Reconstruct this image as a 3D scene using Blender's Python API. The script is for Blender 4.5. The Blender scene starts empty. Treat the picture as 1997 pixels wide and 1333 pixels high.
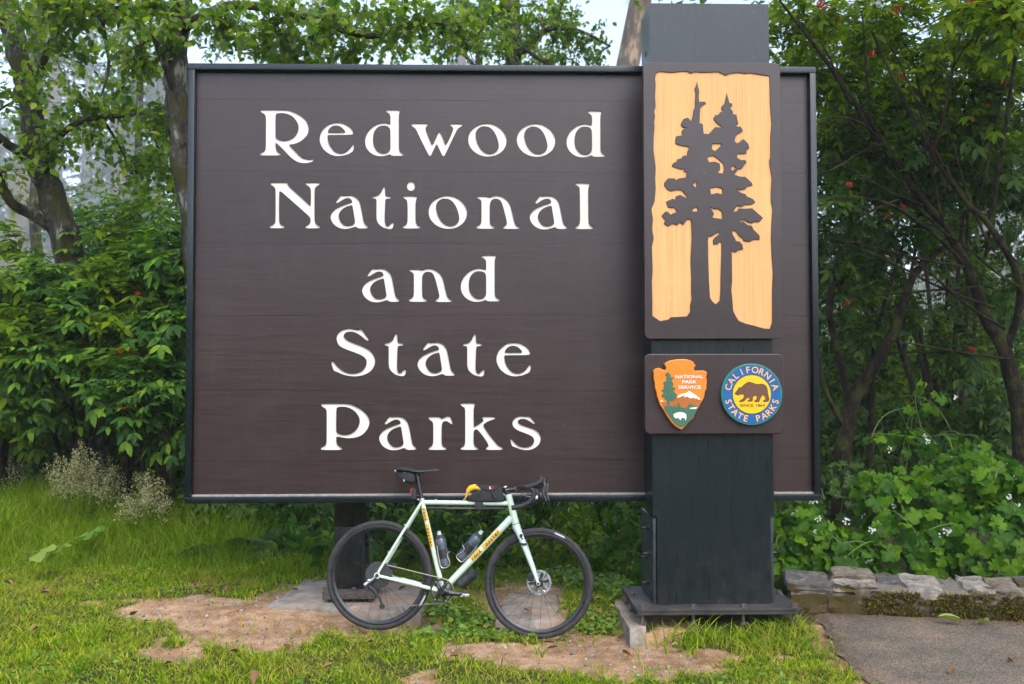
import bpy, bmesh, math, random
import numpy as np
from mathutils import Vector, Matrix

random.seed(7)
rng = np.random.default_rng(11)
scene = bpy.context.scene
COL = scene.collection
R = math.radians

# ------------------------------------------------------------------ camera
CAM_H, FPX = 1.66, 1942.0
YAW, PITCH, ROLL = R(1.45), R(2.0), R(-0.1)
_F = np.array([math.sin(YAW) * math.cos(PITCH), math.cos(YAW) * math.cos(PITCH), math.sin(PITCH)])
_R0 = np.array([math.cos(YAW), -math.sin(YAW), 0.0])
_U0 = np.cross(_R0, _F)
_R = _R0 * math.cos(ROLL) + _U0 * math.sin(ROLL)
_U = -_R0 * math.sin(ROLL) + _U0 * math.cos(ROLL)
CAM = np.array([0.0, 0.0, CAM_H])

cam_d = bpy.data.cameras.new('camera')
cam = bpy.data.objects.new('camera', cam_d)
COL.objects.link(cam)
cam_d.sensor_fit = 'HORIZONTAL'
cam_d.sensor_width = 36.0
cam_d.lens = 36.0 * FPX / 1997.0
cam_d.clip_end = 2000.0
cam_d.dof.use_dof = True
cam_d.dof.focus_distance = 6.6
cam_d.dof.aperture_fstop = 3.2
m = Matrix(((_R[0], _U[0], -_F[0], CAM[0]), (_R[1], _U[1], -_F[1], CAM[1]), (_R[2], _U[2], -_F[2], CAM[2]), (0, 0, 0, 1)))
cam.matrix_world = m
scene.camera = cam

# ------------------------------------------------------------------ sky, sun, exposure (soft overcast daylight in fog)
SUN_EL, SUN_ROT = R(50), R(160)
world = bpy.data.worlds.new('World')
scene.world = world
world.use_nodes = True
wn, wl = world.node_tree.nodes, world.node_tree.links
wn.clear()
sky = wn.new('ShaderNodeTexSky')
sky.sky_type = 'NISHITA'
sky.sun_disc = False
sky.sun_elevation = SUN_EL
sky.sun_rotation = SUN_ROT
sky.air_density = 1.0
sky.dust_density = 2.0
hs = wn.new('ShaderNodeHueSaturation')
hs.inputs['Saturation'].default_value = 0.86
bg = wn.new('ShaderNodeBackground')
bg.inputs['Strength'].default_value = 0.15
wo = wn.new('ShaderNodeOutputWorld')
wl.new(sky.outputs[0], hs.inputs['Color'])
wl.new(hs.outputs[0], bg.inputs['Color'])
wl.new(bg.outputs[0], wo.inputs['Surface'])

sun_d = bpy.data.lights.new('sun', 'SUN')
sun_d.energy = 0.5
sun_d.angle = R(40)
sun_d.color = (1.0, 0.98, 0.95)
sun = bpy.data.objects.new('sun', sun_d)
COL.objects.link(sun)
sdir = Vector((math.sin(SUN_ROT) * math.cos(SUN_EL), math.cos(SUN_ROT) * math.cos(SUN_EL), math.sin(SUN_EL)))
sun.rotation_euler = sdir.to_track_quat('Z', 'Y').to_euler()
sun.location = sdir * 30

vs = scene.view_settings
vs.view_transform = 'Standard'
vs.look = 'None'
vs.exposure = 1.7
vs.gamma = 1.0
vs.use_curve_mapping = False
scene.render.engine = 'CYCLES'
cy = scene.cycles
cy.max_bounces = 7
cy.diffuse_bounces = 3
cy.glossy_bounces = 3
cy.transmission_bounces = 4
cy.transparent_max_bounces = 4
cy.volume_bounces = 1
cy.use_denoising = True
cy.caustics_reflective = False
cy.caustics_refractive = False
cy.use_adaptive_sampling = True
cy.adaptive_threshold = 0.02
cy.sample_clamp_indirect = 6.0


def ray(px, py):
    d = _F + _R * (px - 998.5) / FPX - _U * (py - 666.5) / FPX
    return d


def at(px, py, Y):
    """the point on the vertical plane y = Y seen at a pixel of the 1997 x 1333 photograph"""
    d = ray(px, py)
    return CAM + d * (Y / d[1])


def gr(px, py, z=0.0):
    d = ray(px, py)
    return CAM + d * ((z - CAM_H) / d[2])


def proj(P):
    d = np.asarray(P) - CAM
    zz = d @ _F
    zz = np.where(zz < 0.1, 0.1, zz)
    return 998.5 + FPX * (d @ _R) / zz, 666.5 - FPX * (d @ _U) / zz, zz


# ------------------------------------------------------------------ noise
def vnoise(x, y, s=1.0, seed=0):
    x = np.asarray(x, float) * s + seed * 17.31
    y = np.asarray(y, float) * s + seed * 9.77
    xi, yi = np.floor(x), np.floor(y)
    xf, yf = x - xi, y - yi
    xf = xf * xf * (3 - 2 * xf)
    yf = yf * yf * (3 - 2 * yf)

    def h(a, b):
        v = np.sin(a * 127.1 + b * 311.7 + seed * 74.7) * 43758.5453
        return v - np.floor(v)
    return (h(xi, yi) * (1 - xf) + h(xi + 1, yi) * xf) * (1 - yf) + (h(xi, yi + 1) * (1 - xf) + h(xi + 1, yi + 1) * xf) * yf


# ------------------------------------------------------------------ object helpers
def tag(o, label=None, cat=None, group=None, kind=None):
    if label:
        o['label'] = label
    if cat:
        o['category'] = cat
    if group:
        o['group'] = group
    if kind:
        o['kind'] = kind
    return o


def thing(name, loc, label, cat, group=None):
    o = bpy.data.objects.new(name, None)
    o.empty_display_size = 0.1
    COL.objects.link(o)
    o.location = loc
    tag(o, label, cat, group)
    return o


def link(name, me, mat=None, parent=None):
    o = bpy.data.objects.new(name, me)
    COL.objects.link(o)
    if mat is not None and len(me.materials) == 0:
        me.materials.append(mat)
    if parent is not None:
        o.parent = parent
    return o


def np_mesh(name, V, F, smooth=False):
    V = np.ascontiguousarray(V, dtype=np.float32)
    F = np.ascontiguousarray(F, dtype=np.int32)
    me = bpy.data.meshes.new(name)
    n, k = F.shape
    me.vertices.add(len(V))
    me.vertices.foreach_set('co', V.ravel())
    me.loops.add(n * k)
    me.loops.foreach_set('vertex_index', F.ravel())
    me.polygons.add(n)
    me.polygons.foreach_set('loop_start', np.arange(0, n * k, k, dtype=np.int32))
    if smooth:
        me.polygons.foreach_set('use_smooth', np.ones(n, dtype=bool))
    me.update(calc_edges=True)
    return me


def off(root):
    """world position of a root that is only moved, not turned"""
    p = np.zeros(3)
    while root is not None:
        p = p + np.array(root.location)
        root = root.parent
    return p


class MB:
    def __init__(self):
        self.v, self.f = [], []

    def add(self, vs_, fs_):
        b = len(self.v)
        self.v += [tuple(map(float, p)) for p in vs_]
        self.f += [tuple(b + i for i in f) for f in fs_]
        return self

    def box(self, x0, x1, y0, y1, z0, z1, bev=0.0):
        if bev <= 0:
            return self.add([(x0, y0, z0), (x1, y0, z0), (x1, y1, z0), (x0, y1, z0), (x0, y0, z1), (x1, y0, z1), (x1, y1, z1), (x0, y1, z1)],
                            [(0, 3, 2, 1), (4, 5, 6, 7), (0, 1, 5, 4), (1, 2, 6, 5), (2, 3, 7, 6), (3, 0, 4, 7)])
        bm = bmesh.new()
        bmesh.ops.create_cube(bm, size=1.0)
        for v in bm.verts:
            v.co = Vector((x0 + (v.co.x + .5) * (x1 - x0), y0 + (v.co.y + .5) * (y1 - y0), z0 + (v.co.z + .5) * (z1 - z0)))
        bmesh.ops.bevel(bm, geom=bm.edges[:], offset=bev, segments=2, affect='EDGES', profile=0.6)
        return self.bm(bm)

    def bm(self, bm):
        bm.verts.index_update()
        self.add([v.co[:] for v in bm.verts], [[v.index for v in f.verts] for f in bm.faces])
        bm.free()
        return self

    def prism(self, poly, y0, y1, bev=0.0, seg=2):
        """polygon in the xz plane pulled from y0 to y1"""
        bm = bmesh.new()
        vs_ = [bm.verts.new((p[0], y0, p[1])) for p in poly]
        f = bm.faces.new(vs_)
        r = bmesh.ops.extrude_face_region(bm, geom=[f])
        for g in r['geom']:
            if isinstance(g, bmesh.types.BMVert):
                g.co.y = y1
        bmesh.ops.recalc_face_normals(bm, faces=bm.faces[:])
        if bev > 0:
            es = [e for e in bm.edges if abs(e.verts[0].co.y - e.verts[1].co.y) < 1e-7]
            bmesh.ops.bevel(bm, geom=es, offset=bev, segments=seg, affect='EDGES', profile=0.6)
        bmesh.ops.triangulate(bm, faces=[f for f in bm.faces if len(f.verts) > 4])
        return self.bm(bm)

    def tube(self, pts, radii, n=8, caps=True):
        pts = [Vector(p) for p in pts]
        if not hasattr(radii, '__len__'):
            radii = [radii] * len(pts)
        b = len(self.v)
        t0 = (pts[1] - pts[0]).normalized()
        a = Vector((0, 0, 1)) if abs(t0.z) < .9 else Vector((1, 0, 0))
        nx = t0.cross(a).normalized()
        for i, p in enumerate(pts):
            t = ((pts[min(i + 1, len(pts) - 1)] - p).normalized() + (p - pts[max(i - 1, 0)]).normalized())
            t = t.normalized() if t.length > 1e-6 else t0
            nx = (nx - t * nx.dot(t))
            nx = nx.normalized() if nx.length > 1e-6 else t.orthogonal().normalized()
            ny = t.cross(nx)
            for k in range(n):
                w = 2 * math.pi * k / n
                self.v.append(tuple(p + (nx * math.cos(w) + ny * math.sin(w)) * radii[i]))
        for i in range(len(pts) - 1):
            for k in range(n):
                k2 = (k + 1) % n
                self.f.append((b + i * n + k, b + i * n + k2, b + (i + 1) * n + k2, b + (i + 1) * n + k))
        if caps:
            self.f.append(tuple(b + k for k in reversed(range(n))))
            self.f.append(tuple(b + (len(pts) - 1) * n + k for k in range(n)))
        return self

    def lathe(self, p0, axis, prof, n=20):
        """prof: list of (distance along the axis, radius)"""
        p0, ax = Vector(p0), Vector(axis).normalized()
        nx = ax.orthogonal().normalized()
        ny = ax.cross(nx)
        b = len(self.v)
        for d, r in prof:
            for k in range(n):
                w = 2 * math.pi * k / n
                self.v.append(tuple(p0 + ax * d + (nx * math.cos(w) + ny * math.sin(w)) * max(r, 1e-5)))
        for i in range(len(prof) - 1):
            for k in range(n):
                k2 = (k + 1) % n
                self.f.append((b + i * n + k, b + i * n + k2, b + (i + 1) * n + k2, b + (i + 1) * n + k))
        self.f.append(tuple(b + k for k in reversed(range(n))))
        self.f.append(tuple(b + (len(prof) - 1) * n + k for k in range(n)))
        return self

    def ball(self, c, r, seg=8, ring=6):
        sx, sy, sz = (r, r, r) if not hasattr(r, '__len__') else r
        b = len(self.v)
        self.v.append((c[0], c[1], c[2] + sz))
        for i in range(1, ring):
            a = math.pi * i / ring
            for k in range(seg):
                w = 2 * math.pi * k / seg
                self.v.append((c[0] + sx * math.sin(a) * math.cos(w), c[1] + sy * math.sin(a) * math.sin(w), c[2] + sz * math.cos(a)))
        self.v.append((c[0], c[1], c[2] - sz))
        e = len(self.v) - 1
        for k in range(seg):
            k2 = (k + 1) % seg
            self.f.append((b, b + 1 + k, b + 1 + k2))
            for i in range(ring - 2):
                self.f.append((b + 1 + i * seg + k, b + 1 + (i + 1) * seg + k, b + 1 + (i + 1) * seg + k2, b + 1 + i * seg + k2))
            self.f.append((e, b + 1 + (ring - 2) * seg + k2, b + 1 + (ring - 2) * seg + k))
        return self

    def build(self, name, mat, parent=None, local=False, smooth=True, angle=35, base=None):
        o_ = np.zeros(3)
        if base is not None:
            o_ = np.array(base, float)
        if parent is not None and not local:
            o_ = o_ + off(parent)
        vs_ = [(p[0] - o_[0], p[1] - o_[1], p[2] - o_[2]) for p in self.v]
        me = bpy.data.meshes.new(name)
        me.from_pydata(vs_, [], self.f)
        if smooth:
            me.polygons.foreach_set('use_smooth', np.ones(len(me.polygons), dtype=bool))
            me.set_sharp_from_angle(angle=R(angle))
        me.update()
        o = link(name, me, mat, parent)
        if base is not None and parent is None:
            o.location = base
        return o


# ------------------------------------------------------------------ materials
def new_mat(name):
    mt = bpy.data.materials.new(name)
    mt.use_nodes = True
    nt = mt.node_tree
    nt.nodes.clear()
    out = nt.nodes.new('ShaderNodeOutputMaterial')
    return mt, nt, out


def nd(nt, t, **kw):
    n = nt.nodes.new(t)
    for k, v in kw.items():
        if k in n.inputs:
            n.inputs[k].default_value = v
        else:
            setattr(n, k, v)
    return n


def ramp(nt, stops, fac=None):
    r = nt.nodes.new('ShaderNodeValToRGB')
    while len(r.color_ramp.elements) < len(stops):
        r.color_ramp.elements.new(0.5)
    for e, (p, c) in zip(r.color_ramp.elements, stops):
        e.position = p
        e.color = (*c, 1)
    if fac is not None:
        nt.links.new(fac, r.inputs[0])
    return r


def mat_basic(name, col, rough=0.5, metal=0.0, spec=0.5, var=0.25, scale=30.0, bump=0.0, stretch=(1, 1, 1), coat=0.0, col2=None, detail=5.0):
    """colour with noisy wear, roughness that varies, and a fine bump"""
    mt, nt, out = new_mat(name)
    L = nt.links
    p = nd(nt, 'ShaderNodeBsdfPrincipled', Metallic=metal)
    p.inputs['Specular IOR Level'].default_value = spec
    p.inputs['Coat Weight'].default_value = coat
    p.inputs['Coat Roughness'].default_value = 0.15
    tc = nd(nt, 'ShaderNodeTexCoord')
    mp = nd(nt, 'ShaderNodeMapping')
    mp.inputs['Scale'].default_value = stretch
    L.new(tc.outputs['Object'], mp.inputs[0])
    n1 = nd(nt, 'ShaderNodeTexNoise', Scale=scale, Detail=detail, Roughness=0.6)
    L.new(mp.outputs[0], n1.inputs['Vector'])
    c1 = tuple(max(0, c * (1 - var)) for c in col)
    c2 = tuple(min(1, c * (1 + var)) for c in col) if col2 is None else col2
    rp = ramp(nt, [(0.3, c1), (0.72, c2)], n1.outputs[0])
    L.new(rp.outputs[0], p.inputs['Base Color'])
    mr = nd(nt, 'ShaderNodeMapRange')
    mr.inputs[1].default_value, mr.inputs[2].default_value = 0.2, 0.8
    mr.inputs[3].default_value, mr.inputs[4].default_value = max(0.02, rough - 0.1), min(1, rough + 0.12)
    L.new(n1.outputs[0], mr.inputs[0])
    L.new(mr.outputs[0], p.inputs['Roughness'])
    if bump > 0:
        bp = nd(nt, 'ShaderNodeBump', Strength=1.0, Distance=bump)
        L.new(n1.outputs[0], bp.inputs['Height'])
        L.new(bp.outputs[0], p.inputs['Normal'])
    L.new(p.outputs[0], out.inputs['Surface'])
    return mt


def mat_leaf(name, stops, rough=0.45, trans=0.35, tcol=None, spec=0.35, patch=None):
    """each leaf takes its own colour from the ramp, some light passes through"""
    mt, nt, out = new_mat(name)
    L = nt.links
    ge = nd(nt, 'ShaderNodeNewGeometry')
    oi = nd(nt, 'ShaderNodeObjectInfo')
    ad = nd(nt, 'ShaderNodeMath', operation='ADD')
    L.new(ge.outputs['Random Per Island'], ad.inputs[0])
    L.new(oi.outputs['Random'], ad.inputs[1])
    fr = nd(nt, 'ShaderNodeMath', operation='FRACT')
    L.new(ad.outputs[0], fr.inputs[0])
    rp = ramp(nt, stops, fr.outputs[0])
    tc = nd(nt, 'ShaderNodeTexCoord')
    n1 = nd(nt, 'ShaderNodeTexNoise', Scale=40.0, Detail=3.0)
    L.new(tc.outputs['Object'], n1.inputs['Vector'])
    hv = nd(nt, 'ShaderNodeHueSaturation')
    mr = nd(nt, 'ShaderNodeMapRange')
    mr.inputs[1].default_value, mr.inputs[2].default_value = 0.25, 0.75
    mr.inputs[3].default_value, mr.inputs[4].default_value = 0.75, 1.25
    L.new(n1.outputs[0], mr.inputs[0])
    L.new(mr.outputs[0], hv.inputs['Value'])
    L.new(rp.outputs[0], hv.inputs['Color'])
    if patch:
        n5 = nd(nt, 'ShaderNodeTexNoise', Scale=patch[0], Detail=5.0, Roughness=0.6)
        L.new(tc.outputs['Object'], n5.inputs['Vector'])
        r5 = ramp(nt, [(0.44, (0, 0, 0)), (0.66, (patch[2],) * 3)], n5.outputs[0])
        m5 = nd(nt, 'ShaderNodeMix', data_type='RGBA')
        L.new(r5.outputs[0], m5.inputs[0])
        L.new(rp.outputs[0], m5.inputs[6])
        m5.inputs[7].default_value = (*patch[1], 1)
        L.new(m5.outputs[2], hv.inputs['Color'])
    p = nd(nt, 'ShaderNodeBsdfPrincipled', Roughness=rough)
    p.inputs['Specular IOR Level'].default_value = spec
    L.new(hv.outputs[0], p.inputs['Base Color'])
    if trans > 0:
        tr = nd(nt, 'ShaderNodeBsdfTranslucent')
        mg = nd(nt, 'ShaderNodeMix', data_type='RGBA', blend_type='MULTIPLY')
        mg.inputs[0].default_value = 1.0
        L.new(hv.outputs[0], mg.inputs[6])
        mg.inputs[7].default_value = (*(tcol or (1.6, 1.7, 0.7)), 1)
        L.new(mg.outputs[2], tr.inputs['Color'])
        mx = nd(nt, 'ShaderNodeMixShader')
        mx.inputs[0].default_value = trans
        L.new(p.outputs[0], mx.inputs[1])
        L.new(tr.outputs[0], mx.inputs[2])
        L.new(mx.outputs[0], out.inputs['Surface'])
    else:
        L.new(p.outputs[0], out.inputs['Surface'])
    return mt


def mat_bark(name, c_dark, c_light, c_moss, moss=0.5, scale=9.0):
    mt, nt, out = new_mat(name)
    L = nt.links
    tc = nd(nt, 'ShaderNodeTexCoord')
    mp = nd(nt, 'ShaderNodeMapping')
    mp.inputs['Scale'].default_value = (1, 1, 0.35)
    L.new(tc.outputs['Object'], mp.inputs[0])
    n1 = nd(nt, 'ShaderNodeTexNoise', Scale=scale, Detail=8.0, Roughness=0.7)
    L.new(mp.outputs[0], n1.inputs['Vector'])
    rp = ramp(nt, [(0.40, c_dark), (0.55, tuple(a * .75 + b * .25 for a, b in zip(c_dark, c_light))), (0.62, c_light)], n1.outputs[0])
    n2 = nd(nt, 'ShaderNodeTexNoise', Scale=scale * 0.35, Detail=6.0, Roughness=0.65)
    L.new(tc.outputs['Object'], n2.inputs['Vector'])
    n1.inputs['Scale'].default_value = scale * 1.6
    r2 = ramp(nt, [(0.62 - moss * 0.35, (0, 0, 0)), (0.72 - moss * 0.3, (1, 1, 1))], n2.outputs[0])
    mx = nd(nt, 'ShaderNodeMix', data_type='RGBA')
    L.new(r2.outputs[0], mx.inputs[0])
    L.new(rp.outputs[0], mx.inputs[6])
    mx.inputs[7].default_value = (*c_moss, 1)
    p = nd(nt, 'ShaderNodeBsdfPrincipled', Roughness=0.9)
    p.inputs['Specular IOR Level'].default_value = 0.2
    L.new(mx.outputs[2], p.inputs['Base Color'])
    bp = nd(nt, 'ShaderNodeBump', Strength=1.0, Distance=0.05)
    L.new(n1.outputs[0], bp.inputs['Height'])
    L.new(bp.outputs[0], p.inputs['Normal'])
    L.new(p.outputs[0], out.inputs['Surface'])
    return mt


def mat_wood_paint(name, col, axis='x', rough=0.42, spec=0.5, streak=0.3, bump=0.0012, fine=False, drip=0.0, dust=0.0):
    """painted timber with fine grain along one axis, scuffs and small pale marks"""
    mt, nt, out = new_mat(name)
    L = nt.links
    tc = nd(nt, 'ShaderNodeTexCoord')
    mp = nd(nt, 'ShaderNodeMapping')
    mp.inputs['Scale'].default_value = (0.5, 12, 12) if axis == 'x' else (12, 12, 0.5)
    L.new(tc.outputs['Object'], mp.inputs[0])
    if fine:
        mp.inputs['Scale'].default_value = (26, 12, 0.22)
    n1 = nd(nt, 'ShaderNodeTexNoise', Scale=5.0, Detail=7.0, Roughness=0.7, Distortion=0.08 if fine else 0.35)
    L.new(mp.outputs[0], n1.inputs['Vector'])
    n2 = nd(nt, 'ShaderNodeTexNoise', Scale=1.1, Detail=4.0)
    L.new(tc.outputs['Object'], n2.inputs['Vector'])
    oi = nd(nt, 'ShaderNodeObjectInfo')
    c1 = tuple(c * (1 - streak) for c in col)
    c2 = tuple(c * (1 + streak) for c in col)
    rp = ramp(nt, [(0.3, c1), (0.5, col), (0.75, c2)], n1.outputs[0])
    hv = nd(nt, 'ShaderNodeHueSaturation')
    mr = nd(nt, 'ShaderNodeMapRange')
    mr.inputs[3].default_value, mr.inputs[4].default_value = 0.9, 1.12
    L.new(oi.outputs['Random'], mr.inputs[0])
    L.new(mr.outputs[0], hv.inputs['Value'])
    L.new(rp.outputs[0], hv.inputs['Color'])
    # small pale chips and scuffs
    n3 = nd(nt, 'ShaderNodeTexNoise', Scale=38.0, Detail=2.0, Roughness=0.5)
    L.new(tc.outputs['Object'], n3.inputs['Vector'])
    r3 = ramp(nt, [(0.745, (0, 0, 0)), (0.765, (1, 1, 1))], n3.outputs[0])
    n4 = nd(nt, 'ShaderNodeTexNoise', Scale=2.2, Detail=5.0, Roughness=0.7)
    L.new(tc.outputs['Object'], n4.inputs['Vector'])
    r4 = ramp(nt, [(0.5, (0.0, 0.0, 0.0)), (0.85, (0.25, 0.25, 0.25))], n4.outputs[0])
    mxa = nd(nt, 'ShaderNodeMath', operation='MAXIMUM')
    L.new(r3.outputs[0], mxa.inputs[0])
    L.new(r4.outputs[0], mxa.inputs[1])
    mx = nd(nt, 'ShaderNodeMix', data_type='RGBA')
    L.new(mxa.outputs[0], mx.inputs[0])
    L.new(hv.outputs[0], mx.inputs[6])
    mx.inputs[7].default_value = (col[0] * 1.5 + .035, col[1] * 1.5 + .035, col[2] * 1.5 + .035, 1)
    p = nd(nt, 'ShaderNodeBsdfPrincipled')
    p.inputs['Specular IOR Level'].default_value = spec
    last = mx.outputs[2]
    if drip > 0:                       # old rain runs
        md = nd(nt, 'ShaderNodeMapping')
        md.inputs['Scale'].default_value = (11, 1, 0.7)
        L.new(tc.outputs['Object'], md.inputs[0])
        n6 = nd(nt, 'ShaderNodeTexNoise', Scale=2.0, Detail=6.0, Roughness=0.65)
        L.new(md.outputs[0], n6.inputs['Vector'])
        r6 = ramp(nt, [(0.52, (0, 0, 0)), (0.78, (drip,) * 3)], n6.outputs[0])
        m6 = nd(nt, 'ShaderNodeMix', data_type='RGBA')
        L.new(r6.outputs[0], m6.inputs[0])
        L.new(last, m6.inputs[6])
        m6.inputs[7].default_value = (0.10, 0.085, 0.082, 1)
        last = m6.outputs[2]
    if dust > 0:                       # earth splashed up from the ground
        sx_ = nd(nt, 'ShaderNodeSeparateXYZ')
        L.new(tc.outputs['Object'], sx_.inputs[0])
        mz = nd(nt, 'ShaderNodeMapRange')
        mz.inputs[1].default_value, mz.inputs[2].default_value = 0.0, 0.55
        mz.inputs[3].default_value, mz.inputs[4].default_value = 1.0, 0.0
        L.new(sx_.outputs['Z'], mz.inputs[0])
        n7 = nd(nt, 'ShaderNodeTexNoise', Scale=13.0, Detail=8.0, Roughness=0.75)
        L.new(tc.outputs['Object'], n7.inputs['Vector'])
        r7 = ramp(nt, [(0.42, (0, 0, 0)), (0.72, (dust,) * 3)], n7.outputs[0])
        mm = nd(nt, 'ShaderNodeMath', operation='MULTIPLY')
        L.new(mz.outputs[0], mm.inputs[0])
        L.new(r7.outputs[0], mm.inputs[1])
        m7 = nd(nt, 'ShaderNodeMix', data_type='RGBA')
        L.new(mm.outputs[0], m7.inputs[0])
        L.new(last, m7.inputs[6])
        m7.inputs[7].default_value = (0.17, 0.125, 0.09, 1)
        last = m7.outputs[2]
    L.new(last, p.inputs['Base Color'])
    m2 = nd(nt, 'ShaderNodeMapRange')
    m2.inputs[1].default_value, m2.inputs[2].default_value = 0.3, 0.7
    m2.inputs[3].default_value, m2.inputs[4].default_value = rough - 0.02, rough + (0.03 if axis == 'z' else 0.07)
    L.new(n1.outputs[0], m2.inputs[0])
    L.new(m2.outputs[0], p.inputs['Roughness'])
    bp = nd(nt, 'ShaderNodeBump', Strength=1.0, Distance=bump)
    L.new(n1.outputs[0], bp.inputs['Height'])
    L.new(bp.outputs[0], p.inputs['Normal'])
    L.new(p.outputs[0], out.inputs['Surface'])
    return mt


M = {}
M['plank'] = mat_wood_paint('brown_painted_wood', (0.030, 0.0155, 0.0135), 'x', 0.33, 0.55, 0.34, 0.0006, drip=0.09)
M['plaque'] = mat_wood_paint('brown_painted_plaque', (0.033, 0.0180, 0.0165), 'z', 0.33, 0.55, 0.10, 0.0003)
M['green'] = mat_wood_paint('dark_green_painted_wood', (0.002, 0.0075, 0.010), 'z', 0.28, 0.55, 0.08, 0.0001, dust=0.18)
M['greenrail'] = mat_wood_paint('dark_green_painted_rail', (0.002, 0.0075, 0.010), 'x', 0.26, 0.55, 0.15, 0.0006)
M['cream'] = mat_basic('cream_paint', (0.80, 0.74, 0.64), 0.5, var=0.05, scale=25, bump=0.0003)
M['ledge'] = mat_basic('worn_ledge', (0.30, 0.28, 0.25), 0.7, var=0.3, scale=40)
M['orange_wood'] = mat_wood_paint('carved_orange_wood', (0.74, 0.38, 0.145), 'z', 0.6, 0.3, 0.26, 0.003, True)
M['wornsteel'] = mat_basic('worn_dusty_steel', (0.022, 0.028, 0.034), 0.55, 0.1, 0.5, 0.4, 9, 0.0015, col2=(0.075, 0.062, 0.052), detail=9.0)
M['steel'] = mat_basic('black_painted_steel', (0.035, 0.042, 0.050), 0.4, 0.2, 0.5, 0.3, 25, 0.0006)
M['rust'] = mat_basic('rusty_bolt_steel', (0.10, 0.055, 0.035), 0.7, 0.3, 0.4, 0.5, 60, 0.001, col2=(0.16, 0.15, 0.14))
M['boltblack'] = mat_basic('dark_bolt_steel', (0.05, 0.05, 0.055), 0.4, 0.7, 0.5, 0.4, 60)

# ------------------------------------------------------------------ the ground
def P2(pts, z=0.0):
    return np.array([gr(x, y, z)[:2] for x, y in pts])


DIRT = [P2(q) for q in (
    [(235, 1208), (300, 1190), (400, 1184), (480, 1192), (560, 1172), (640, 1150), (850, 1146), (852, 1200), (842, 1228), (760, 1234), (650, 1240), (600, 1264), (520, 1274), (440, 1272), (370, 1254), (300, 1230)],
    [(835, 1262), (930, 1248), (1060, 1250), (1150, 1234), (1200, 1236), (1230, 1244), (1320, 1260), (1440, 1280), (1410, 1304), (1300, 1310), (1180, 1318), (1060, 1302), (960, 1302), (860, 1284)],
    [(295, 1275), (360, 1266), (430, 1282), (400, 1297), (310, 1292)],
    [(770, 1318), (845, 1312), (860, 1345), (770, 1345)],
    [(950, 1165), (985, 1152), (1085, 1154), (1108, 1225), (1060, 1240), (950, 1228)],
    [(1560, 1196), (1592, 1200), (1616, 1240), (1655, 1290), (1720, 1345), (1668, 1345), (1630, 1290), (1596, 1240), (1572, 1212)],
    [(1200, 1196), (1560, 1194), (1570, 1212), (1300, 1216), (1236, 1240), (1212, 1236)],
    [(330, 1150), (400, 1146), (430, 1160), (370, 1172)],
)]


def sd_poly(x, y, poly):
    """signed distance to a polygon, negative inside"""
    x, y = np.asarray(x, float), np.asarray(y, float)
    d = np.full(x.shape, 1e9)
    inside = np.zeros(x.shape, bool)
    n = len(poly)
    for i in range(n):
        ax, ay = poly[i]
        bx, by = poly[(i + 1) % n]
        ex, ey = bx - ax, by - ay
        t = np.clip(((x - ax) * ex + (y - ay) * ey) / (ex * ex + ey * ey), 0, 1)
        d = np.minimum(d, np.hypot(x - ax - t * ex, y - ay - t * ey))
        c = ((ay > y) != (by > y)) & (x < (bx - ax) * (y - ay) / (by - ay + 1e-12) + ax)
        inside ^= c
    return np.where(inside, -d, d)


def dirt_at(x, y):
    """1 on trodden bare earth, 0 under grass"""
    x, y = np.asarray(x, float), np.asarray(y, float)
    d = np.full(x.shape, 1e9)
    for q in DIRT:
        d = np.minimum(d, sd_poly(x, y, q))
    d = d + (vnoise(x, y, 4, 1) - .5) * .26 + (vnoise(x, y, 15, 2) - .5) * .16
    a = np.clip(0.55 - d / 0.13, 0, 1)
    # thin, worn spots in the lawn
    w = vnoise(x, y, 2.1, 5) * .6 + vnoise(x, y, 6.3, 6) * .4
    return np.maximum(a, np.clip((w - 0.70) * 6, 0, .7) * (y < 8.2))


PATH = [tuple(gr(x, y)[:2]) for x, y in ((1588, 1200), (1602, 1220), (1614, 1240), (1624, 1262), (1640, 1283), (1662, 1308), (1700, 1338))]


def gz(x, y):
    """height of the ground"""
    x, y = np.asarray(x, float), np.asarray(y, float)
    s = lambda t: np.clip(t, 0, 1) ** 2 * (3 - 2 * np.clip(t, 0, 1))
    z = 0.05 * s((y - 6.55) / 0.5) * s((2.0 - x) / 0.4)
    z = z + 0.03 * s((-0.3 - x) / 1.0) * s((y - 6.2) / .5)
    z = z + 0.30 * s((y - 8.0) / 4.0) * s((-1.0 - x) / 1.5)
    z = z + 0.10 * s((y - 8.5) / 3.0) * s((x - 1.0) / 1.5)
    z = z - 0.012 * s((x - .1) / .5) * s((6.9 - y) / .5) * s((1.2 - x) / .5)
    z = z + .075 * s((x - .88) / .12) * s((2.12 - x) / .12) * s((y - 6.22) / .22) * s((7.3 - y) / .2)
    near = (y < 12) & (np.abs(x) < 9)
    z = z + np.where(near, (vnoise(x, y, 1.3, 3) - .5) * .03 + (vnoise(x, y, 6, 4) - .5) * .014, 0) * np.where(x > 2.0, 0.15, 1.0)
    hill = np.clip(y - 105, 0, 520)
    z = z + .16 * hill * hill / (hill + 80)
    far = np.clip((np.hypot(x, y) - 14) / 40, 0, 1)
    return z + far * (vnoise(x, y, .05, 9) - .35) * 3.0


def axis(lo, hi, step, reach, g=1.28):
    a = list(np.arange(lo, hi + 1e-6, step))
    d, p = step, a[-1]
    while p < reach:
        d *= g
        p += d
        a.append(p)
    d, p = step, a[0]
    while p > -reach:
        d *= g
        p -= d
        a.insert(0, p)
    return np.array(a)


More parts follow.
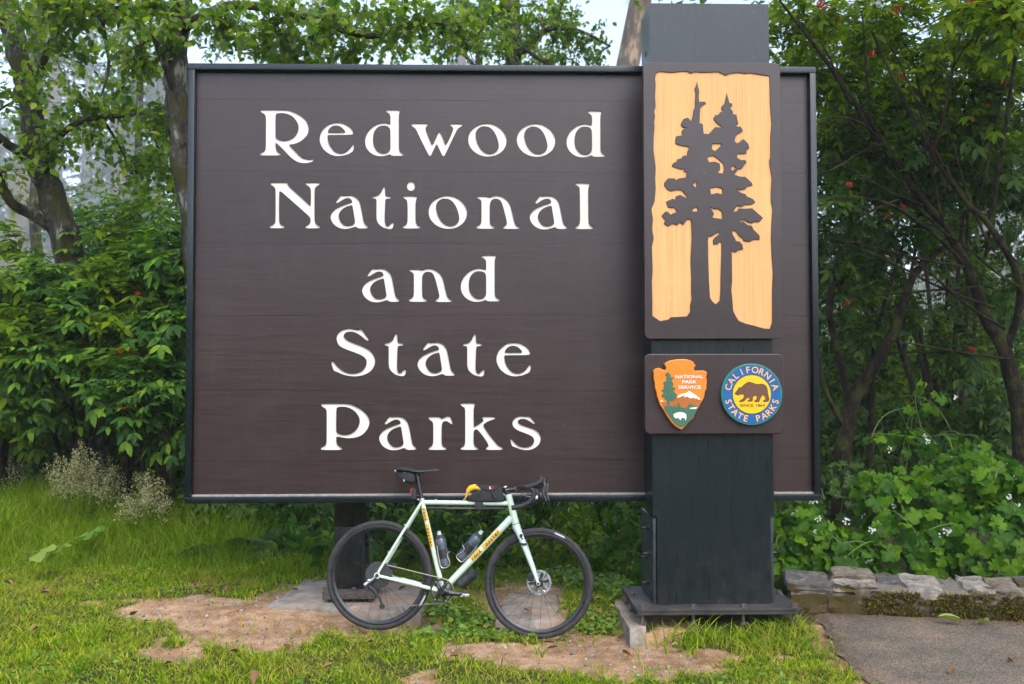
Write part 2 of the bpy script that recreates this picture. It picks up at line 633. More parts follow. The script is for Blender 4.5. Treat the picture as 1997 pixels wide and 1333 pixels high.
xs, ys = axis(-4.6, 4.4, 0.045, 900), axis(4.9, 9.0, 0.045, 900)
gx, gy = np.meshgrid(xs, ys)
gzv = gz(gx.ravel(), gy.ravel())
dirtv = dirt_at(gx.ravel(), gy.ravel())
gzv = gzv - 0.018 * dirtv * (gy.ravel() > 4.5)
nx_, ny_ = len(xs), len(ys)
idx = np.arange(nx_ * ny_).reshape(ny_, nx_)
GF = np.stack([idx[:-1, :-1].ravel(), idx[:-1, 1:].ravel(), idx[1:, 1:].ravel(), idx[1:, :-1].ravel()], -1)
g_me = np_mesh('ground', np.stack([gx.ravel(), gy.ravel(), gzv], -1), GF, True)
at_ = g_me.attributes.new('dirt', 'FLOAT', 'POINT')
at_.data.foreach_set('value', dirtv.astype(np.float32))


def mat_ground():
    mt, nt, out = new_mat('soil')
    L = nt.links
    a = nd(nt, 'ShaderNodeAttribute', attribute_name='dirt')
    tc = nd(nt, 'ShaderNodeTexCoord')
    n1 = nd(nt, 'ShaderNodeTexNoise', Scale=9.0, Detail=8.0, Roughness=0.65)
    n2 = nd(nt, 'ShaderNodeTexNoise', Scale=90.0, Detail=5.0, Roughness=0.7)
    n3 = nd(nt, 'ShaderNodeTexVoronoi', Scale=70.0)
    n4 = nd(nt, 'ShaderNodeTexNoise', Scale=2.2, Detail=4.0, Roughness=0.6)
    for n in (n1, n2, n3, n4):
        L.new(tc.outputs['Object'], n.inputs['Vector'])
    dirt = ramp(nt, [(0.3, (0.27, 0.150, 0.074)), (0.5, (0.43, 0.270, 0.155)), (0.68, (0.56, 0.40, 0.265))], n1.outputs[0])
    r4 = ramp(nt, [(0.4, (0.75, 0.72, 0.70)), (0.62, (1.1, 1.08, 1.06))], n4.outputs[0])
    ml = nd(nt, 'ShaderNodeMix', data_type='RGBA', blend_type='MULTIPLY')
    ml.inputs[0].default_value = 1.0
    L.new(dirt.outputs[0], ml.inputs[6])
    L.new(r4.outputs[0], ml.inputs[7])
    sp = ramp(nt, [(0.32, (0.55, 0.5, 0.48)), (0.5, (1, 1, 1)), (0.66, (1.35, 1.32, 1.3))], n2.outputs[0])
    m2 = nd(nt, 'ShaderNodeMix', data_type='RGBA', blend_type='MULTIPLY')
    m2.inputs[0].default_value = 0.8
    L.new(ml.outputs[2], m2.inputs[6])
    L.new(sp.outputs[0], m2.inputs[7])
    soil = ramp(nt, [(0.35, (0.035, 0.040, 0.012)), (0.55, (0.07, 0.075, 0.022)), (0.7, (0.12, 0.10, 0.045))], n1.outputs[0])
    # the edge between earth and turf breaks up finely
    ad = nd(nt, 'ShaderNodeMath', operation='ADD')
    sc = nd(nt, 'ShaderNodeMath', operation='MULTIPLY_ADD')
    sc.inputs[1].default_value, sc.inputs[2].default_value = 0.6, -0.3
    L.new(n2.outputs[0], sc.inputs[0])
    L.new(a.outputs['Fac'], ad.inputs[0])
    L.new(sc.outputs[0], ad.inputs[1])
    rm = ramp(nt, [(0.25, (0, 0, 0)), (0.5, (1, 1, 1))], ad.outputs[0])
    mx = nd(nt, 'ShaderNodeMix', data_type='RGBA')
    L.new(rm.outputs[0], mx.inputs[0])
    L.new(soil.outputs[0], mx.inputs[6])
    L.new(m2.outputs[2], mx.inputs[7])
    p = nd(nt, 'ShaderNodeBsdfPrincipled', Roughness=0.95)
    p.inputs['Specular IOR Level'].default_value = 0.15
    L.new(mx.outputs[2], p.inputs['Base Color'])
    h = nd(nt, 'ShaderNodeMath', operation='MULTIPLY_ADD')
    h.inputs[1].default_value = 0.5
    L.new(n3.outputs['Distance'], h.inputs[0])
    L.new(n2.outputs[0], h.inputs[2])
    bp = nd(nt, 'ShaderNodeBump', Strength=0.9, Distance=0.012)
    L.new(h.outputs[0], bp.inputs['Height'])
    L.new(bp.outputs[0], p.inputs['Normal'])
    L.new(p.outputs[0], out.inputs['Surface'])
    return mt


ground = link('ground', g_me, mat_ground())
tag(ground, 'reddish trodden earth and mossy turf soil below sign and bicycle', 'ground', kind='structure')


# ------------------------------------------------------------------ tarmac path
def mat_asphalt():
    mt, nt, out = new_mat('old_tarmac')
    L = nt.links
    tc = nd(nt, 'ShaderNodeTexCoord')
    v = nd(nt, 'ShaderNodeTexVoronoi', Scale=150.0)
    n1 = nd(nt, 'ShaderNodeTexNoise', Scale=2.6, Detail=7.0, Roughness=0.65)
    n2 = nd(nt, 'ShaderNodeTexNoise', Scale=120.0, Detail=4.0)
    for n in (v, n1, n2):
        L.new(tc.outputs['Object'], n.inputs['Vector'])
    st = ramp(nt, [(0.0, (0.052, 0.044, 0.036)), (0.45, (0.118, 0.099, 0.077)), (0.9, (0.26, 0.215, 0.165))], v.outputs['Color'])
    du = ramp(nt, [(0.36, (0.80, 0.78, 0.76)), (0.52, (1.05, 1.0, 0.95)), (0.70, (1.55, 1.32, 1.12))], n1.outputs[0])
    ml = nd(nt, 'ShaderNodeMix', data_type='RGBA', blend_type='MULTIPLY')
    ml.inputs[0].default_value = 1.0
    L.new(st.outputs[0], ml.inputs[6])
    L.new(du.outputs[0], ml.inputs[7])
    p = nd(nt, 'ShaderNodeBsdfPrincipled', Roughness=0.85)
    p.inputs['Specular IOR Level'].default_value = 0.3
    L.new(ml.outputs[2], p.inputs['Base Color'])
    bp = nd(nt, 'ShaderNodeBump', Strength=0.8, Distance=0.004)
    L.new(v.outputs['Distance'], bp.inputs['Height'])
    L.new(bp.outputs[0], p.inputs['Normal'])
    L.new(p.outputs[0], out.inputs['Surface'])
    return mt


pv, pf = [], []
edge = []
for i in range(len(PATH) - 1):
    for k in range(8):
        t = k / 8
        x = PATH[i][0] * (1 - t) + PATH[i + 1][0] * t
        y = PATH[i][1] * (1 - t) + PATH[i + 1][1] * t
        edge.append((x + (float(vnoise(x, y, 9, 21)) - .5) * .06, y))
edge.append((2.05, 5.2))
edge += [(1.9 - .25 * k, 5.2 - .7 * k) for k in range(1, 12)]
for (x, y) in edge:
    for x2, dz in ((x, -.004), (x + .05, .014), (x + .5, .02), (x + 2, .02), (x + 12, .02)):
        pv.append((x2, y - (x2 - x) * .0, float(gz(x2, y)) * 0 + .004 + dz * 1.0))
for i in range(len(edge) - 1):
    for k in range(4):
        a = i * 5 + k
        pf.append((a, a + 5, a + 6, a + 1))
pm = bpy.data.meshes.new('path')
pm.from_pydata(pv, [], pf)
pm.update()
path = link('path', pm, mat_asphalt())
tag(path, 'worn grey tarmac path in front of low stone wall', 'path', kind='structure')

# ------------------------------------------------------------------ the lettering of the sign
GLYPH = {
 'R': ((500, 200), [[(85,185),(95,155),(130,148),(620,150),(720,165),(830,205),(930,260),(1020,325),(1075,385),(1115,470),(1133,550),(1128,620),(1100,695),(1040,765),(960,830),(880,870),(800,893),(715,900),(705,905),(760,970),(850,1060),(930,1145),(1000,1195),(1080,1220),(1160,1222),(1225,1215),(1248,1235),(1225,1265),(1150,1295),(1060,1306),(970,1300),(880,1272),(800,1225),(720,1155),(640,1070),(540,965),(430,865),(415,862),(410,900),(418,975),(435,1030),(470,1070),(520,1098),(528,1120),(510,1138),(90,1138),(68,1115),(75,1095),(140,1065),(180,1035),(195,990),(200,900),(203,340),(198,290),(185,255),(155,228),(105,205)],
   [(415,270),(425,240),(450,225),(560,220),(650,232),(740,265),(820,325),(875,400),(905,475),(912,545),(900,610),(860,690),(800,750),(720,800),(630,823),(540,812),(460,785),(420,755),(412,720)]]),
 'e': ((610, 200), [[(145,770),(155,700),(185,620),(240,550),(320,480),(420,435),(540,425),(640,435),(740,480),(820,540),(865,605),(877,660),(860,690),(340,697),(318,705),(318,760),(335,850),(375,940),(440,1025),(510,1075),(600,1095),(690,1080),(760,1035),(815,975),(860,905),(885,903),(893,935),(885,1010),(860,1060),(780,1105),(680,1140),(560,1155),(440,1140),(330,1090),(235,1010),(175,915),(148,830)],
   [(325,620),(350,565),(400,515),(460,493),(520,488),(590,505),(650,550),(690,595),(700,622),(690,638),(335,640)]]),
 'd': ((700, 200), [[(580,175),(600,150),(870,150),(890,165),(885,195),(870,235),(866,300),(866,960),(872,1020),(895,1065),(960,1105),(973,1128),(955,1145),(710,1145),(685,1120),(665,1112),(600,1140),(500,1158),(400,1150),(300,1115),(215,1050),(155,965),(132,880),(132,790),(150,710),(200,615),(270,540),(360,475),(450,438),(540,430),(620,442),(675,462),(680,440),(682,300),(675,260),(650,225),(600,200)],
   [(303,790),(310,690),(335,610),(385,545),(440,505),(530,490),(600,500),(650,525),(672,560),(680,620),(682,960),(672,1020),(640,1060),(590,1088),(520,1097),(450,1080),(385,1030),(335,960),(312,890)]]),
 'w': ((795, 200), [[(70,470),(90,445),(425,443),(445,470),(425,500),(395,520),(388,555),(400,610),(450,730),(515,890),(530,908),(550,890),(610,770),(670,635),(688,625),(715,650),(770,780),(815,895),(828,910),(850,880),(910,760),(975,610),(988,555),(975,525),(930,495),(912,470),(930,450),(1175,450),(1192,480),(1175,505),(1110,535),(1075,575),(1040,640),(930,870),(800,1145),(778,1155),(755,1140),(700,1030),(645,910),(630,898),(610,915),(560,1020),(505,1140),(484,1150),(460,1135),(400,1020),(300,820),(210,630),(165,550),(100,510)]]),
 'o': ((900, 200), [[(145,800),(150,730),(180,640),(250,555),(350,490),(450,452),(560,440),(680,458),(790,510),(880,585),(940,670),(975,760),(980,840),(960,930),(910,1020),(830,1090),(720,1145),(600,1165),(480,1155),(370,1120),(270,1055),(195,970),(155,880)],
   [(305,700),(312,630),(345,570),(400,528),(460,506),(540,507),(610,530),(670,575),(725,650),(765,735),(795,830),(812,930),(800,990),(765,1045),(700,1088),(620,1105),(540,1092),(460,1045),(395,970),(345,870),(315,780)]]),
 'N': ((520, 340), [[(68,195),(90,168),(435,168),(455,185),(463,240),(600,360),(760,500),(900,635),(940,672),(953,655),(957,420),(953,330),(940,280),(905,245),(840,205),(838,185),(860,170),(1140,170),(1160,192),(1145,215),(1075,255),(1048,290),(1038,350),(1036,950),(1045,1030),(1075,1080),(1145,1115),(1158,1138),(1140,1162),(850,1162),(830,1140),(845,1115),(910,1080),(940,1045),(950,990),(945,940),(915,895),(820,810),(560,580),(340,385),(290,355),(270,375),(268,950),(275,1030),(300,1080),(375,1115),(388,1140),(370,1160),(80,1160),(60,1138),(75,1110),(150,1075),(178,1040),(188,970),(190,420),(185,310),(165,265),(110,230)]]),
 'a': ((630, 340), [[(275,595),(330,520),(385,450),(405,443),(435,458),(500,452),(580,445),(660,460),(730,505),(780,570),(805,640),(830,760),(860,920),(880,1020),(905,1075),(960,1120),(970,1140),(955,1165),(760,1165),(710,1120),(640,1145),(550,1170),(450,1177),(350,1155),(265,1105),(200,1035),(165,960),(160,900),(185,830),(250,755),(340,700),(450,655),(560,618),(620,600),(628,580),(610,535),(565,508),(500,510),(430,540),(370,580),(320,612),(295,615)],
   [(335,890),(350,830),(395,765),(460,715),(540,680),(620,662),(635,670),(645,720),(665,850),(688,1000),(690,1040),(660,1075),(600,1100),(520,1110),(450,1090),(395,1040),(355,970)]]),
 't': ((715, 340), [[(113,490),(130,475),(200,462),(265,435),(315,380),(345,300),(365,262),(390,265),(400,295),(402,430),(415,460),(500,466),(535,490),(525,515),(425,525),(405,545),(400,700),(390,950),(398,1060),(420,1105),(450,1120),(490,1105),(530,1060),(565,1030),(590,1040),(585,1090),(565,1155),(535,1178),(470,1177),(380,1155),(300,1105),(240,1040),(215,970),(210,900),(212,545),(200,525),(135,515)]]),
 'i': ((715, 340), [[(780,480),(800,460),(1075,465),(1093,490),(1080,525),(1065,580),(1058,680),(1060,960),(1070,1050),(1100,1100),(1155,1125),(1168,1145),(1150,1165),(800,1165),(778,1140),(795,1120),(850,1090),(878,1050),(888,960),(885,640),(878,570),(855,535),(800,508)],
   [(960 + 88 * math.cos(a * math.pi / 8), 250 + 102 * math.sin(a * math.pi / 8)) for a in range(16)]]),
 'n': ((915, 340), [[(163,490),(180,468),(390,472),(440,495),(500,470),(590,452),(680,465),(770,510),(840,575),(885,650),(920,770),(960,950),(990,1060),(1020,1105),(1085,1140),(1093,1160),(1075,1175),(760,1175),(735,1155),(745,1130),(800,1095),(820,1060),(815,1000),(780,860),(740,700),(705,600),(665,545),(610,520),(540,520),(490,545),(455,600),(445,680),(448,1000),(455,1060),(480,1100),(545,1135),(550,1155),(530,1172),(180,1170),(155,1148),(170,1120),(235,1085),(260,1045),(268,950),(268,600),(260,560),(235,535),(180,510)]]),
 'l': ((1090, 340), [[(352,205),(370,180),(640,185),(665,205),(660,235),(642,285),(638,380),(640,960),(650,1060),(680,1100),(740,1140),(745,1160),(725,1178),(375,1178),(352,1155),(365,1130),(430,1095),(452,1055),(460,950),(455,400),(450,300),(435,260),(380,230)]]),
 'S': ((630, 630), [[(175,840),(195,820),(225,835),(300,930),(390,1010),(490,1065),(600,1090),(720,1085),(820,1050),(895,985),(935,910),(945,840),(930,780),(890,730),(820,685),(700,635),(560,585),(420,530),(340,475),(300,400),(287,320),(305,250),(360,185),(440,135),(540,113),(640,120),(755,150),(815,125),(840,140),(910,240),(985,345),(985,370),(960,380),(930,365),(850,290),(750,220),(650,180),(560,177),(490,200),(450,240),(445,285),(480,335),(550,385),(680,435),(830,490),(970,560),(1060,640),(1110,720),(1132,800),(1118,900),(1070,995),(980,1075),(860,1125),(720,1150),(590,1145),(460,1120),(350,1075),(290,1045),(245,1035),(220,1005),(195,930)]]),
 'P': ((615, 775), [[(115,155),(140,130),(620,130),(740,140),(860,185),(980,250),(1080,330),(1145,420),(1172,500),(1170,580),(1130,680),(1050,780),(950,840),(830,872),(720,880),(600,868),(500,847),(460,845),(452,880),(455,960),(475,1020),(515,1060),(565,1085),(578,1108),(560,1135),(130,1135),(108,1110),(125,1085),(195,1050),(230,1015),(240,940),(243,330),(235,270),(210,230),(150,200)],
   [(455,250),(470,215),(510,198),(600,195),(700,210),(790,250),(870,310),(925,390),(958,460),(960,540),(930,630),(870,715),(790,775),(700,803),(620,808),(530,795),(470,765),(450,730)]]),
 'r': ((815, 775), [[(225,440),(245,415),(460,415),(490,430),(515,465),(570,435),(630,403),(680,405),(715,440),(740,510),(753,560),(740,580),(715,570),(660,525),(600,503),(550,520),(523,560),(515,650),(515,950),(525,1030),(560,1065),(610,1090),(622,1112),(605,1133),(245,1133),(225,1110),(245,1085),(300,1050),(325,1010),(332,920),(332,590),(320,535),(290,500),(240,468)]]),
 'k': ((885, 775), [[(145,145),(165,120),(435,120),(457,140),(450,175),(433,230),(430,320),(432,620),(440,635),(480,615),(570,560),(640,505),(645,490),(610,440),(625,415),(885,415),(902,440),(885,465),(800,490),(710,530),(650,575),(637,600),(680,680),(780,820),(900,970),(965,1040),(1050,1080),(1065,1105),(1045,1133),(715,1133),(692,1108),(710,1080),(750,1055),(750,1020),(700,930),(600,790),(520,700),(485,685),(450,700),(430,735),(430,960),(440,1030),(470,1065),(525,1090),(535,1110),(515,1133),(165,1133),(142,1108),(165,1080),(220,1050),(243,1005),(247,900),(247,330),(243,255),(225,210),(165,175)]]),
 's': ((975, 775), [[(222,915),(245,900),(275,925),(340,1000),(420,1055),(520,1080),(620,1073),(690,1040),(735,985),(745,925),(725,865),(670,820),(560,775),(420,725),(330,675),(280,610),(268,545),(290,480),(350,428),(440,402),(530,408),(600,412),(632,403),(660,430),(720,500),(760,548),(745,568),(715,565),(660,520),(590,478),(500,458),(430,468),(390,500),(390,535),(430,575),(520,610),(640,650),(760,695),(840,760),(880,840),(888,900),(865,985),(800,1065),(700,1120),(590,1140),(480,1128),(370,1090),(300,1065),(270,1055),(245,1000)]]),
}
ROWS = [
    [('R', 500, 200), ('e', 610, 200), ('d', 700, 200), ('w', 795, 200), ('o', 900, 200), ('o', 995, 200.5), ('d', 1093.3, 202)],
    [('N', 520, 340), ('a', 630, 340), ('t', 715, 340), ('i', 715, 340), ('o', 822.8, 341), ('n', 915, 340), ('a', 1018.7, 341), ('l', 1090, 340)],
    [('a', 691.4, 483.2), ('n', 783, 482.5), ('d', 886.9, 484)],
    [('S', 630, 630), ('t', 738.9, 626.9), ('a', 799.7, 627.3), ('t', 892.2, 627.6), ('e', 955.1, 629.6)],
    [('P', 615, 775), ('a', 724.7, 771.9), ('r', 815, 775), ('k', 885, 775), ('s', 975, 775)],
]


def chaikin(p, n=2):
    p = np.array(p, float)
    for _ in range(n):
        q = np.roll(p, -1, 0)
        p = np.stack([p * .78 + q * .22, p * .22 + q * .78], 1).reshape(-1, 2)
    return p


def curve_fill(name, loops, depth, mat, parent, y_front, bev=0.0, bev_res=1):
    """flat shape in the xz plane with holes, its front at y_front and its back depth further"""
    cu = bpy.data.curves.new(name, 'CURVE')
    cu.dimensions = '2D'
    cu.fill_mode = 'BOTH' if depth > 0 else 'FRONT'
    cu.extrude = max(depth / 2 - bev, 0)
    if bev:
        cu.bevel_depth = bev
        cu.bevel_resolution = bev_res
        cu.offset = -bev
    for lp in loops:
        sp = cu.splines.new('POLY')
        sp.points.add(len(lp) - 1)
        for pt, (x, z) in zip(sp.points, lp):
            pt.co = (x, z, 0, 1)
        sp.use_cyclic_u = True
    ob = bpy.data.objects.new(name + '_tmp', cu)
    COL.objects.link(ob)
    dg = bpy.context.evaluated_depsgraph_get()
    me = bpy.data.meshes.new_from_object(ob.evaluated_get(dg))
    bpy.data.objects.remove(ob)
    bpy.data.curves.remove(cu)
    n = len(me.vertices)
    co = np.empty(n * 3, np.float32)
    me.vertices.foreach_get('co', co)
    co = co.reshape(-1, 3)
    o_ = off(parent) if parent is not None else np.zeros(3)
    out = np.stack([co[:, 0] - o_[0], (y_front + depth / 2 - co[:, 2]) - o_[1], co[:, 1] - o_[2]], -1)
    me.vertices.foreach_set('co', out.astype(np.float32).ravel())
    bm = bmesh.new()
    bm.from_mesh(me)
    bmesh.ops.remove_doubles(bm, verts=bm.verts[:], dist=2e-5)
    bmesh.ops.recalc_face_normals(bm, faces=bm.faces[:])
    if depth <= 0:
        for f in bm.faces:
            if f.normal.y > 0:
                f.normal_flip()
    bm.to_mesh(me)
    bm.free()
    me.name = name
    me.materials.clear()
    me.update()
    return link(name, me, mat, parent)


PX0, PX1, PZ0, PZ1 = -2.021, 2.268, 0.816, 3.790       # outer frame
FY, PY = 6.735, 6.79                                      # front of the frame, face of the planks
sign = thing('park_sign', (0.12, 6.82, 0.05), 'huge brown wooden park name sign with cream carved letters, bicycle leaning on it', 'sign')
FW = 0.042
# frame: top, bottom, sides (butted)
MB().box(PX0, PX1, FY, FY + .14, PZ1 - FW, PZ1, .003).build('frame_rail', M['greenrail'], sign)
MB().box(PX0, PX1, FY, FY + .14, PZ0, PZ0 + FW, .003).build('frame_rail', M['greenrail'], sign)
for x in (PX0, PX1 - FW):
    MB().box(x, x + FW, FY + .002, FY + .14, PZ0 + FW + .001, PZ1 - FW - .001, .003).build('frame_stile', M['green'], sign)
MB().box(PX0 + FW + .002, PX1 - FW - .002, FY + .02, PY + .004, PZ0 + FW + .001, PZ0 + FW + .014, .002).build('ledge', M['ledge'], sign)

zb = [float(at(1000, y, PY)[2]) for y in (140, 196, 335, 475, 615, 760, 897, 966)]
zb[0], zb[-1] = PZ1 - FW - .002, PZ0 + FW + .016
zb = zb[::-1]
rows_by_plank = {5: 0, 4: 1, 3: 2, 2: 3, 1: 4}
sc_l = 1333 / 120.0
for i in range(7):
    x0, x1, z0, z1 = PX0 + FW + .002, PX1 - FW - .002, zb[i] + .0005, zb[i + 1] - .0005
    loops = [[(x0, z0), (x1, z0), (x1, z1), (x0, z1)]]
    letters = []
    if i in rows_by_plank:
        for (ch, ox, oy) in ROWS[rows_by_plank[i]]:
            gl = []
            for lp in GLYPH[ch][1]:
                c = chaikin(lp, 1)
                gl.append([tuple(at(ox + a / sc_l, oy + b / sc_l, PY)[[0, 2]]) for a, b in c])
            loops += gl
            letters.append((ch, gl))
    pl = curve_fill('plank', loops, 0.035, M['plank'], sign, PY, bev=0)
    for ch, gl in letters:
        lo = curve_fill('letter', gl, 0.0, M['cream'], sign, PY + .009)
        lo['label'] = 'cream carved letter %s' % ch
        ow = lo.location.copy()
        lo.parent = pl
MB().box(PX0 + FW, PX1 - FW, PY + .036, PY + .075, PZ0 + FW, PZ1 - FW).build('backing_board', M['green'], sign)

# left support post with its steel shoe
lx0, lx1, ly0, ly1 = -1.076, -0.862, 7.10, 7.38
post = MB().box(lx0, lx1, ly0, ly1, .17, .60, .004)
post.box(lx0, lx1, ly0 + .003, ly1, .601, 3.2, .004)
post.build('support_post', M['green'], sign)
pb = MB().box(lx0 - .07, lx1 + .08, ly0 - .09, ly1 + .08, .115, .168, .003).build('base_plate', M['rust'], sign)


def bolt(parent, p, axis, r=.016, mat='rust', name='bolt', shank=.0):
    b = MB()
    a = Vector(axis)
    b.lathe(p, a, [(0, r * 1.5), (.004, r * 1.5)], 12)
    b.lathe(Vector(p) + a * .004, a, [(0, r), (r * .9, r), (r * 1.0, r * .8)], 6)
    if abs(a.x) > .5:
        b.lathe(Vector(p) + a * .012, a, [(0, r * .85), (.012, r * .85)], 6)
        b.lathe(Vector(p) + a * .02, a, [(0, r * .5), (.026, r * .5)], 8)
    if shank:
        b.lathe(Vector(p) - a * shank, a, [(0, r * 1.25), (.012, r * 1.25)], 6)
        b.lathe(Vector(p) - a * shank, a, [(.012, r * .55), (shank, r * .55)], 8)
    return b.build(name, M[mat], parent)


for x in (lx0 - .035, -0.93, lx1 + .04):
    bolt(pb, (x, ly0 - .055, .168), (0, 0, 1), .017, 'rust', shank=.09)
for z in (.72, .52, .48, .31):
    bolt(sign, (lx1, 7.2 if z != .52 else 7.3, z), (1, 0, 0), .016, 'boltblack')

# ------------------------------------------------------------------ the pillar
pil = thing('sign_pillar', (1.465, 6.65, .15), 'tall dark green timber pillar carrying carved tree plaque and two emblems', 'pillar')
X0, X1, ZB, ZT, NY, DEP = 1.072, 1.862, .192, 4.117, .755, .34
YF = 6.45
n = 8
for k in range(n):
    a, b = X0 + (X1 - X0) * k / n + .00008, X0 + (X1 - X0) * (k + 1) / n - .00008
    if k == 0:
        poly = [(a + .026, ZB), (b, ZB), (b, ZT), (a, ZT), (a, NY), (a + .026, NY)]
    elif k == n - 1:
        poly = [(a, ZB), (b - .026, ZB), (b - .026, NY), (b, NY), (b, ZT), (a, ZT)]
    else:
        poly = [(a, ZB), (b, ZB), (b, ZT), (a, ZT)]
    MB().prism(poly, YF + random.uniform(0, .0006), YF + DEP).build('board', M['green'], pil)
for s, xx in ((-1, X0), (1, X1)):
    xa, xb = (xx + .002, xx + .022) if s < 0 else (xx - .022, xx - .002)
    MB().box(xa, xb, YF + .012, YF + DEP + .16, ZB + .001, NY - .012, .002).build('side_plate', M['steel'], pil)
    for j, (zz, yy) in enumerate(((.66, 6.62), (.50, 6.56), (.46, 6.66), (.30, 6.62))):
        bolt(pil, (xa if s < 0 else xb, yy, zz), (s, 0, 0), .015, 'boltblack')
bp_ = MB().box(.945, 2.0, 6.325, 7.02, .172, .190, .002).box(.948, 1.997, 6.33, 7.02, .150, .171, .002).build('base_plate', M['wornsteel'], pil)
for x in (.985, 1.31, 1.63, 1.955):
    bolt(bp_, (x, 6.355, .190), (0, 0, 1), .018, 'rust', shank=.105)
for y in (6.72, 6.95):
    bolt(bp_, (.975, y, .190), (0, 0, 1), .018, 'rust', shank=.105)
    bolt(bp_, (1.97, y, .190), (0, 0, 1), .018, 'rust', shank=.105)
# dark hole in the pillar's side: a drilled cup
MB().lathe((X0 - .001, YF + .16, 3.83), (-1, 0, 0), [(0, .022), (.002, .022), (.002, .016), (-.03, .016)], 14).build('drilled_hole', M['boltblack'], pil)


def rrect(x0, x1, z0, z1, r, n=7):
    out = []
    for cx, cz, a0 in ((x1 - r, z1 - r, 0), (x0 + r, z1 - r, 90), (x0 + r, z0 + r, 180), (x1 - r, z0 + r, 270)):
        for k in range(n + 1):
            a = R(a0 + 90 * k / n)
            out.append((cx + r * math.cos(a), cz + r * math.sin(a)))
    return out


D6 = 1237.4
FIELD = [(130,88),(190,95),(250,98),(330,88),(385,88),(415,108),(450,92),(520,98),(610,95),(675,92),(735,125),(780,108),(850,98),(920,110),(970,102),(1040,115),(1145,130),(1150,250),(1152,400),(1158,480),(1165,580),(1155,700),(1155,880),(1145,920),(1148,960),(1168,1080),(1160,1200),(1160,1300),(1175,D6+130),(1165,D6+270),(1162,D6+420),(1168,D6+560),(1180,D6+720),(1172,D6+880),(1172,D6+1080),(1172,D6+1180),(1150,D6+1240),(1100,D6+1238),(1000,D6+1210),(920,D6+1190),(860,D6+1165),(835,D6+1125),(810,D6+1075),(800,D6+950),(792,D6+880),(800,D6+800),(797,D6+560),(792,D6+520),(830,D6+530),(860,D6+510),(903,D6+500),(895,D6+460),(870,D6+430),(835,D6+425),(825,D6+395),(812,D6+380),(795,D6+335),(830,D6+330),(860,D6+370),(895,D6+400),(910,D6+425),(960,D6+432),(1000,D6+412),(1055,D6+410),(1055,D6+375),(1000,D6+320),(985,D6+285),(940,D6+275),(905,D6+243),(872,D6+252),(890,D6+232),(912,D6+228),(945,D6+250),(985,D6+262),(1005,D6+245),(1050,D6+248),(1087,D6+210),(1040,D6+170),(985,D6+120),(920,D6+125),(860,D6+122),(840,D6+150),(812,D6+152),(820,D6+135),(850,D6+95),(880,D6+110),(920,D6+90),(985,D6+85),(1015,1299),(990,1270),(940,1250),(920,1225),(880,1215),(838,1180),(880,1188),(920,1180),(940,1155),(990,1145),(985,1125),(950,1090),(920,1065),(880,1065),(820,1047),(850,1000),(890,990),(905,965),(935,930),(920,910),(880,910),(845,885),(850,855),(930,850),(935,815),(960,800),(950,760),(905,715),(870,740),(845,755),(822,735),(835,680),(870,660),(900,640),(880,600),(845,600),(830,580),(858,575),(845,520),(840,490),(808,485),(805,455),(780,430),(800,410),(800,385),(775,380),(755,310),(748,290),(742,330),(728,385),(700,415),(700,435),(720,455),(690,465),(665,495),(645,490),(625,525),(650,560),(680,585),(712,610),(640,605),(610,640),(580,670),(535,665),(530,590),(522,572),(497,570),(500,480),(503,430),(530,400),(557,385),(545,368),(495,370),(490,330),(495,270),(480,220),(475,182),(468,215),(450,250),(462,290),(455,380),(455,425),(440,450),(435,500),(420,550),(390,515),(345,530),(322,580),(340,605),(380,615),(340,630),(330,655),(345,680),(280,690),(272,720),(275,760),(340,780),(395,785),(400,800),(385,830),(380,870),(345,870),(325,895),(290,905),(285,925),(250,940),(242,970),(290,985),(330,998),(355,990),(352,1020),(382,1022),(370,1072),(310,1080),(275,1095),(265,1080),(205,1080),(170,1120),(170,1150),(200,1185),(235,1200),(280,1188),(330,1190),(365,1230),(388,1265),(350,1252),(315,1232),(275,1250),(270,1278),(250,1268),(190,1295),(188,D6+70),(205,D6+110),(240,D6+118),(265,D6+115),(275,D6+140),(300,D6+155),(255,D6+165),(230,D6+180),(200,D6+152),(180,D6+150),(145,D6+190),(180,D6+235),(165,D6+265),(210,D6+288),(245,D6+262),(290,D6+278),(318,D6+250),(345,D6+278),(385,D6+220),(420,D6+235),(425,D6+400),(415,D6+600),(420,D6+760),(420,D6+900),(425,D6+960),(410,D6+1030),(412,D6+1080),(380,D6+1125),(230,D6+1132),(205,D6+1155),(130,D6+1167),(60,D6+1120),(60,D6+980),(55,D6+800),(62,D6+700),(55,D6+480),(72,D6+400),(58,D6+320),(65,D6+220),(50,D6+130),(80,D6+60),(90,1180),(85,1080),(90,980),(70,820),(72,700),(80,600),(75,560),(85,500),(75,460),(90,420),(85,320),(90,220),(85,150),(95,105)]
HOLES = [
    [(580,D6+380),(605,D6+385),(640,D6+360),(685,D6+340),(680,D6+362),(640,D6+392),(622,D6+412),(625,D6+455),(665,D6+455),(685,D6+432),(702,D6+440),(700,D6+560),(695,D6+700),(692,D6+900),(685,D6+980),(645,D6+1012),(615,D6+985),(595,D6+950),(585,D6+800),(578,D6+600),(575,D6+420)],
    [(615,760),(690,758),(700,775),(640,828),(612,808)],
    [(567,885),(620,868),(655,890),(690,920),(722,950),(725,1000),(710,1035),(668,1030),(690,995),(685,945),(640,925),(585,930)],
    [(785,990),(812,962),(833,985),(805,1010)],
    [(435,1140),(465,1110),(470,1150),(458,1165)],
    [(595,1175),(655,1160),(708,1175),(708,1230),(660,1215),(605,1230)],
    [(430,D6+130),(475,D6+108),(480,D6+150),(435,D6+152)],
    [(592,D6+108),(635,D6+130),(665,D6+125),(705,D6+150),(708,D6+222),(618,D6+208),(632,D6+170)],
]
PFY = 6.395
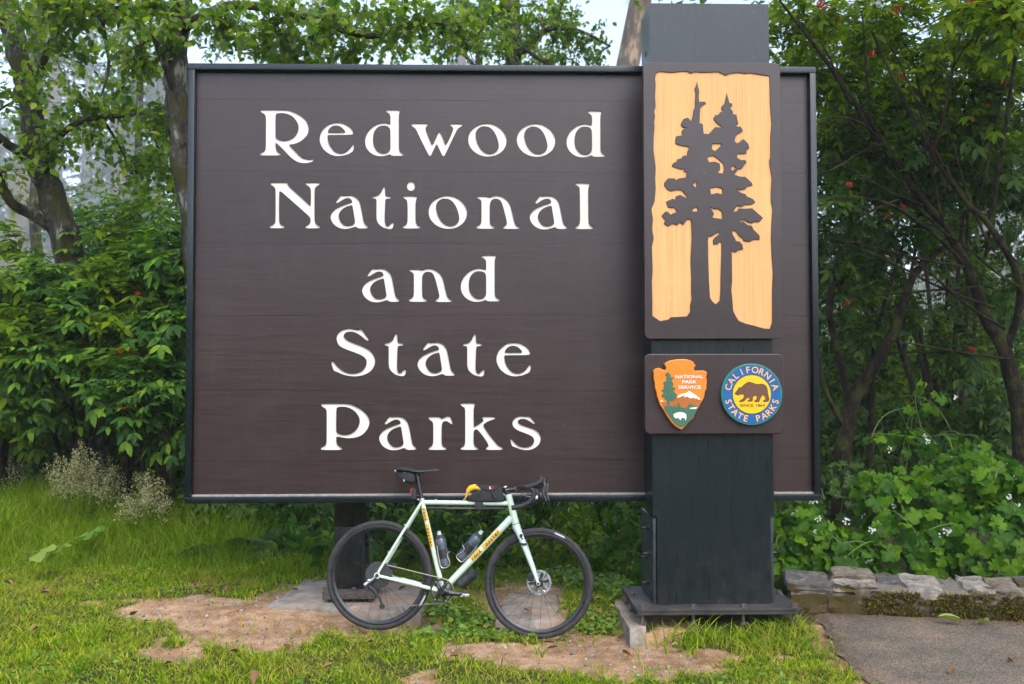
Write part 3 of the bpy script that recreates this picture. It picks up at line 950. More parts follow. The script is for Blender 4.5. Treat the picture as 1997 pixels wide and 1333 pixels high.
cv = lambda lp: [tuple(at(1260 + a / 4.759, 120 + b / 4.759, PFY)[[0, 2]]) for a, b in lp]
plq = curve_fill('carved_tree_plaque', [rrect(1.020, 1.918, 1.903, 3.706, .035)] + [cv(FIELD)] + [cv(h) for h in HOLES], .0545, M['plaque'], pil, PFY, bev=.002)
plq['label'] = 'brown plaque carved with two redwood trees on orange wood'
MB().box(1.032, 1.906, PFY + .008, PFY + .05, 1.915, 3.694).build('wood_field', M['orange_wood'], pil)
plq2 = curve_fill('emblem_plaque', [rrect(1.016, 1.920, 1.289, 1.806, .035)], .0545, M['plaque'], pil, PFY, bev=.006, bev_res=2)

# emblems: traced in a frame 6.06 px per photo pixel with its corner at (1240, 660)
EY = PFY - .032
ez = lambda lp, Y=None: [tuple(at(1240 + a / 6.06, 660 + b / 6.06, EY if Y is None else Y)[[0, 2]]) for a, b in lp]
M['e_orange'] = mat_basic('orange_paint', (0.80, 0.22, 0.012), 0.35, var=.08, scale=20, coat=.3)
M['e_rust'] = mat_basic('brown_orange_paint', (0.42, 0.12, 0.015), 0.4, var=.08)
M['e_white'] = mat_basic('white_paint', (0.80, 0.80, 0.78), 0.4, var=.04)
M['e_green'] = mat_basic('forest_green_paint', (0.045, 0.13, 0.075), 0.4, var=.1)
M['e_blue'] = mat_basic('blue_paint', (0.008, 0.105, 0.30), 0.35, var=.08, coat=.3)
M['e_rim'] = mat_basic('green_rim_paint', (0.02, 0.20, 0.10), 0.35, var=.1, coat=.3)
M['e_yellow'] = mat_basic('yellow_paint', (0.85, 0.50, 0.005), 0.35, var=.05, coat=.3)
M['e_bear'] = mat_basic('bear_brown_paint', (0.13, 0.055, 0.030), 0.45, var=.1)
M['e_black'] = mat_basic('black_paint', (0.012, 0.012, 0.012), 0.45, var=.1)
M['e_letter'] = mat_basic('pale_orange_paint', (0.85, 0.45, 0.16), 0.4, var=.05)
ARROW = [(205,378),(235,355),(270,345),(300,355),(325,370),(352,372),(360,350),(355,325),(335,300),(365,275),(420,255),(490,243),(580,240),(640,255),(675,270),(695,300),(710,322),(690,335),(688,362),(700,380),(755,378),(800,375),(835,390),(843,410),(832,450),(842,500),(835,560),(838,590),(820,620),(815,655),(805,700),(770,760),(745,810),(705,880),(680,935),(630,985),(590,1030),(545,1075),(520,1068),(470,1040),(430,1000),(390,945),(355,890),(320,830),(285,780),(270,730),(250,680),(245,630),(225,580),(225,520),(210,470),(215,420)]
arrow = curve_fill('arrowhead_emblem', [ez(ARROW)], PFY - EY - .0005, M['e_orange'], pil, EY, bev=.005, bev_res=2)
arrow['label'] = 'orange arrowhead emblem with tree, mountain and white bison'


def decal(name, lp, mat, parent, k=1, smooth=True, Y=None):
    """a thin raised paint layer lying on the emblem"""
    y = (EY if Y is None else Y) - .0012 * k
    loops = lp if isinstance(lp[0][0], tuple) else [lp]
    o = curve_fill(name, [ez(chaikin(q, 1) if smooth else q) for q in loops], .0011, M[mat], pil, y)
    o.parent = parent
    return o


decal('mountain', [(290,745),(330,750),(420,740),(480,700),(520,670),(560,655),(630,615),(680,650),(730,690),(768,725),(770,755),(740,805),(700,830),(600,830),(330,820)], 'e_rust', arrow, 1)
decal('snow', [(485,700),(515,660),(560,650),(600,640),(630,615),(665,640),(720,675),(770,722),(740,722),(715,700),(700,712),(680,690),(660,712),(640,690),(632,710),(615,680),(585,690),(560,695),(590,665),(555,675),(520,690)], 'e_white', arrow, 2)
decal('forest', [(330,820),(345,785),(365,800),(400,800),(418,790),(440,805),(455,765),(465,805),(490,800),(505,750),(525,800),(540,812),(600,825),(620,780),(640,775),(655,770),(680,790),(720,795),(740,810),(700,880),(670,930),(630,975),(580,1030),(540,1050),(480,1025),(430,970),(390,910),(355,860)], 'e_green', arrow, 2)
decal('tree', [(350,440),(345,420),(370,400),(395,398),(398,425),(420,430),(405,445),(425,460),(445,450),(440,480),(418,500),(440,520),(445,550),(425,570),(460,575),(468,600),(440,620),(465,640),(488,665),(475,700),(440,735),(405,730),(398,735),(398,815),(372,815),(372,735),(335,715),(345,700),(310,695),(300,660),(335,650),(310,620),(300,605),(340,600),(320,575),(345,565),(320,535),(330,505),(365,500),(355,470),(375,460)], 'e_green', arrow, 3)
decal('bison', [(445,890),(470,880),(490,870),(530,868),(570,875),(595,895),(598,920),(592,965),(585,970),(578,935),(560,938),(550,930),(535,945),(525,970),(515,945),(490,935),(475,945),(455,930),(445,910)], 'e_white', arrow, 3)
decal('lake', [(625,820),(680,812),(730,808),(712,832),(650,830)], 'e_white', arrow, 3)
decal('cloud', [(285,738),(310,728),(325,735),(315,745),(290,745)], 'e_white', arrow, 2)


def text_mesh(s, size=1.0, bold=0.0, shear=0.0, space=1.0):
    cu = bpy.data.curves.new('text', 'FONT')
    cu.body = s
    cu.size = size
    cu.align_x = 'CENTER'
    cu.offset = bold
    cu.shear = shear
    cu.space_character = space
    cu.resolution_u = 3
    ob = bpy.data.objects.new('text_tmp', cu)
    COL.objects.link(ob)
    dg = bpy.context.evaluated_depsgraph_get()
    me = bpy.data.meshes.new_from_object(ob.evaluated_get(dg))
    bpy.data.objects.remove(ob)
    bpy.data.curves.remove(cu)
    V = np.array([v.co[:] for v in me.vertices])
    F = [list(p.vertices) for p in me.polygons]
    bpy.data.meshes.remove(me)
    return V, F


def put_text(name, s, c, w, h, ang, mat, parent, y, bold=0.0):
    """letters standing in the xz plane, centred at c = (x, z), h tall, w wide (or natural), turned by ang"""
    V, F = text_mesh(s, 1.0, bold)
    mn, mx = V.min(0), V.max(0)
    V = V - (mn + mx) / 2
    sx = h / .73 if w is None else w / (mx[0] - mn[0])
    V = V * np.array([sx, h / .73, 1])
    ca, sa = math.cos(ang), math.sin(ang)
    X = V[:, 0] * ca - V[:, 1] * sa + c[0]
    Z = V[:, 0] * sa + V[:, 1] * ca + c[1]
    b = MB()
    b.add(np.stack([X, np.full(len(X), y), Z], -1), F)
    o = b.build(name, M[mat], pil, smooth=False)
    o.parent = parent
    return o


for word, (cx, cy_, w) in {'NATIONAL': (632, 450, 335), 'PARK': (632, 511, 170), 'SERVICE': (633, 574, 270)}.items():
    c = ez([(cx, cy_)])[0]
    put_text('word', word, c, w / 6.06 * 6.37 / 1942, 40 / 6.06 * 6.37 / 1942, 0, 'e_white', arrow, EY - .0052, .012)

cc = ez([(1370, 658)])[0]
rad = 366 / 6.06 * EY / 1942
circ = lambda r, n=64: [(cc[0] + r * math.cos(2 * math.pi * k / n), cc[1] + r * math.sin(2 * math.pi * k / n)) for k in range(n)]
rnd = curve_fill('round_emblem', [circ(rad)], PFY - EY - .0005, M['e_rim'], pil, EY, bev=.004, bev_res=2)
rnd['label'] = 'round blue and yellow emblem with walking bear'
for nm, r, mt_, k in (('blue_ring', rad * .955, 'e_blue', 1), ('dark_ring', rad * .638, 'e_black', 2), ('yellow_disc', rad * .622, 'e_yellow', 3)):
    o = curve_fill(nm, [circ(r)], .0011, M[mt_], pil, EY - .0012 * k)
    o.parent = rnd
BEAR = [(1170,645),(1190,625),(1215,590),(1225,575),(1245,580),(1265,560),(1300,530),(1340,515),(1385,530),(1430,545),(1480,537),(1520,550),(1548,585),(1552,630),(1560,670),(1572,710),(1555,740),(1498,742),(1500,730),(1530,715),(1525,690),(1495,660),(1475,690),(1460,720),(1455,742),(1400,742),(1400,730),(1425,715),(1428,680),(1400,670),(1380,690),(1380,735),(1320,738),(1320,728),(1345,715),(1335,690),(1300,712),(1280,738),(1222,742),(1225,728),(1250,718),(1275,690),(1280,660),(1240,655),(1215,670),(1185,662)]
decal('bear_outline', [(x + (6 if x > 1370 else -6) * abs(x - 1370) / 200, y + (7 if y > 640 else -7) * abs(y - 640) / 110) for x, y in BEAR], 'e_black', rnd, 4)
decal('bear', BEAR, 'e_bear', rnd, 5)
put_text('word', 'SINCE 1864', ez([(1377, 787)])[0], 295 / 6.06 * EY / 1942, 34 / 6.06 * EY / 1942, 0, 'e_black', rnd, EY - .0062, .0)


def ring_text(s, a0, a1, r, h, up):
    for i, ch in enumerate(s):
        if ch == ' ':
            continue
        a = R(a0 + (a1 - a0) * i / (len(s) - 1))
        c = (cc[0] + r * math.cos(a), cc[1] + r * math.sin(a))
        put_text('letter', ch, c, None, h, a - math.pi / 2 if up else a + math.pi / 2, 'e_letter', rnd, EY - .0032, .012)


ring_text('CALIFORNIA', 163, 17, rad * .80, rad * .215, True)
ring_text('STATE PARKS', 197, 343, rad * .80, rad * .215, False)

# ------------------------------------------------------------------ the bicycle (local axes: u forward, v away from the camera, w up)
_y, _l, _p = R(-6.33), R(6.87), R(-2.0)
_fx = np.array([math.cos(_y) * math.cos(_p), math.sin(_y) * math.cos(_p), math.sin(_p)])
_la = np.array([-math.sin(_y), math.cos(_y), 0.0])
_up = np.cross(_fx, _la)
UP = _up * math.cos(_l) + _la * math.sin(_l)
LA = _la * math.cos(_l) - _up * math.sin(_l)
HUB = np.array([-0.703, 6.556, 0.372])
O_B = HUB - UP * .35
BM = Matrix(((_fx[0], LA[0], UP[0], O_B[0]), (_fx[1], LA[1], UP[1], O_B[1]), (_fx[2], LA[2], UP[2], O_B[2]), (0, 0, 0, 1)))
WB = 1.042


def Bz(zx, zy, v=0.0):
    """local point at side offset v, read off an enlarged view of the bicycle (3.566 px per photo pixel from (620, 890))"""
    d = ray(620 + zx / 3.566, 890 + zy / 3.566)
    o = CAM - O_B
    t = (v - o @ LA) / (d @ LA)
    q = o + d * t
    return Vector((q @ _fx, v, q @ UP))


M['mint'] = mat_basic('mint_frame_paint', (0.58, 0.70, 0.55), 0.28, var=.06, scale=14, coat=.5)
M['mintblue'] = mat_basic('pale_blue_mint_paint', (0.56, 0.70, 0.65), 0.28, var=.06, scale=14, coat=.5)
M['rubber'] = mat_basic('tyre_rubber', (0.016, 0.017, 0.019), 0.75, var=.3, scale=24, bump=.0006, col2=(0.050, 0.043, 0.036), detail=8.0)
M['carbon'] = mat_basic('black_carbon', (0.012, 0.012, 0.014), 0.3, var=.2, scale=50, coat=.2)
M['matblack'] = mat_basic('matt_black', (0.016, 0.017, 0.019), 0.55, var=.3, scale=80, bump=.0004)
M['cloth'] = mat_basic('black_bag_cloth', (0.020, 0.021, 0.023), 0.8, var=.35, scale=150, bump=.0008)
M['alloy'] = mat_basic('silver_alloy', (0.62, 0.62, 0.63), 0.3, 0.9, var=.15, scale=60)
M['darkalloy'] = mat_basic('grey_alloy', (0.11, 0.105, 0.10), 0.38, 0.85, var=.4, scale=120)
M['cagewire'] = mat_basic('titanium_wire', (0.52, 0.46, 0.40), 0.35, 0.8, var=.15)
M['chainm'] = mat_basic('chain_steel', (0.30, 0.27, 0.22), 0.4, 0.85, var=.4, scale=200)
M['bottle'] = mat_basic('smoky_bottle_plastic', (0.055, 0.075, 0.09), 0.3, var=.2, scale=18, spec=.6)
M['bottlelid'] = mat_basic('dark_bottle_cap', (0.03, 0.036, 0.042), 0.4, var=.1)
M['valve'] = mat_basic('milky_plastic', (0.48, 0.52, 0.55), 0.35, var=.1)
M['sticker'] = mat_basic('yellow_sticker', (0.78, 0.40, 0.004), 0.4, var=.05)
M['banana'] = mat_basic('banana_peel', (0.80, 0.46, 0.02), 0.5, var=.1, scale=30)
M['banana_tip'] = mat_basic('banana_stem', (0.30, 0.22, 0.05), 0.7, var=.3)
M['red'] = mat_basic('red_lens', (0.55, 0.02, 0.012), 0.2, var=.1, coat=.4)
M['white'] = mat_basic('white_plastic', (0.78, 0.78, 0.77), 0.35, var=.05)
M['greystrip'] = mat_basic('grey_reflective', (0.40, 0.41, 0.42), 0.45, var=.15)

bike = bpy.data.objects.new('bicycle', None)
bike.empty_display_size = .2
COL.objects.link(bike)
bike.matrix_world = BM
tag(bike, 'mint green drop bar bicycle leaning against the sign', 'bicycle')
bpart = lambda mb, name, mat, parent=None, **k: mb.build(name, M[mat], parent or bike, local=True, **k)


def bike_thing(name, label, cat, group=None, at_=None):
    """something carried by the bicycle: a top-level Empty in the bicycle's pose"""
    o = bpy.data.objects.new(name, None)
    o.empty_display_size = .05
    COL.objects.link(o)
    o.matrix_world = BM
    return tag(o, label, cat, group)


RH, FH = Vector((0, 0, .35)), Vector((WB, 0, .35))
BB = Bz(868, 930)
ST = Bz(722, 300)
STJ = Bz(735, 318)
HT, HB = Bz(1325, 268), Bz(1376, 468)
TTF, DTF = Bz(1322, 326), Bz(1346, 425)

# --- frame
f = MB()
f.tube([BB, ST], .0165, 16)
f.tube([STJ, TTF], .0155, 16)
f.tube([BB, BB.lerp(DTF, .5), DTF], [.021, .0235, .0235], 18)
f.tube([HT, HB], [.0215, .0245], 20)
f.lathe(HT - (HT - HB).normalized() * -.002, (HT - HB).normalized(), [(-.012, .0235), (.002, .0235)], 20)
f.lathe(BB + Vector((0, -.036, 0)), (0, 1, 0), [(0, .022), (.072, .022)], 20)
for s in (-1, 1):
    d = RH + Vector((0, .062 * s, 0))
    f.tube([BB + Vector((-.015, .032 * s, -.002)), BB.lerp(RH, .45) + Vector((0, .045 * s, 0)), d + Vector((.02, 0, -.004))], [.0125, .0125, .010], 12)
    f.tube([ST + Vector((.0, .020 * s, -.022)), ST.lerp(RH, .5) + Vector((0, .045 * s, -.004)), d + Vector((.006, 0, .02))], [.0095, .0095, .0085], 12)
    f.lathe(d + Vector((0, -.004, 0)), (0, 1, 0), [(0, .020), (.008, .020)], 18)
for zx, zy in ((820, 302), (1017, 300)):
    p = Bz(zx, zy)
    f.tube([p + Vector((-.006, 0, -.002)), p + Vector((0, 0, .005)), p + Vector((.006, 0, -.002))], .003, 6)
for zx, zy in ((610, 480), (495, 670)):
    p = Bz(zx, zy, -.045)
    f.ball(p + Vector((-.004, 0, .004)), .006, 6, 5)
frame = bpart(f, 'frame', 'mint')
bpart(MB().lathe(ST + Vector((.003, 0, -.006)), (ST - BB).normalized(), [(0, .0195), (.014, .0195)], 20).ball(ST + Vector((-.024, 0, .0)), .008, 8, 6), 'seat_clamp', 'alloy')

# --- fork
f = MB()
CR = HB + (HB - HT).normalized() * .006
f.lathe(HB, (HB - HT).normalized(), [(0, .0255), (.02, .027), (.045, .024), (.06, .014)], 20)
for s in (-1, 1):
    a = CR + (FH - CR) * .04 + Vector((0, .022 * s, 0))
    e = FH + Vector((0, .052 * s, 0))
    f.tube([a, a.lerp(e, .16) + Vector((.004, .018 * s, 0)), a.lerp(e, .55) + Vector((.003, .006 * s, 0)), e], [.021, .020, .0145, .0085], 14)
    f.lathe(e + Vector((0, -.005, 0)), (0, 1, 0), [(0, .013), (.010, .013)], 14)
fork = bpart(f, 'fork', 'mintblue')
bpart(MB().lathe(HB + (HT - HB).normalized() * -.001, (HT - HB).normalized(), [(-.002, .0262), (.002, .0262)], 20), 'headset_ring', 'matblack')


# --- wheels
def wheel(hub, front):
    me_o = bpy.data.objects.new('wheel', None)
    COL.objects.link(me_o)
    me_o.parent = bike
    me_o.location = hub
    t = MB()
    nR, nr, R0, r0 = 72, 12, .331, .0192
    for i in range(nR):
        a = 2 * math.pi * i / nR
        for k in range(nr):
            b = 2 * math.pi * k / nr
            rr = R0 + r0 * math.cos(b) * 1.0
            t.v.append((rr * math.cos(a), r0 * math.sin(b), rr * math.sin(a)))
    for i in range(nR):
        for k in range(nr):
            t.f.append((i * nr + k, i * nr + (k + 1) % nr, ((i + 1) % nR) * nr + (k + 1) % nr, ((i + 1) % nR) * nr + k))
    ty = bpart(t, 'tyre', 'rubber', me_o)
    rm = MB()
    prof = [(.3185, -.0125), (.3135, -.0135), (.300, -.0125), (.290, -.007), (.288, 0), (.290, .007), (.300, .0125), (.3135, .0135), (.3185, .0125)]
    m_ = len(prof)
    for i in range(nR):
        a = 2 * math.pi * i / nR
        for (r_, v_) in prof:
            rm.v.append((r_ * math.cos(a), v_, r_ * math.sin(a)))
    for i in range(nR):
        for k in range(m_):
            rm.f.append((i * m_ + k, i * m_ + (k + 1) % m_, ((i + 1) % nR) * m_ + (k + 1) % m_, ((i + 1) % nR) * m_ + k))
    bpart(rm, 'rim', 'carbon', me_o)
    bpart(MB().lathe((0, -.055, 0), (0, 1, 0), [(0, .010), (.012, .012), (.03, .024), (.034, .024), (.04, .013), (.07, .013), (.078, .026), (.082, .026), (.095, .012), (.11, .010)], 20), 'hub', 'matblack', me_o)
    sp = MB().tube([(0.022, 0, 0), (.290, 0, 0)], .0010, 5)
    spm = None
    for i in range(24):
        a = 2 * math.pi * i / 24 + .07
        sgn = -1 if i % 2 else 1
        lead = .9 if (i // 2) % 2 else -.9
        p0 = Vector((.023 * math.cos(a + lead), (.025 if sgn > 0 else -.021), .023 * math.sin(a + lead)))
        p1 = Vector((.291 * math.cos(a), 0, .291 * math.sin(a)))
        if spm is None:
            so = MB().tube([(0, 0, 0), (1, 0, 0)], [.0010, .0010], 5).build('spoke', M['matblack'], me_o, local=True)
            spm = so.data
        else:
            so = bpy.data.objects.new('spoke', spm)
            COL.objects.link(so)
            so.parent = me_o
        dv = p1 - p0
        q = Vector((1, 0, 0)).rotation_difference(dv)
        so.matrix_basis = Matrix.Translation(p0) @ q.to_matrix().to_4x4() @ Matrix.Diagonal((dv.length, 1, 1, 1))
    # tread label strip on the tyre wall
    lab = MB()
    a0, a1 = (math.radians(62), math.radians(74)) if front else (math.radians(-33), math.radians(-20))
    for i in range(7):
        a = a0 + (a1 - a0) * i / 6
        for rr, vv in ((.3385, -.0182), (.3275, -.0198)):
            lab.v.append((rr * math.cos(a), vv, rr * math.sin(a)))
    for i in range(6):
        lab.f.append((2 * i, 2 * i + 1, 2 * i + 3, 2 * i + 2))
    bpart(lab, 'tyre_label', 'greystrip', me_o)
    # disc brake rotor on the far side
    ro = MB()
    nn = 48
    for rr, (ra, rb) in enumerate(((.080, .066), (.062, .018))):
        b0 = len(ro.v)
        for i in range(nn):
            a = 2 * math.pi * i / nn
            for r_ in (ra, rb):
                for v_ in (.046, .049):
                    ro.v.append((r_ * math.cos(a), v_, r_ * math.sin(a)))
        for i in range(nn):
            j = (i + 1) % nn
            if rr == 1 and i % 8 in (0, 1, 2):
                continue
            for q in ((0, 2), (3, 1), (1, 0), (2, 3)):
                ro.f.append((b0 + i * 4 + q[0], b0 + i * 4 + q[1], b0 + j * 4 + q[1], b0 + j * 4 + q[0]))
    for i in range(6):
        a = 2 * math.pi * i / 6
        ro.tube([(.06 * math.cos(a), .0475, .06 * math.sin(a)), (.068 * math.cos(a + .12), .0475, .068 * math.sin(a + .12))], .004, 6)
    bpart(ro, 'brake_rotor', 'alloy', me_o)
    return me_o


wr = wheel(RH, False)
wf = wheel(FH, True)
wr['label'] = 'rear wheel with large cassette and black spokes'
# tube valve
bpart(MB().tube([(.287 * math.cos(-.87), 0, .287 * math.sin(-.87)), (.252 * math.cos(-.87), 0, .252 * math.sin(-.87))], .003, 6), 'valve', 'matblack', wr)
# brake calipers
bpart(MB().box(WB - .075, WB - .035, .035, .062, .355, .405, .006).tube([(WB - .04, .05, .40), (WB - .06, .05, .42)], .006, 8), 'brake_caliper', 'matblack')
bpart(MB().box(.055, .105, .035, .060, .385, .425, .006), 'brake_caliper', 'matblack')

# --- drive train
c = MB()
for k in range(11):
    r_ = .0865 - .0060 * k
    v0 = -.022 - .0036 * k
    nt_ = 44
    b0 = len(c.v)
    for i in range(nt_):
        a = 2 * math.pi * i / nt_
        rr = r_ + (.0022 if i % 2 else -.0018)
        c.v.append((rr * math.cos(a), v0, .35 + rr * math.sin(a)))
        c.v.append((rr * math.cos(a), v0 + .0018, .35 + rr * math.sin(a)))
    for i in range(nt_):
        j = (i + 1) % nt_
        c.f.append((b0 + 2 * i, b0 + 2 * i + 1, b0 + 2 * j + 1, b0 + 2 * j))
    for s_ in (0, 1):
        # ring with open windows: annulus near the teeth
        b1 = len(c.v)
        for i in range(nt_):
            a = 2 * math.pi * i / nt_
            ri = max(r_ - .013, .012)
            c.v.append((ri * math.cos(a), v0 + .0018 * s_, .35 + ri * math.sin(a)))
        for i in range(nt_):
            j = (i + 1) % nt_
            c.f.append((b0 + 2 * i + s_, b0 + 2 * j + s_, b1 + j, b1 + i))
for i in range(7):
    a = 2 * math.pi * i / 7
    c.tube([(.078 * math.cos(a), -.0215, .35 + .078 * math.sin(a)), (.018 * math.cos(a + .5), -.05, .35 + .018 * math.sin(a + .5))], .0035, 6)
bpart(c, 'cassette', 'darkalloy')
bpart(MB().lathe(RH + Vector((0, -.072, 0)), (0, 1, 0), [(0, .011), (.012, .012)], 16), 'axle', 'matblack')
bpart(MB().lathe(FH + Vector((0, -.064, 0)), (0, 1, 0), [(0, .008), (.012, .009)], 16), 'axle', 'matblack')

# chainring with spider and crank arms
cr = MB()
cv_ = -.046
BBn = Vector((BB.x, 0, BB.z))
nt_ = 80
for (ra, rb) in (((.0765, .0640)),):
    b0 = len(cr.v)
    for i in range(nt_):
        a = 2 * math.pi * i / nt_
        for r_ in (ra + (.0022 if i % 2 else -.0014), rb):
            for v_ in (cv_ - .0025, cv_ + .0025):
                cr.v.append((BBn.x + r_ * math.cos(a), v_, BBn.z + r_ * math.sin(a)))
    for i in range(nt_):
        j = (i + 1) % nt_
        for q in ((0, 2), (3, 1), (1, 0), (2, 3)):
            cr.f.append((b0 + i * 4 + q[0], b0 + i * 4 + q[1], b0 + j * 4 + q[1], b0 + j * 4 + q[0]))
bpart(cr, 'chainring', 'matblack')
ck = MB()
for a in (60, 125, 235, 300):
    e = BBn + Vector((.068 * math.cos(R(a)), cv_ - .003, .068 * math.sin(R(a))))
    ck.tube([BBn + Vector((0, cv_ - .006, 0)), e], [.017, .0085], 10)
tip = Bz(1038, 962, cv_ - .022)
hb_ = BBn + Vector((-.004, cv_ - .02, 0))
dirc = (tip - hb_).normalized()
pp = dirc.cross(Vector((0, 1, 0))).normalized()
secs = [(0, .025, .014), (.03, .024, .014), (.08, .017, .012), (.13, .0145, .011), (.165, .0135, .010), (.180, .008, .008)]
b0 = len(ck.v)
for d_, h_, t_ in secs:
    c0 = hb_ + dirc * d_
    for k in range(12):
        a = 2 * math.pi * k / 12
        ck.v.append(tuple(c0 + pp * h_ * math.cos(a) + Vector((0, 1, 0)) * t_ * math.sin(a)))
for i in range(len(secs) - 1):
    for k in range(12):
        k2 = (k + 1) % 12
        ck.f.append((b0 + i * 12 + k, b0 + i * 12 + k2, b0 + (i + 1) * 12 + k2, b0 + (i + 1) * 12 + k))
ck.f.append(tuple(b0 + k for k in range(12)))
ck.f.append(tuple(b0 + (len(secs) - 1) * 12 + k for k in reversed(range(12))))
ck.lathe(BBn + Vector((0, cv_ - .036, 0)), (0, 1, 0), [(0, .020), (.004, .024), (.03, .024)], 20)
crank = bpart(ck, 'crank', 'carbon')
far = MB().tube([BBn + Vector((0, .05, 0)), BBn + Vector((0, .05, 0)) - dirc * .172], [.017, .012], 10)
bpart(far, 'crank', 'carbon')
for a in (60, 125, 235, 300):
    e = BBn + Vector((.066 * math.cos(R(a)), cv_ - .010, .066 * math.sin(R(a))))
    bpart(MB().lathe(e, (0, 1, 0), [(-.004, .0048), (.004, .0048)], 10), 'chainring_bolt', 'alloy', crank)
V, F = text_mesh('DURA-ACE', .0125, 0, .3, 1.1)
tm = MB()
tm.add([tuple(hb_ + dirc * (.088 + p[0]) + Vector((0, -.0128, 0)) - pp * (p[1] - .003) * (1 if pp.z < 0 else -1)) for p in V], F)
bpart(tm, 'lettering', 'greystrip', crank, smooth=False)
# pedals (clip type)
for sgn, base in ((-1, hb_ + dirc * .168), (1, BBn + Vector((0, .06, 0)) - dirc * .168)):
    pd = MB()
    c0 = base + Vector((0, sgn * .03, 0))
    pd.tube([base, base + Vector((0, sgn * .06, 0))], .006, 10)
    pd.box(c0.x - .022, c0.x + .022, c0.y - .014, c0.y + .014, c0.z - .010, c0.z + .010, .004)
    pd.tube([c0 + Vector((.026, -.02, .004)), c0 + Vector((.032, 0, .008)), c0 + Vector((.026, .02, .004))], .0035, 6)
    pd.tube([c0 + Vector((-.026, -.02, -.004)), c0 + Vector((-.034, 0, -.010)), c0 + Vector((-.026, .02, -.004))], .0035, 6)
    bpart(pd, 'pedal', 'alloy')

# derailleur
d = MB()
v_ = -.075
d.tube([Bz(400, 835, v_), Bz(375, 860, v_)], [.008, .009], 10)
d.tube([Bz(375, 855, v_), Bz(330, 890, v_ - .004)], [.011, .013], 10)
d.ball(Bz(330, 890, v_ - .006), (.014, .012, .014), 10, 8)
d.ball(Bz(352, 862, v_ - .006), (.009, .010, .012), 10, 8)
d1 = bpart(d, 'rear_derailleur', 'alloy')
d = MB()
v_ = -.055
d.tube([Bz(345, 890, v_), Bz(385, 925, v_), Bz(400, 945, v_)], [.012, .016, .014], 10)
d.tube([Bz(395, 940, v_), Bz(430, 985, v_), Bz(450, 1040, v_)], [.011, .008, .009], 10)
d.lathe(Bz(445, 1042, v_ - .006), (0, 1, 0), [(0, .017), (.012, .017)], 14)
d.lathe(Bz(392, 930, v_ - .006), (0, 1, 0), [(0, .016), (.012, .016)], 14)
bpart(d, 'derailleur_cage', 'matblack', d1)
# front mech like guide left out; the chain runs over the sprocket and the chainring
ch = []
CRr = .0765
up0 = RH + Vector((.052, -.036, .068))
up1 = BBn + Vector((CRr * .12, cv_, CRr * 1.0))
n_ = 46
for i in range(n_ + 1):
    ch.append(up0.lerp(up1, i / n_))
for i in range(1, 30):
    a = R(83 - 176 * i / 30)
    ch.append(BBn + Vector((CRr * math.cos(a), cv_, CRr * math.sin(a))))
lo0 = BBn + Vector((-.004, cv_, -CRr))
lo1 = Bz(470, 1052, -.055)
for i in range(n_ - 4):
    ch.append(lo0.lerp(lo1, i / (n_ - 5)))
cm = MB()
for i in range(len(ch) - 1):
    a, b = ch[i], ch[i + 1]
    t = (b - a).normalized()
    if i % 2:
        cm.tube([a - t * .002, b + t * .002], .0040, 5)
    else:
        cm.tube([a - t * .001, b + t * .001], .0030, 5)
bpart(cm, 'chain', 'chainm')
chain = cm

# --- cockpit
SC = HT + (HT - HB).normalized()
sx = (HT - HB).normalized()
bpart(MB().lathe(HT, sx, [(0, .019), (.022, .019)], 18), 'headset_spacer', 'matblack')
stm = MB()
s0, s1 = Bz(1308, 236), Bz(1400, 222)
stm.tube([s0, s0.lerp(s1, .25), s1], [.020, .0155, .0165], 16)
stm.lathe(s0 - sx * .018, sx, [(0, .0185), (.040, .0185)], 18)
stm.lathe(s1 + Vector((0, -.024, 0)), (0, 1, 0), [(0, .020), (.048, .020)], 18)
stem = bpart(stm, 'stem', 'carbon')
bpart(MB().lathe(s0 + sx * .022, sx, [(0, .017), (.006, .015)], 18), 'top_cap', 'alloy', stem)
bpart(MB().lathe(s0.lerp(s1, .74), (s1 - s0).normalized(), [(0, .0175), (.004, .0175)], 18), 'yellow_band', 'sticker', stem)
hb2 = MB()
for s in (-1, 1):
    vv = .205 * s if s < 0 else .19
    dz = lambda x, y: Bz(x, y, -.205) + Vector((0, -.205 + .205 * 0, 0)) if False else Vector((Bz(x, y, -.205).x, vv, Bz(x, y, -.205).z))
    pts = [s1 + Vector((0, .02 * s, 0)), s1 + Vector((0, .12 * s, .002)), Vector((dz(1415, 212).x, .185 * s, dz(1415, 212).z)), dz(1450, 208), dz(1482, 218), dz(1503, 248), dz(1497, 287), dz(1465, 322), dz(1420, 343), dz(1375, 353), dz(1347, 356)]
    # smooth the bend
    P = [pts[0]]
    for i in range(1, len(pts) - 1):
        P += [pts[i] * .75 + pts[i - 1] * .25, pts[i], pts[i] * .75 + pts[i + 1] * .25]
    P.append(pts[-1])
    hb2.tube(P, [.0155] * 3 + [.016] * (len(P) - 3), 14)
bar = bpart(hb2, 'handlebar', 'matblack')
for s in (-1, 1):
    vv = .205 * s if s < 0 else .19
    q = lambda x, y: Vector((Bz(x, y, -.205).x, vv, Bz(x, y, -.205).z))
    hd = MB()
    hd.tube([q(1440, 212), q(1480, 206), q(1520, 190), q(1552, 172), q(1556, 152), q(1543, 138)], [.0165, .019, .0195, .0185, .0145, .010], 14)
    h_o = bpart(hd, 'brake_hood', 'matblack')
    lv = MB()
    ps = [q(1572, 180), q(1580, 205), q(1568, 235), q(1568, 262), q(1580, 288), q(1588, 308)]
    lv.tube(ps, [.010, .010, .011, .0095, .007, .005], 8)
    bpart(lv, 'brake_lever', 'darkalloy', h_o)
cb = MB()
cb.tube([q(1445, 225), Bz(1435, 300, -.1), Bz(1425, 380, -.03), Bz(1412, 445, -.01), Bz(1395, 470, .0)], .0025, 6)
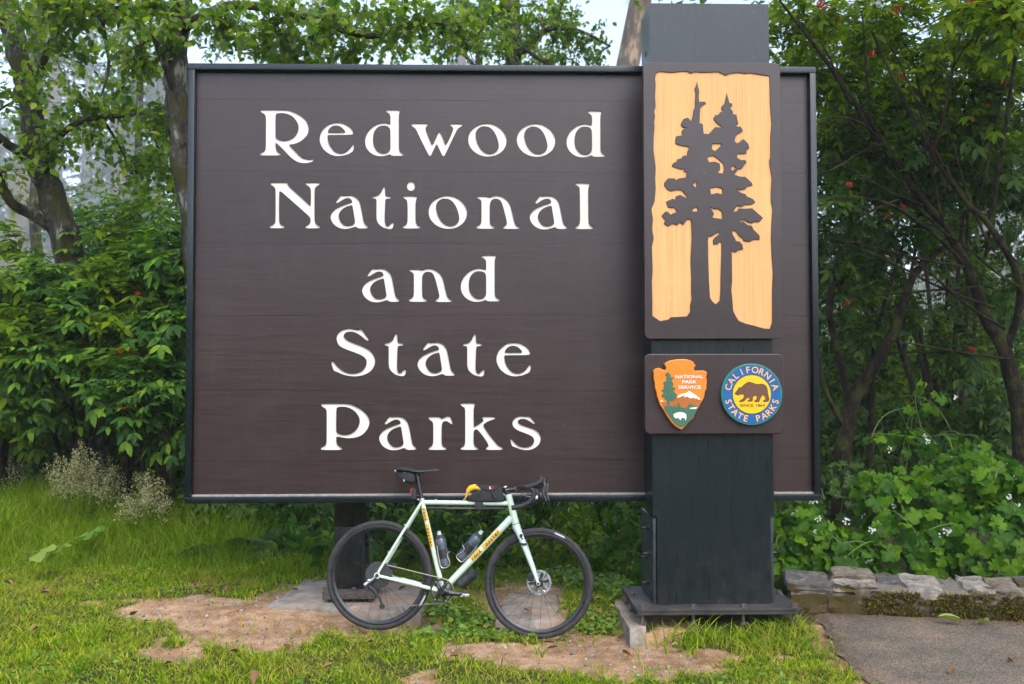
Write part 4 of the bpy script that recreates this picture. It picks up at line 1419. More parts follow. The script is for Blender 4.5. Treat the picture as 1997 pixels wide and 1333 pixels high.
cb.tube([Bz(1420, 235, .05), Bz(1408, 290, .03), Bz(1390, 330, .02), Bz(1370, 360, .02)], .0025, 6)
bpart(cb, 'brake_cable', 'matblack')
cb = MB().tube([Bz(530, 825, .05), Bz(610, 858, .045), Bz(660, 850, .05), Bz(700, 872, .045)], .0025, 6)
bpart(cb, 'brake_cable', 'matblack')

# --- saddle and post
sp_ = MB().tube([ST, Bz(690, 135)], .0138, 16)
bpart(sp_, 'seatpost', 'carbon')
bpart(MB().tube([Bz(672, 112) + Vector((0, 0, 0)), Bz(705, 118)], .016, 10).ball(Bz(690, 125), .018, 10, 8), 'seat_clamp_head', 'matblack')
sd = MB()
prof = [(553, 84, .060, 20), (562, 74, .070, 24), (590, 70, .073, 27), (630, 74, .066, 28), (670, 84, .048, 25), (710, 90, .033, 21), (760, 88, .024, 17), (810, 83, .020, 15), (836, 85, .016, 13), (845, 91, .008, 6)]
m_ = 14
for (zx, zy, hw, th) in prof:
    c0 = Bz(zx, zy)
    th_m = th / 3.566 / 297
    for k in range(m_):
        a = 2 * math.pi * k / m_
        sd.v.append((c0.x, hw * math.cos(a), c0.z - th_m * .5 + th_m * .62 * math.sin(a) * (1 if math.sin(a) < 0 else .8) - (abs(math.cos(a)) ** 3) * .008))
for i in range(len(prof) - 1):
    for k in range(m_):
        k2 = (k + 1) % m_
        sd.f.append((i * m_ + k, i * m_ + k2, (i + 1) * m_ + k2, (i + 1) * m_ + k))
sd.f.append(tuple(range(m_)))
sd.f.append(tuple((len(prof) - 1) * m_ + k for k in reversed(range(m_))))
sadd = bpart(sd, 'saddle', 'matblack', angle=60)
for s in (-1, 1):
    bpart(MB().tube([Bz(588, 96) + Vector((0, .03 * s, 0)), Bz(640, 112) + Vector((0, .022 * s, 0)), Bz(715, 114) + Vector((0, .022 * s, 0)), Bz(775, 96) + Vector((0, .012 * s, 0))], .0035, 8), 'saddle_rail', 'darkalloy', sadd)


# --- stickers with the maker's lettering, wrapped round the tubes
def wrap_text(s, p0, p1, rad_, mat_t, mat_l, size, parent):
    """black letters on jumbled yellow tiles along a tube, facing the camera side"""
    ax = (p1 - p0)
    L_ = ax.length
    ax = ax.normalized()
    up = Vector((0, -1, 0)).cross(ax)
    up = (up - ax * up.dot(ax)).normalized()
    up = up if up.cross(ax).y > -9 else up
    nrm = Vector((0, -1, 0))
    nrm = (nrm - ax * nrm.dot(ax)).normalized()
    side = nrm.cross(ax).normalized()            # letter-up direction
    step = L_ / len(s)
    tiles, lets = MB(), MB()
    rnd_ = random.Random(3)
    for i, chh in enumerate(s):
        if chh == ' ':
            continue
        c0 = step * (i + .5)
        tilt = rnd_.uniform(-.12, .12)
        hw, hh = step * .54, size * .5
        dx = rnd_.uniform(-.0008, .0008)

        def onto(a, b, lift):
            b = max(-rad_ * .98, min(rad_ * .98, b))
            return p0 + ax * a + side * (rad_ + lift) * math.sin(b / rad_) + nrm * (rad_ + lift) * math.cos(b / rad_)
        grid = []
        for gi in range(5):
            b_ = -hh + 2 * hh * gi / 4
            for sg in (-1, 1):
                grid.append(onto(c0 + sg * hw + tilt * b_, b_ + dx + sg * .0006, .0008))
        b0 = len(tiles.v)
        tiles.v += [tuple(g) for g in grid]
        for gi in range(4):
            tiles.f.append((b0 + 2 * gi, b0 + 2 * gi + 1, b0 + 2 * gi + 3, b0 + 2 * gi + 2))
        V, F = text_mesh(chh, 1.0, .03)
        mn, mx = V.min(0), V.max(0)
        k_ = size * 1.12
        lets.add([tuple(onto(c0 + (q_[0] - (mn[0] + mx[0]) / 2) * k_ * 1.08 + (tilt + .12) * (q_[1] - .3) * k_, (q_[1] - .34) * k_ + dx, .0017)) for q_ in V], F)
    t_o = bpart(tiles, 'name_sticker', mat_t, parent)
    bpart(lets, 'lettering', mat_l, t_o, smooth=False)


a0, a1 = Bz(738, 358), Bz(796, 628)
wrap_text('rock lobster', a0, a1, .0165, 'sticker', 'e_black', .024, frame)
a0, a1 = Bz(1072, 716), Bz(1262, 516)
axd = (DTF - BB).normalized()
a0 = BB + axd * ((a0 - BB).dot(axd))
a1 = BB + axd * ((a1 - BB).dot(axd))
wrap_text('rock lobster', a0, a1, .0238, 'sticker', 'e_black', .029, frame)
# small black and white badge on the fork blade
bd = MB()
c0 = Bz(1418, 575, -.066)
bl = lambda pts: bd.add([(Bz(x, y, -.0665).x, -.0668, Bz(x, y, -.0665).z) for x, y in pts], [tuple(range(len(pts)))])
bl([(1402, 545), (1408, 536), (1420, 538), (1425, 550), (1420, 560), (1428, 575), (1420, 580), (1412, 566), (1404, 560)])
bl([(1393, 580), (1398, 572), (1402, 580), (1398, 592), (1402, 604), (1396, 606)])
bl([(1402, 604), (1408, 600), (1450, 602), (1452, 619), (1403, 618)])
bpart(bd, 'fork_badge', 'e_black', fork, smooth=False)


# ------------------------------------------------------------------ things carried on the bicycle
def bottle(name, label, base, top, body='bottle', lid='bottlelid', tipm='valve', r=.0365, black=False):
    o = bike_thing(name, label, 'bottle')
    ax = (top - base)
    L_ = ax.length
    prof = [(0, r * .80), (.006, r), (L_ * .42, r), (L_ * .52, r * .90), (L_ * .60, r * .97), (L_ * .76, r * .97), (L_ * .80, r * .80)]
    bpart(MB().lathe(base, ax, prof, 24), 'body', body, o)
    bpart(MB().lathe(base + ax.normalized() * L_ * .80, ax, [(0, r * .84), (L_ * .05, r * .84), (L_ * .09, r * .55)], 24), 'cap', lid, o)
    bpart(MB().lathe(base + ax.normalized() * L_ * .89, ax, [(0, r * .40), (L_ * .05, r * .40), (L_ * .055, r * .32), (L_ * .11, r * .36)], 16), 'spout', tipm, o)
    return o


b1b, b1t = Bz(888, 768), Bz(840, 518)
b2b, b2t = Bz(990, 712), Bz(1142, 516)
bo1 = bottle('water_bottle', 'smoky grey drinking bottle upright in cage on seat tube', b1b, b1t)
bo2 = bottle('water_bottle', 'smoky grey drinking bottle slanting in cage on down tube', b2b, b2t)
for o_, (ba, tp) in ((bo1, (b1b, b1t)), (bo2, (b2b, b2t))):
    ax = (tp - ba).normalized()
    nx2 = Vector((0, -1, 0))
    sd2 = nx2.cross(ax).normalized()
    lab = MB()
    for i in range(8):
        a = R(-50 + 100 * i / 7)
        for d_ in (.055, .115):
            lab.v.append(tuple(ba + ax * d_ + (nx2 * math.cos(a) + sd2 * math.sin(a)) * .0371))
    for i in range(7):
        lab.f.append((2 * i, 2 * i + 1, 2 * i + 3, 2 * i + 2))
    bpart(lab, 'bottle_label', 'e_black', o_)
bottle('tool_bottle', 'squat black tool bottle hung under the down tube', Bz(985, 895, -.005), Bz(1108, 792, -.005), 'matblack', 'matblack', 'matblack', .036)
cg = lambda pts, v1: [Bz(x, y, v1) for x, y in pts]
c1 = MB()
c1.tube(cg([(827, 620), (838, 690), (852, 760), (866, 776), (895, 772), (915, 758), (918, 735), (905, 705), (897, 682), (903, 670), (920, 660)], -.036), .0028, 7)
c1.tube(cg([(827, 620), (838, 690), (852, 760), (866, 776), (895, 772), (915, 758), (918, 735), (905, 705), (897, 682)], .036), .0028, 7)
bpart(c1, 'bottle_cage', 'cagewire')
c1 = MB()
c1.tube(cg([(1005, 612), (1018, 640), (1012, 655), (985, 675), (962, 690), (968, 708), (990, 730), (1005, 732), (1040, 700), (1090, 650), (1105, 620)], -.036), .0028, 7)
c1.tube(cg([(962, 690), (968, 708), (990, 730), (1005, 732), (1040, 700), (1090, 650)], .036), .0028, 7)
bpart(c1, 'bottle_cage', 'cagewire')

pump = bike_thing('hand_pump', 'slim black hand pump strapped under the top tube', 'pump')
p0, p1, p2, p3 = Bz(762, 358, -.02), Bz(888, 360, -.02), Bz(1145, 361, -.02), Bz(1290, 362, -.02)
bpart(MB().lathe(p0, p1 - p0, [(0, .0095), ((p1 - p0).length, .0105)], 14), 'handle', 'matblack', pump)
bpart(MB().lathe(p1, p2 - p1, [(0, .0070), ((p2 - p1).length, .0070)], 14), 'barrel', 'darkalloy', pump)
bpart(MB().lathe(p2, p3 - p2, [(0, .0095), ((p3 - p2).length, .0090)], 14).ball(p3 + Vector((.008, 0, 0)), .010, 8, 6), 'head', 'matblack', pump)


def soft_prism(poly, y0, y1, bev, lev=2):
    """a stuffed, rounded body with the given side outline"""
    b = MB().prism(poly, y0, y1)
    me = bpy.data.meshes.new('tmp')
    bm = bmesh.new()
    vs_ = [bm.verts.new((p[0], y0, p[1])) for p in poly]
    fc = bm.faces.new(vs_)
    r = bmesh.ops.extrude_face_region(bm, geom=[fc])
    for g in r['geom']:
        if isinstance(g, bmesh.types.BMVert):
            g.co.y = y1
    bmesh.ops.recalc_face_normals(bm, faces=bm.faces[:])
    es = [e for e in bm.edges if abs(e.verts[0].co.y - e.verts[1].co.y) < 1e-7]
    bmesh.ops.bevel(bm, geom=es, offset=bev, segments=4, affect='EDGES', profile=.55)
    bmesh.ops.triangulate(bm, faces=[f_ for f_ in bm.faces if len(f_.verts) > 4])
    out = MB().bm(bm)
    bpy.data.meshes.remove(me)
    return out


Bp = lambda pts, v=0: [(Bz(x, y, v).x, Bz(x, y, v).z) for x, y in pts]
bag = bike_thing('frame_bag', 'black cloth bag with buckle strapped on the top tube', 'bag')
bpart(soft_prism(Bp([(1040, 308), (1046, 284), (1066, 258), (1098, 240), (1140, 222), (1200, 212), (1262, 196), (1278, 232), (1290, 275), (1292, 310), (1240, 316), (1120, 316)], -.03), -.032, .032, .014), 'body', 'cloth', bag, angle=60)
bpart(soft_prism(Bp([(1075, 200), (1120, 196), (1165, 200), (1210, 203), (1262, 188), (1256, 214), (1240, 232), (1212, 246), (1180, 240), (1140, 230), (1110, 212)], -.035), -.037, -.012, .005), 'flap', 'cloth', bag, angle=60)
bpart(MB().box(*(lambda a, b: (a.x, b.x, -.036, .030, b.z, a.z))(Bz(1092, 312, -.03), Bz(1144, 372, -.03)), .006), 'strap', 'cloth', bag)
bk = MB()
a_, b_ = Bz(1208, 246, -.04), Bz(1232, 292, -.04)
bk.tube([a_, b_], .0045, 6)
bk.box(b_.x - .010, b_.x + .004, -.043, -.033, b_.z + .000, b_.z + .018, .002)
bpart(bk, 'buckle', 'matblack', bag)
lg = MB()
for k, (pts, mt_) in enumerate((([(1192, 206), (1200, 206), (1198, 214), (1204, 222), (1196, 226), (1190, 220), (1194, 214)], 'white'), ([(1206, 208), (1214, 207), (1220, 216), (1214, 226), (1204, 228), (1210, 218)], 'red'))):
    lo = MB().prism([(Bz(x, y, -.038).x, Bz(x, y, -.038).z) for x, y in pts], -.0385, -.0365)
    bpart(lo, 'logo', mt_, bag, smooth=False)
for k in range(5):
    x = 1066 + 17 * k
    bpart(MB().tube(cg([(x - 12, 300 - k * 2), (x - 2, 275 - k * 4), (x + 8, 262 - k * 5)], -.033), [.002, .0045, .002], 6), 'fold', 'cloth', bag)
ban = bike_thing('banana', 'ripe yellow banana tucked under the flap of the black frame bag', 'banana')
bn = MB().tube(cg([(1024, 292), (1032, 272), (1038, 255), (1046, 236), (1064, 219), (1090, 212), (1118, 217), (1142, 232)], -.022), [.004, .0055, .010, .0165, .0195, .0195, .016, .007], 12)
bpart(bn, 'fruit', 'banana', ban)
bpart(MB().tube(cg([(1021, 299), (1025, 290)], -.022), [.0048, .0045], 8), 'stem', 'banana_tip', ban)

sb_ = bike_thing('saddle_bag', 'small black tool roll strapped beneath the saddle', 'bag')
bpart(soft_prism(Bp([(546, 108), (572, 96), (640, 106), (676, 128), (682, 166), (664, 186), (630, 182), (574, 156), (552, 132)]), -.046, .046, .018), 'roll', 'cloth', sb_, angle=60)
bpart(MB().tube([Bz(534, 96, -.03), Bz(560, 115, -.03)], [.005, .007], 8), 'tool_handle', 'white', sb_)
bpart(MB().box(*(lambda a: (a.x - .006, a.x + .006, -.045, .045, a.z - .034, a.z + .030))(Bz(608, 138)), .004), 'strap', 'greystrip', sb_)
tl = bike_thing('rear_light', 'black rear lamp with red lens clipped below the saddle', 'lamp')
bpart(soft_prism(Bp([(650, 232), (662, 222), (680, 226), (688, 240), (686, 298), (652, 298)]), -.016, .016, .006), 'housing', 'matblack', tl)
bpart(soft_prism(Bp([(643, 236), (650, 224), (664, 220), (656, 232), (652, 268), (646, 268)]), -.014, .014, .003), 'lens', 'red', tl)
bpart(MB().tube([Bz(686, 262), Bz(706, 262)], .006, 8), 'bracket', 'matblack', tl)
hl = bike_thing('front_light', 'small white lamp clamped below the far side of handlebar', 'lamp')
c0 = Bz(1508, 284, .10)
bpart(MB().lathe(c0, (1, 0, 0), [(-.014, .011), (.018, .0125), (.020, .010)], 16), 'housing', 'white', hl)
bpart(MB().tube([c0 + Vector((-.014, 0, 0)), c0 + Vector((-.06, .0, .004))], [.007, .006], 10), 'bracket', 'darkalloy', hl)

# ------------------------------------------------------------------ concrete footings
def mat_concrete():
    mt, nt, out = new_mat('weathered_concrete')
    L = nt.links
    tc = nd(nt, 'ShaderNodeTexCoord')
    n1 = nd(nt, 'ShaderNodeTexNoise', Scale=7.0, Detail=9.0, Roughness=0.7)
    n2 = nd(nt, 'ShaderNodeTexNoise', Scale=2.5, Detail=6.0, Roughness=0.65)
    n3 = nd(nt, 'ShaderNodeTexNoise', Scale=120.0, Detail=3.0)
    mp = nd(nt, 'ShaderNodeMapping')
    mp.inputs['Scale'].default_value = (1, 1.3, 1)
    L.new(tc.outputs['Object'], mp.inputs[0])
    for n in (n1, n3):
        L.new(tc.outputs['Object'], n.inputs['Vector'])
    L.new(mp.outputs[0], n2.inputs['Vector'])
    a = ramp(nt, [(0.35, (0.15, 0.13, 0.105)), (0.5, (0.26, 0.235, 0.20)), (0.66, (0.42, 0.38, 0.335))], n1.outputs[0])
    b = ramp(nt, [(0.40, (0, 0, 0)), (0.66, (.8, .8, .8))], n2.outputs[0])
    mx = nd(nt, 'ShaderNodeMix', data_type='RGBA')
    L.new(b.outputs[0], mx.inputs[0])
    L.new(a.outputs[0], mx.inputs[6])
    mx.inputs[7].default_value = (0.34, 0.215, 0.14, 1)
    p = nd(nt, 'ShaderNodeBsdfPrincipled', Roughness=0.9)
    p.inputs['Specular IOR Level'].default_value = 0.2
    L.new(mx.outputs[2], p.inputs['Base Color'])
    bp = nd(nt, 'ShaderNodeBump', Strength=0.8, Distance=0.004)
    L.new(n3.outputs[0], bp.inputs['Height'])
    L.new(bp.outputs[0], p.inputs['Normal'])
    L.new(p.outputs[0], out.inputs['Surface'])
    return mt


M['concrete'] = mat_concrete()


def slab(name, label, pts, z, t=.12):
    """a rough slab with worn edges"""
    pts = [np.array(p[:2]) for p in pts]
    ring = []
    for i in range(len(pts)):
        a, b = pts[i], pts[(i + 1) % len(pts)]
        for k in range(8):
            q = a + (b - a) * k / 8
            j = (vnoise(q[0], q[1], 9, 31) - .5) * .03
            ring.append((q[0] + j, q[1] + j))
    c = np.mean(ring, 0)
    b = MB()
    n = len(ring)
    for s, dz in ((1.0, -t), (1.0, -.014), (.975, -.002), (.80, .001), (.45, .0)):
        for (x, y) in ring:
            px, py = c[0] + (x - c[0]) * s, c[1] + (y - c[1]) * s
            b.v.append((px, py, z + dz + (float(vnoise(px, py, 7, 8)) - .5) * .010))
    b.v.append((c[0], c[1], z))
    for i in range(4):
        for k in range(n):
            k2 = (k + 1) % n
            b.f.append((i * n + k, i * n + k2, (i + 1) * n + k2, (i + 1) * n + k))
    for k in range(n):
        b.f.append((4 * n + k, 4 * n + (k + 1) % n, 5 * n))
    o = b.build(name, M['concrete'], None, base=(float(c[0]), float(c[1]), z - t), angle=50)
    return tag(o, label, 'footing')


slab('concrete_footing', 'wide dusty concrete footing under the left sign post behind the rear wheel', [(-1.52, 7.00), (-.44, 6.72), (-.38, 7.66), (-1.42, 7.86)], .088)
slab('concrete_footing', 'pale concrete block seen through the front wheel of the bicycle', [(.055, 6.62), (.50, 6.61), (.52, 7.46), (.14, 7.47)], .055)
slab('concrete_footing', 'narrow concrete footing sticking out at the left of the pillar foot', [(.89, 6.24), (.99, 6.25), (1.04, 6.50), (1.06, 7.1), (.90, 7.1)], .082)


# ------------------------------------------------------------------ the low stone wall
def mat_stone(name, a, b, c, moss):
    mt, nt, out = new_mat(name)
    L = nt.links
    tc = nd(nt, 'ShaderNodeTexCoord')
    oi = nd(nt, 'ShaderNodeObjectInfo')
    n1 = nd(nt, 'ShaderNodeTexNoise', Scale=16.0, Detail=9.0, Roughness=0.72)
    n2 = nd(nt, 'ShaderNodeTexNoise', Scale=9.0, Detail=8.0, Roughness=0.75)
    n3 = nd(nt, 'ShaderNodeTexNoise', Scale=60.0, Detail=6.0, Roughness=0.7)
    va = nd(nt, 'ShaderNodeVectorMath', operation='ADD')
    L.new(tc.outputs['Object'], va.inputs[0])
    L.new(oi.outputs['Random'], va.inputs[1])
    for n in (n1, n2, n3):
        L.new(va.outputs[0], n.inputs['Vector'])
    rp = ramp(nt, [(0.32, a), (0.5, b), (0.66, c)], n1.outputs[0])
    hv = nd(nt, 'ShaderNodeHueSaturation')
    mr = nd(nt, 'ShaderNodeMapRange')
    mr.inputs[3].default_value, mr.inputs[4].default_value = 0.6, 1.35
    L.new(oi.outputs['Random'], mr.inputs[0])
    L.new(mr.outputs[0], hv.inputs['Value'])
    tn = ramp(nt, [(0.0, (0.75, 0.86, 1.0)), (0.35, (1.0, 0.98, 0.95)), (0.7, (1.25, 1.08, 0.86)), (1.0, (1.5, 1.45, 1.32))], oi.outputs['Random'])
    mt2 = nd(nt, 'ShaderNodeMix', data_type='RGBA', blend_type='MULTIPLY')
    mt2.inputs[0].default_value = 1.0
    L.new(rp.outputs[0], mt2.inputs[6])
    L.new(tn.outputs[0], mt2.inputs[7])
    L.new(mt2.outputs[2], hv.inputs['Color'])
    lic = ramp(nt, [(0.60, (0, 0, 0)), (0.66, (1, 1, 1))], n2.outputs[0])
    mx = nd(nt, 'ShaderNodeMix', data_type='RGBA')
    L.new(lic.outputs[0], mx.inputs[0])
    L.new(hv.outputs[0], mx.inputs[6])
    mx.inputs[7].default_value = (0.34, 0.33, 0.30, 1)
    n4 = nd(nt, 'ShaderNodeTexNoise', Scale=5.0, Detail=7.0, Roughness=0.7)
    L.new(va.outputs[0], n4.inputs['Vector'])
    ms = ramp(nt, [(0.62 - moss * .35, (0, 0, 0)), (0.70 - moss * .35, (1, 1, 1))], n4.outputs[0])
    m2 = nd(nt, 'ShaderNodeMix', data_type='RGBA')
    L.new(ms.outputs[0], m2.inputs[0])
    L.new(mx.outputs[2], m2.inputs[6])
    m2.inputs[7].default_value = (0.075, 0.055, 0.018, 1)
    p = nd(nt, 'ShaderNodeBsdfPrincipled', Roughness=0.9)
    p.inputs['Specular IOR Level'].default_value = 0.25
    L.new(m2.outputs[2], p.inputs['Base Color'])
    bp = nd(nt, 'ShaderNodeBump', Strength=0.9, Distance=0.010)
    L.new(n3.outputs[0], bp.inputs['Height'])
    L.new(bp.outputs[0], p.inputs['Normal'])
    L.new(p.outputs[0], out.inputs['Surface'])
    return mt


M['capstone'] = mat_stone('grey_cap_stone', (0.055, 0.055, 0.056), (0.125, 0.118, 0.110), (0.24, 0.215, 0.19), .25)
M['facestone'] = mat_stone('brown_face_stone', (0.07, 0.052, 0.034), (0.15, 0.12, 0.085), (0.26, 0.23, 0.19), .75)
M['mortar'] = mat_basic('mortar', (0.15, 0.125, 0.095), .95, var=.4, scale=30, bump=.006)
M['moss'] = mat_leaf('brown_green_moss', [(0.0, (0.05, 0.035, 0.008)), (0.5, (0.13, 0.10, 0.015)), (0.8, (0.22, 0.19, 0.025)), (1.0, (0.09, 0.06, 0.012))], .9, .1)

wall = thing('stone_wall', (2.9, 6.95, 0.0), 'low mossy rubble stone wall behind the tarmac path', 'wall')
W0, WD = np.array([2.10, 6.955]), np.array([1.44, -.335])
WD = WD / np.linalg.norm(WD)
WN = np.array([-WD[1], WD[0]])           # away from the path


def wpt(s, d, z):
    q = W0 + WD * s + WN * d
    return (q[0], q[1], z)


def stone(name, s0, s1, d0, d1, z0, z1, mat, seed, rough=.016):
    """an irregular hewn stone filling the cell s0..s1 x d0..d1 x z0..z1"""
    rs = random.Random(seed)
    bm = bmesh.new()
    bmesh.ops.create_cube(bm, size=1.0)
    bmesh.ops.subdivide_edges(bm, edges=bm.edges[:], cuts=3, use_grid_fill=True)
    sk = rs.uniform(-.12, .12) * (s1 - s0)
    for v in bm.verts:
        x, y, z = v.co
        k = 1 - .03 * (abs(2 * x) ** 4) * (abs(2 * z) ** 2) - .03 * (abs(2 * y) ** 4)
        x, z = x * (1 - .10 * abs(2 * z) ** 3 * rs.random()), z * (1 - .12 * abs(2 * x) ** 3 * rs.random())
        s = (s0 + s1) / 2 + x * (s1 - s0) * k + sk * z + rs.uniform(-1, 1) * rough
        d = (d0 + d1) / 2 + y * (d1 - d0) + rs.uniform(-1, 1) * rough
        h = (z0 + z1) / 2 + z * (z1 - z0) * k + rs.uniform(-1, 1) * rough * .7
        h += max(d - .05, 0) * .10 * (1 if z > 0 else 0) + rs.uniform(-1, 1) * .006
        v.co = Vector(wpt(s, d, h))
    o = MB().bm(bm).build(name, M[mat], wall, angle=28)
    return o


s = 0.0
k = 0
rs = random.Random(5)
while s < 3.2:
    w = rs.choice((.14, .18, .22, .26, .32)) * rs.uniform(.9, 1.1) if k else .30
    top = .205 + rs.uniform(-.014, .016) + (.035 if k == 1 else 0)
    lo = .125 + rs.uniform(-.03, .035)
    sl = rs.uniform(-.03, .03)
    if rs.random() < .35 or k == 0:
        stone('cap_stone', s - .006, s + w + .010, .004, .36, lo, top, 'capstone', 100 + k, .012)
    else:
        m_ = rs.uniform(.12, .24)
        stone('cap_stone', s - .006, s + w + .010, rs.uniform(-.008, .012), m_ + .01, lo, top - .010, 'capstone', 100 + k, .012)
        stone('cap_stone', s + sl, s + w + .01 + sl, m_, .37, .14, top + .012, 'capstone', 300 + k, .012)
    s += w
    k += 1
s = 0.005
k = 0
while s < 3.2:
    w = rs.choice((.15, .20, .26, .34)) * rs.uniform(.9, 1.1) if k else .26
    zm = rs.uniform(.05, .10)
    if rs.random() < .55 and k > 0:
        sh = rs.uniform(-.04, .04)
        stone('face_stone', s - .004, s + w + .006, rs.uniform(-.012, .008), .12, -.02, zm + .006, 'facestone', 500 + k, .011)
        stone('face_stone', s + sh, s + w * .6 + sh, rs.uniform(-.012, .010), .12, zm, .150, 'facestone', 600 + k, .011)
        stone('face_stone', s + w * .6 + sh, s + w + .006 + sh, rs.uniform(-.010, .012), .12, zm - .01, .140, 'facestone', 700 + k, .011)
    else:
        stone('face_stone', s - .004, s + w + .006, rs.uniform(-.012, .004), .12, -.02, .150, 'facestone', 500 + k, .013)
    s += w
    k += 1
# rough mortar body between the stones
core = MB()
ns, nz = 90, 10
for j in range(nz + 1):
    for i_ in range(ns + 1):
        sw_ = .02 + 3.2 * i_ / ns
        zz_ = -.05 + .252 * j / nz
        core.v.append(wpt(sw_, .006 + (float(vnoise(sw_, zz_, 22, 61)) - .5) * .020 + (.012 if j == nz else 0), zz_))
for j in range(6):
    for i_ in range(ns + 1):
        sw_ = .02 + 3.2 * i_ / ns
        d_ = .03 + .31 * j / 5
        core.v.append(wpt(sw_, d_, .200 + d_ * .05 + (float(vnoise(sw_, d_, 18, 62)) - .5) * .016))
w_ = ns + 1
for j in range(nz + 6):
    for i_ in range(ns):
        core.f.append((j * w_ + i_, j * w_ + i_ + 1, (j + 1) * w_ + i_ + 1, (j + 1) * w_ + i_))
core.build('mortar_core', M['mortar'], wall, angle=60)

# ------------------------------------------------------------------ foliage tools
def tpl_blade(stations, fold=.06, droop=.12):
    """a leaf along +x, 1 long, normal +z: stations = [(x, half width)]"""
    V, F = [], []
    ids = []
    for x, w in stations:
        z = -droop * x * x
        if w <= 0:
            V.append((x, 0, z))
            ids.append((len(V) - 1,) * 3)
        else:
            V += [(x, -w, z + fold * w / .3), (x, 0, z), (x, w, z + fold * w / .3)]
            ids.append((len(V) - 3, len(V) - 2, len(V) - 1))
    for a, b in zip(ids[:-1], ids[1:]):
        for l, r in ((0, 1), (1, 2)):
            q = [a[l], a[r], b[r], b[l]]
            q = [v for i, v in enumerate(q) if v not in q[:i]]
            if len(q) == 4:
                F += [(q[0], q[1], q[2]), (q[0], q[2], q[3])]
            elif len(q) == 3:
                F.append(tuple(q))
    return np.array(V, float), np.array(F, int)


def join_tpl(parts):
    V, F, b = [], [], 0
    for v, f in parts:
        V.append(v)
        F.append(f + b)
        b += len(v)
    return np.concatenate(V), np.concatenate(F)


def frames(fwd, nrm):
    x = fwd / (np.linalg.norm(fwd, axis=1, keepdims=True) + 1e-9)
    z = nrm - x * np.sum(nrm * x, 1, keepdims=True)
    z = z / (np.linalg.norm(z, axis=1, keepdims=True) + 1e-9)
    y = np.cross(z, x)
    return np.stack([x, y, z], -1)            # columns


def scatter(tpl, pos, fwd, nrm, scale):
    V, F = tpl
    Rm = frames(fwd, nrm)
    sc = np.asarray(scale, float).reshape(-1, 1, 1) if np.ndim(scale) < 2 else np.asarray(scale)[:, None, :]
    W = np.einsum('nij,nkj->nki', Rm, V[None] * sc) + pos[:, None, :]
    n, k = len(pos), len(V)
    FF = (F[None] + (np.arange(n) * k)[:, None, None]).reshape(-1, 3)
    return W.reshape(-1, 3), FF


def cat_vf(lst):
    V, F, b = [], [], 0
    for v, f in lst:
        V.append(v)
        F.append(f + b)
        b += len(v)
    return np.concatenate(V), np.concatenate(F)


T_OVATE = tpl_blade([(0, 0), (.10, .17), (.35, .33), (.65, .29), (.88, .13), (1, 0)], .07, .15)
T_LEAFLET = tpl_blade([(0, 0), (.18, .15), (.45, .21), (.75, .14), (1, 0)], .06, .18)
T_KITE = (np.array([(0, 0, 0), (.45, -.31, .03), (1, 0, -.12), (.45, .31, .03)]), np.array([(0, 1, 2), (0, 2, 3)]))
T_LEAFLET4 = tpl_blade([(0, 0), (.42, .21), (1, 0)], .06, .18)
T_BLADE = tpl_blade([(0, .5), (.4, .42), (.75, .25), (1, 0)], 0, 0)


def compound(n_pair, seed, drop=.35, leaflet=None):
    """a pinnate leaf, 1 long: pairs of leaflets and one at the tip on a bending rib"""
    r_ = np.random.default_rng(seed)
    T_L = T_LEAFLET if leaflet is None else leaflet
    parts = []
    spine = lambda t: np.array([t, 0, -drop * t * t])
    rib = []
    for t in np.linspace(0, .62, 5):
        p = spine(t)
        rib += [p + [0, .006, 0], p - [0, .006, 0]]
    rf = []
    for i in range(4):
        a = 2 * i
        rf += [(a, a + 1, a + 3), (a, a + 3, a + 2)]
    parts.append((np.array(rib), np.array(rf)))
    for i in range(n_pair):
        t = .22 + .42 * i / max(n_pair - 1, 1) - .06
        ln = .40 * (1 - .10 * abs(i - 1)) * r_.uniform(.88, 1.1)
        for s in (-1, 1):
            a = s * R(r_.uniform(48, 68))
            f_ = np.array([[math.cos(a), math.sin(a), -.28 - r_.uniform(0, .25)]])
            n_ = np.array([[.15, -s * .25 * r_.uniform(0, 1), 1.0]])
            parts.append(scatter(T_L, (spine(t) + [0, s * .008, 0])[None], f_, n_, [ln]))
    parts.append(scatter(T_L, spine(.60)[None], np.array([[1, 0, -.55]]), np.array([[.4, 0, 1.0]]), [.42]))
    return join_tpl(parts)


def lobed(seed):
    """a broad vine leaf with five blunt lobes, 1 across"""
    r_ = np.random.default_rng(seed)
    rim = []
    for k in range(5):
        a0 = R(-140 + 70 * k)
        ln = [.42, .52, .58, .52, .42][k] * r_.uniform(.92, 1.08)
        for da, m_ in ((-26, .76), (-13, .95), (0, 1.0), (13, .95), (26, .76)):
            rim.append((a0 + R(da), ln * m_))
    V = [(0.0, 0.0, 0.0)]
    for a, r0 in rim:
        x, y = r0 * math.cos(a) + .0, r0 * math.sin(a)
        V.append((x, y, -.16 * r0 + .06 * math.sin(a * 5) - .18 * max(x, 0) ** 2))
    F = [(0, i, i + 1) for i in range(1, len(rim))]
    V = np.array(V)
    V[:, 0] += .25
    return V, np.array(F)


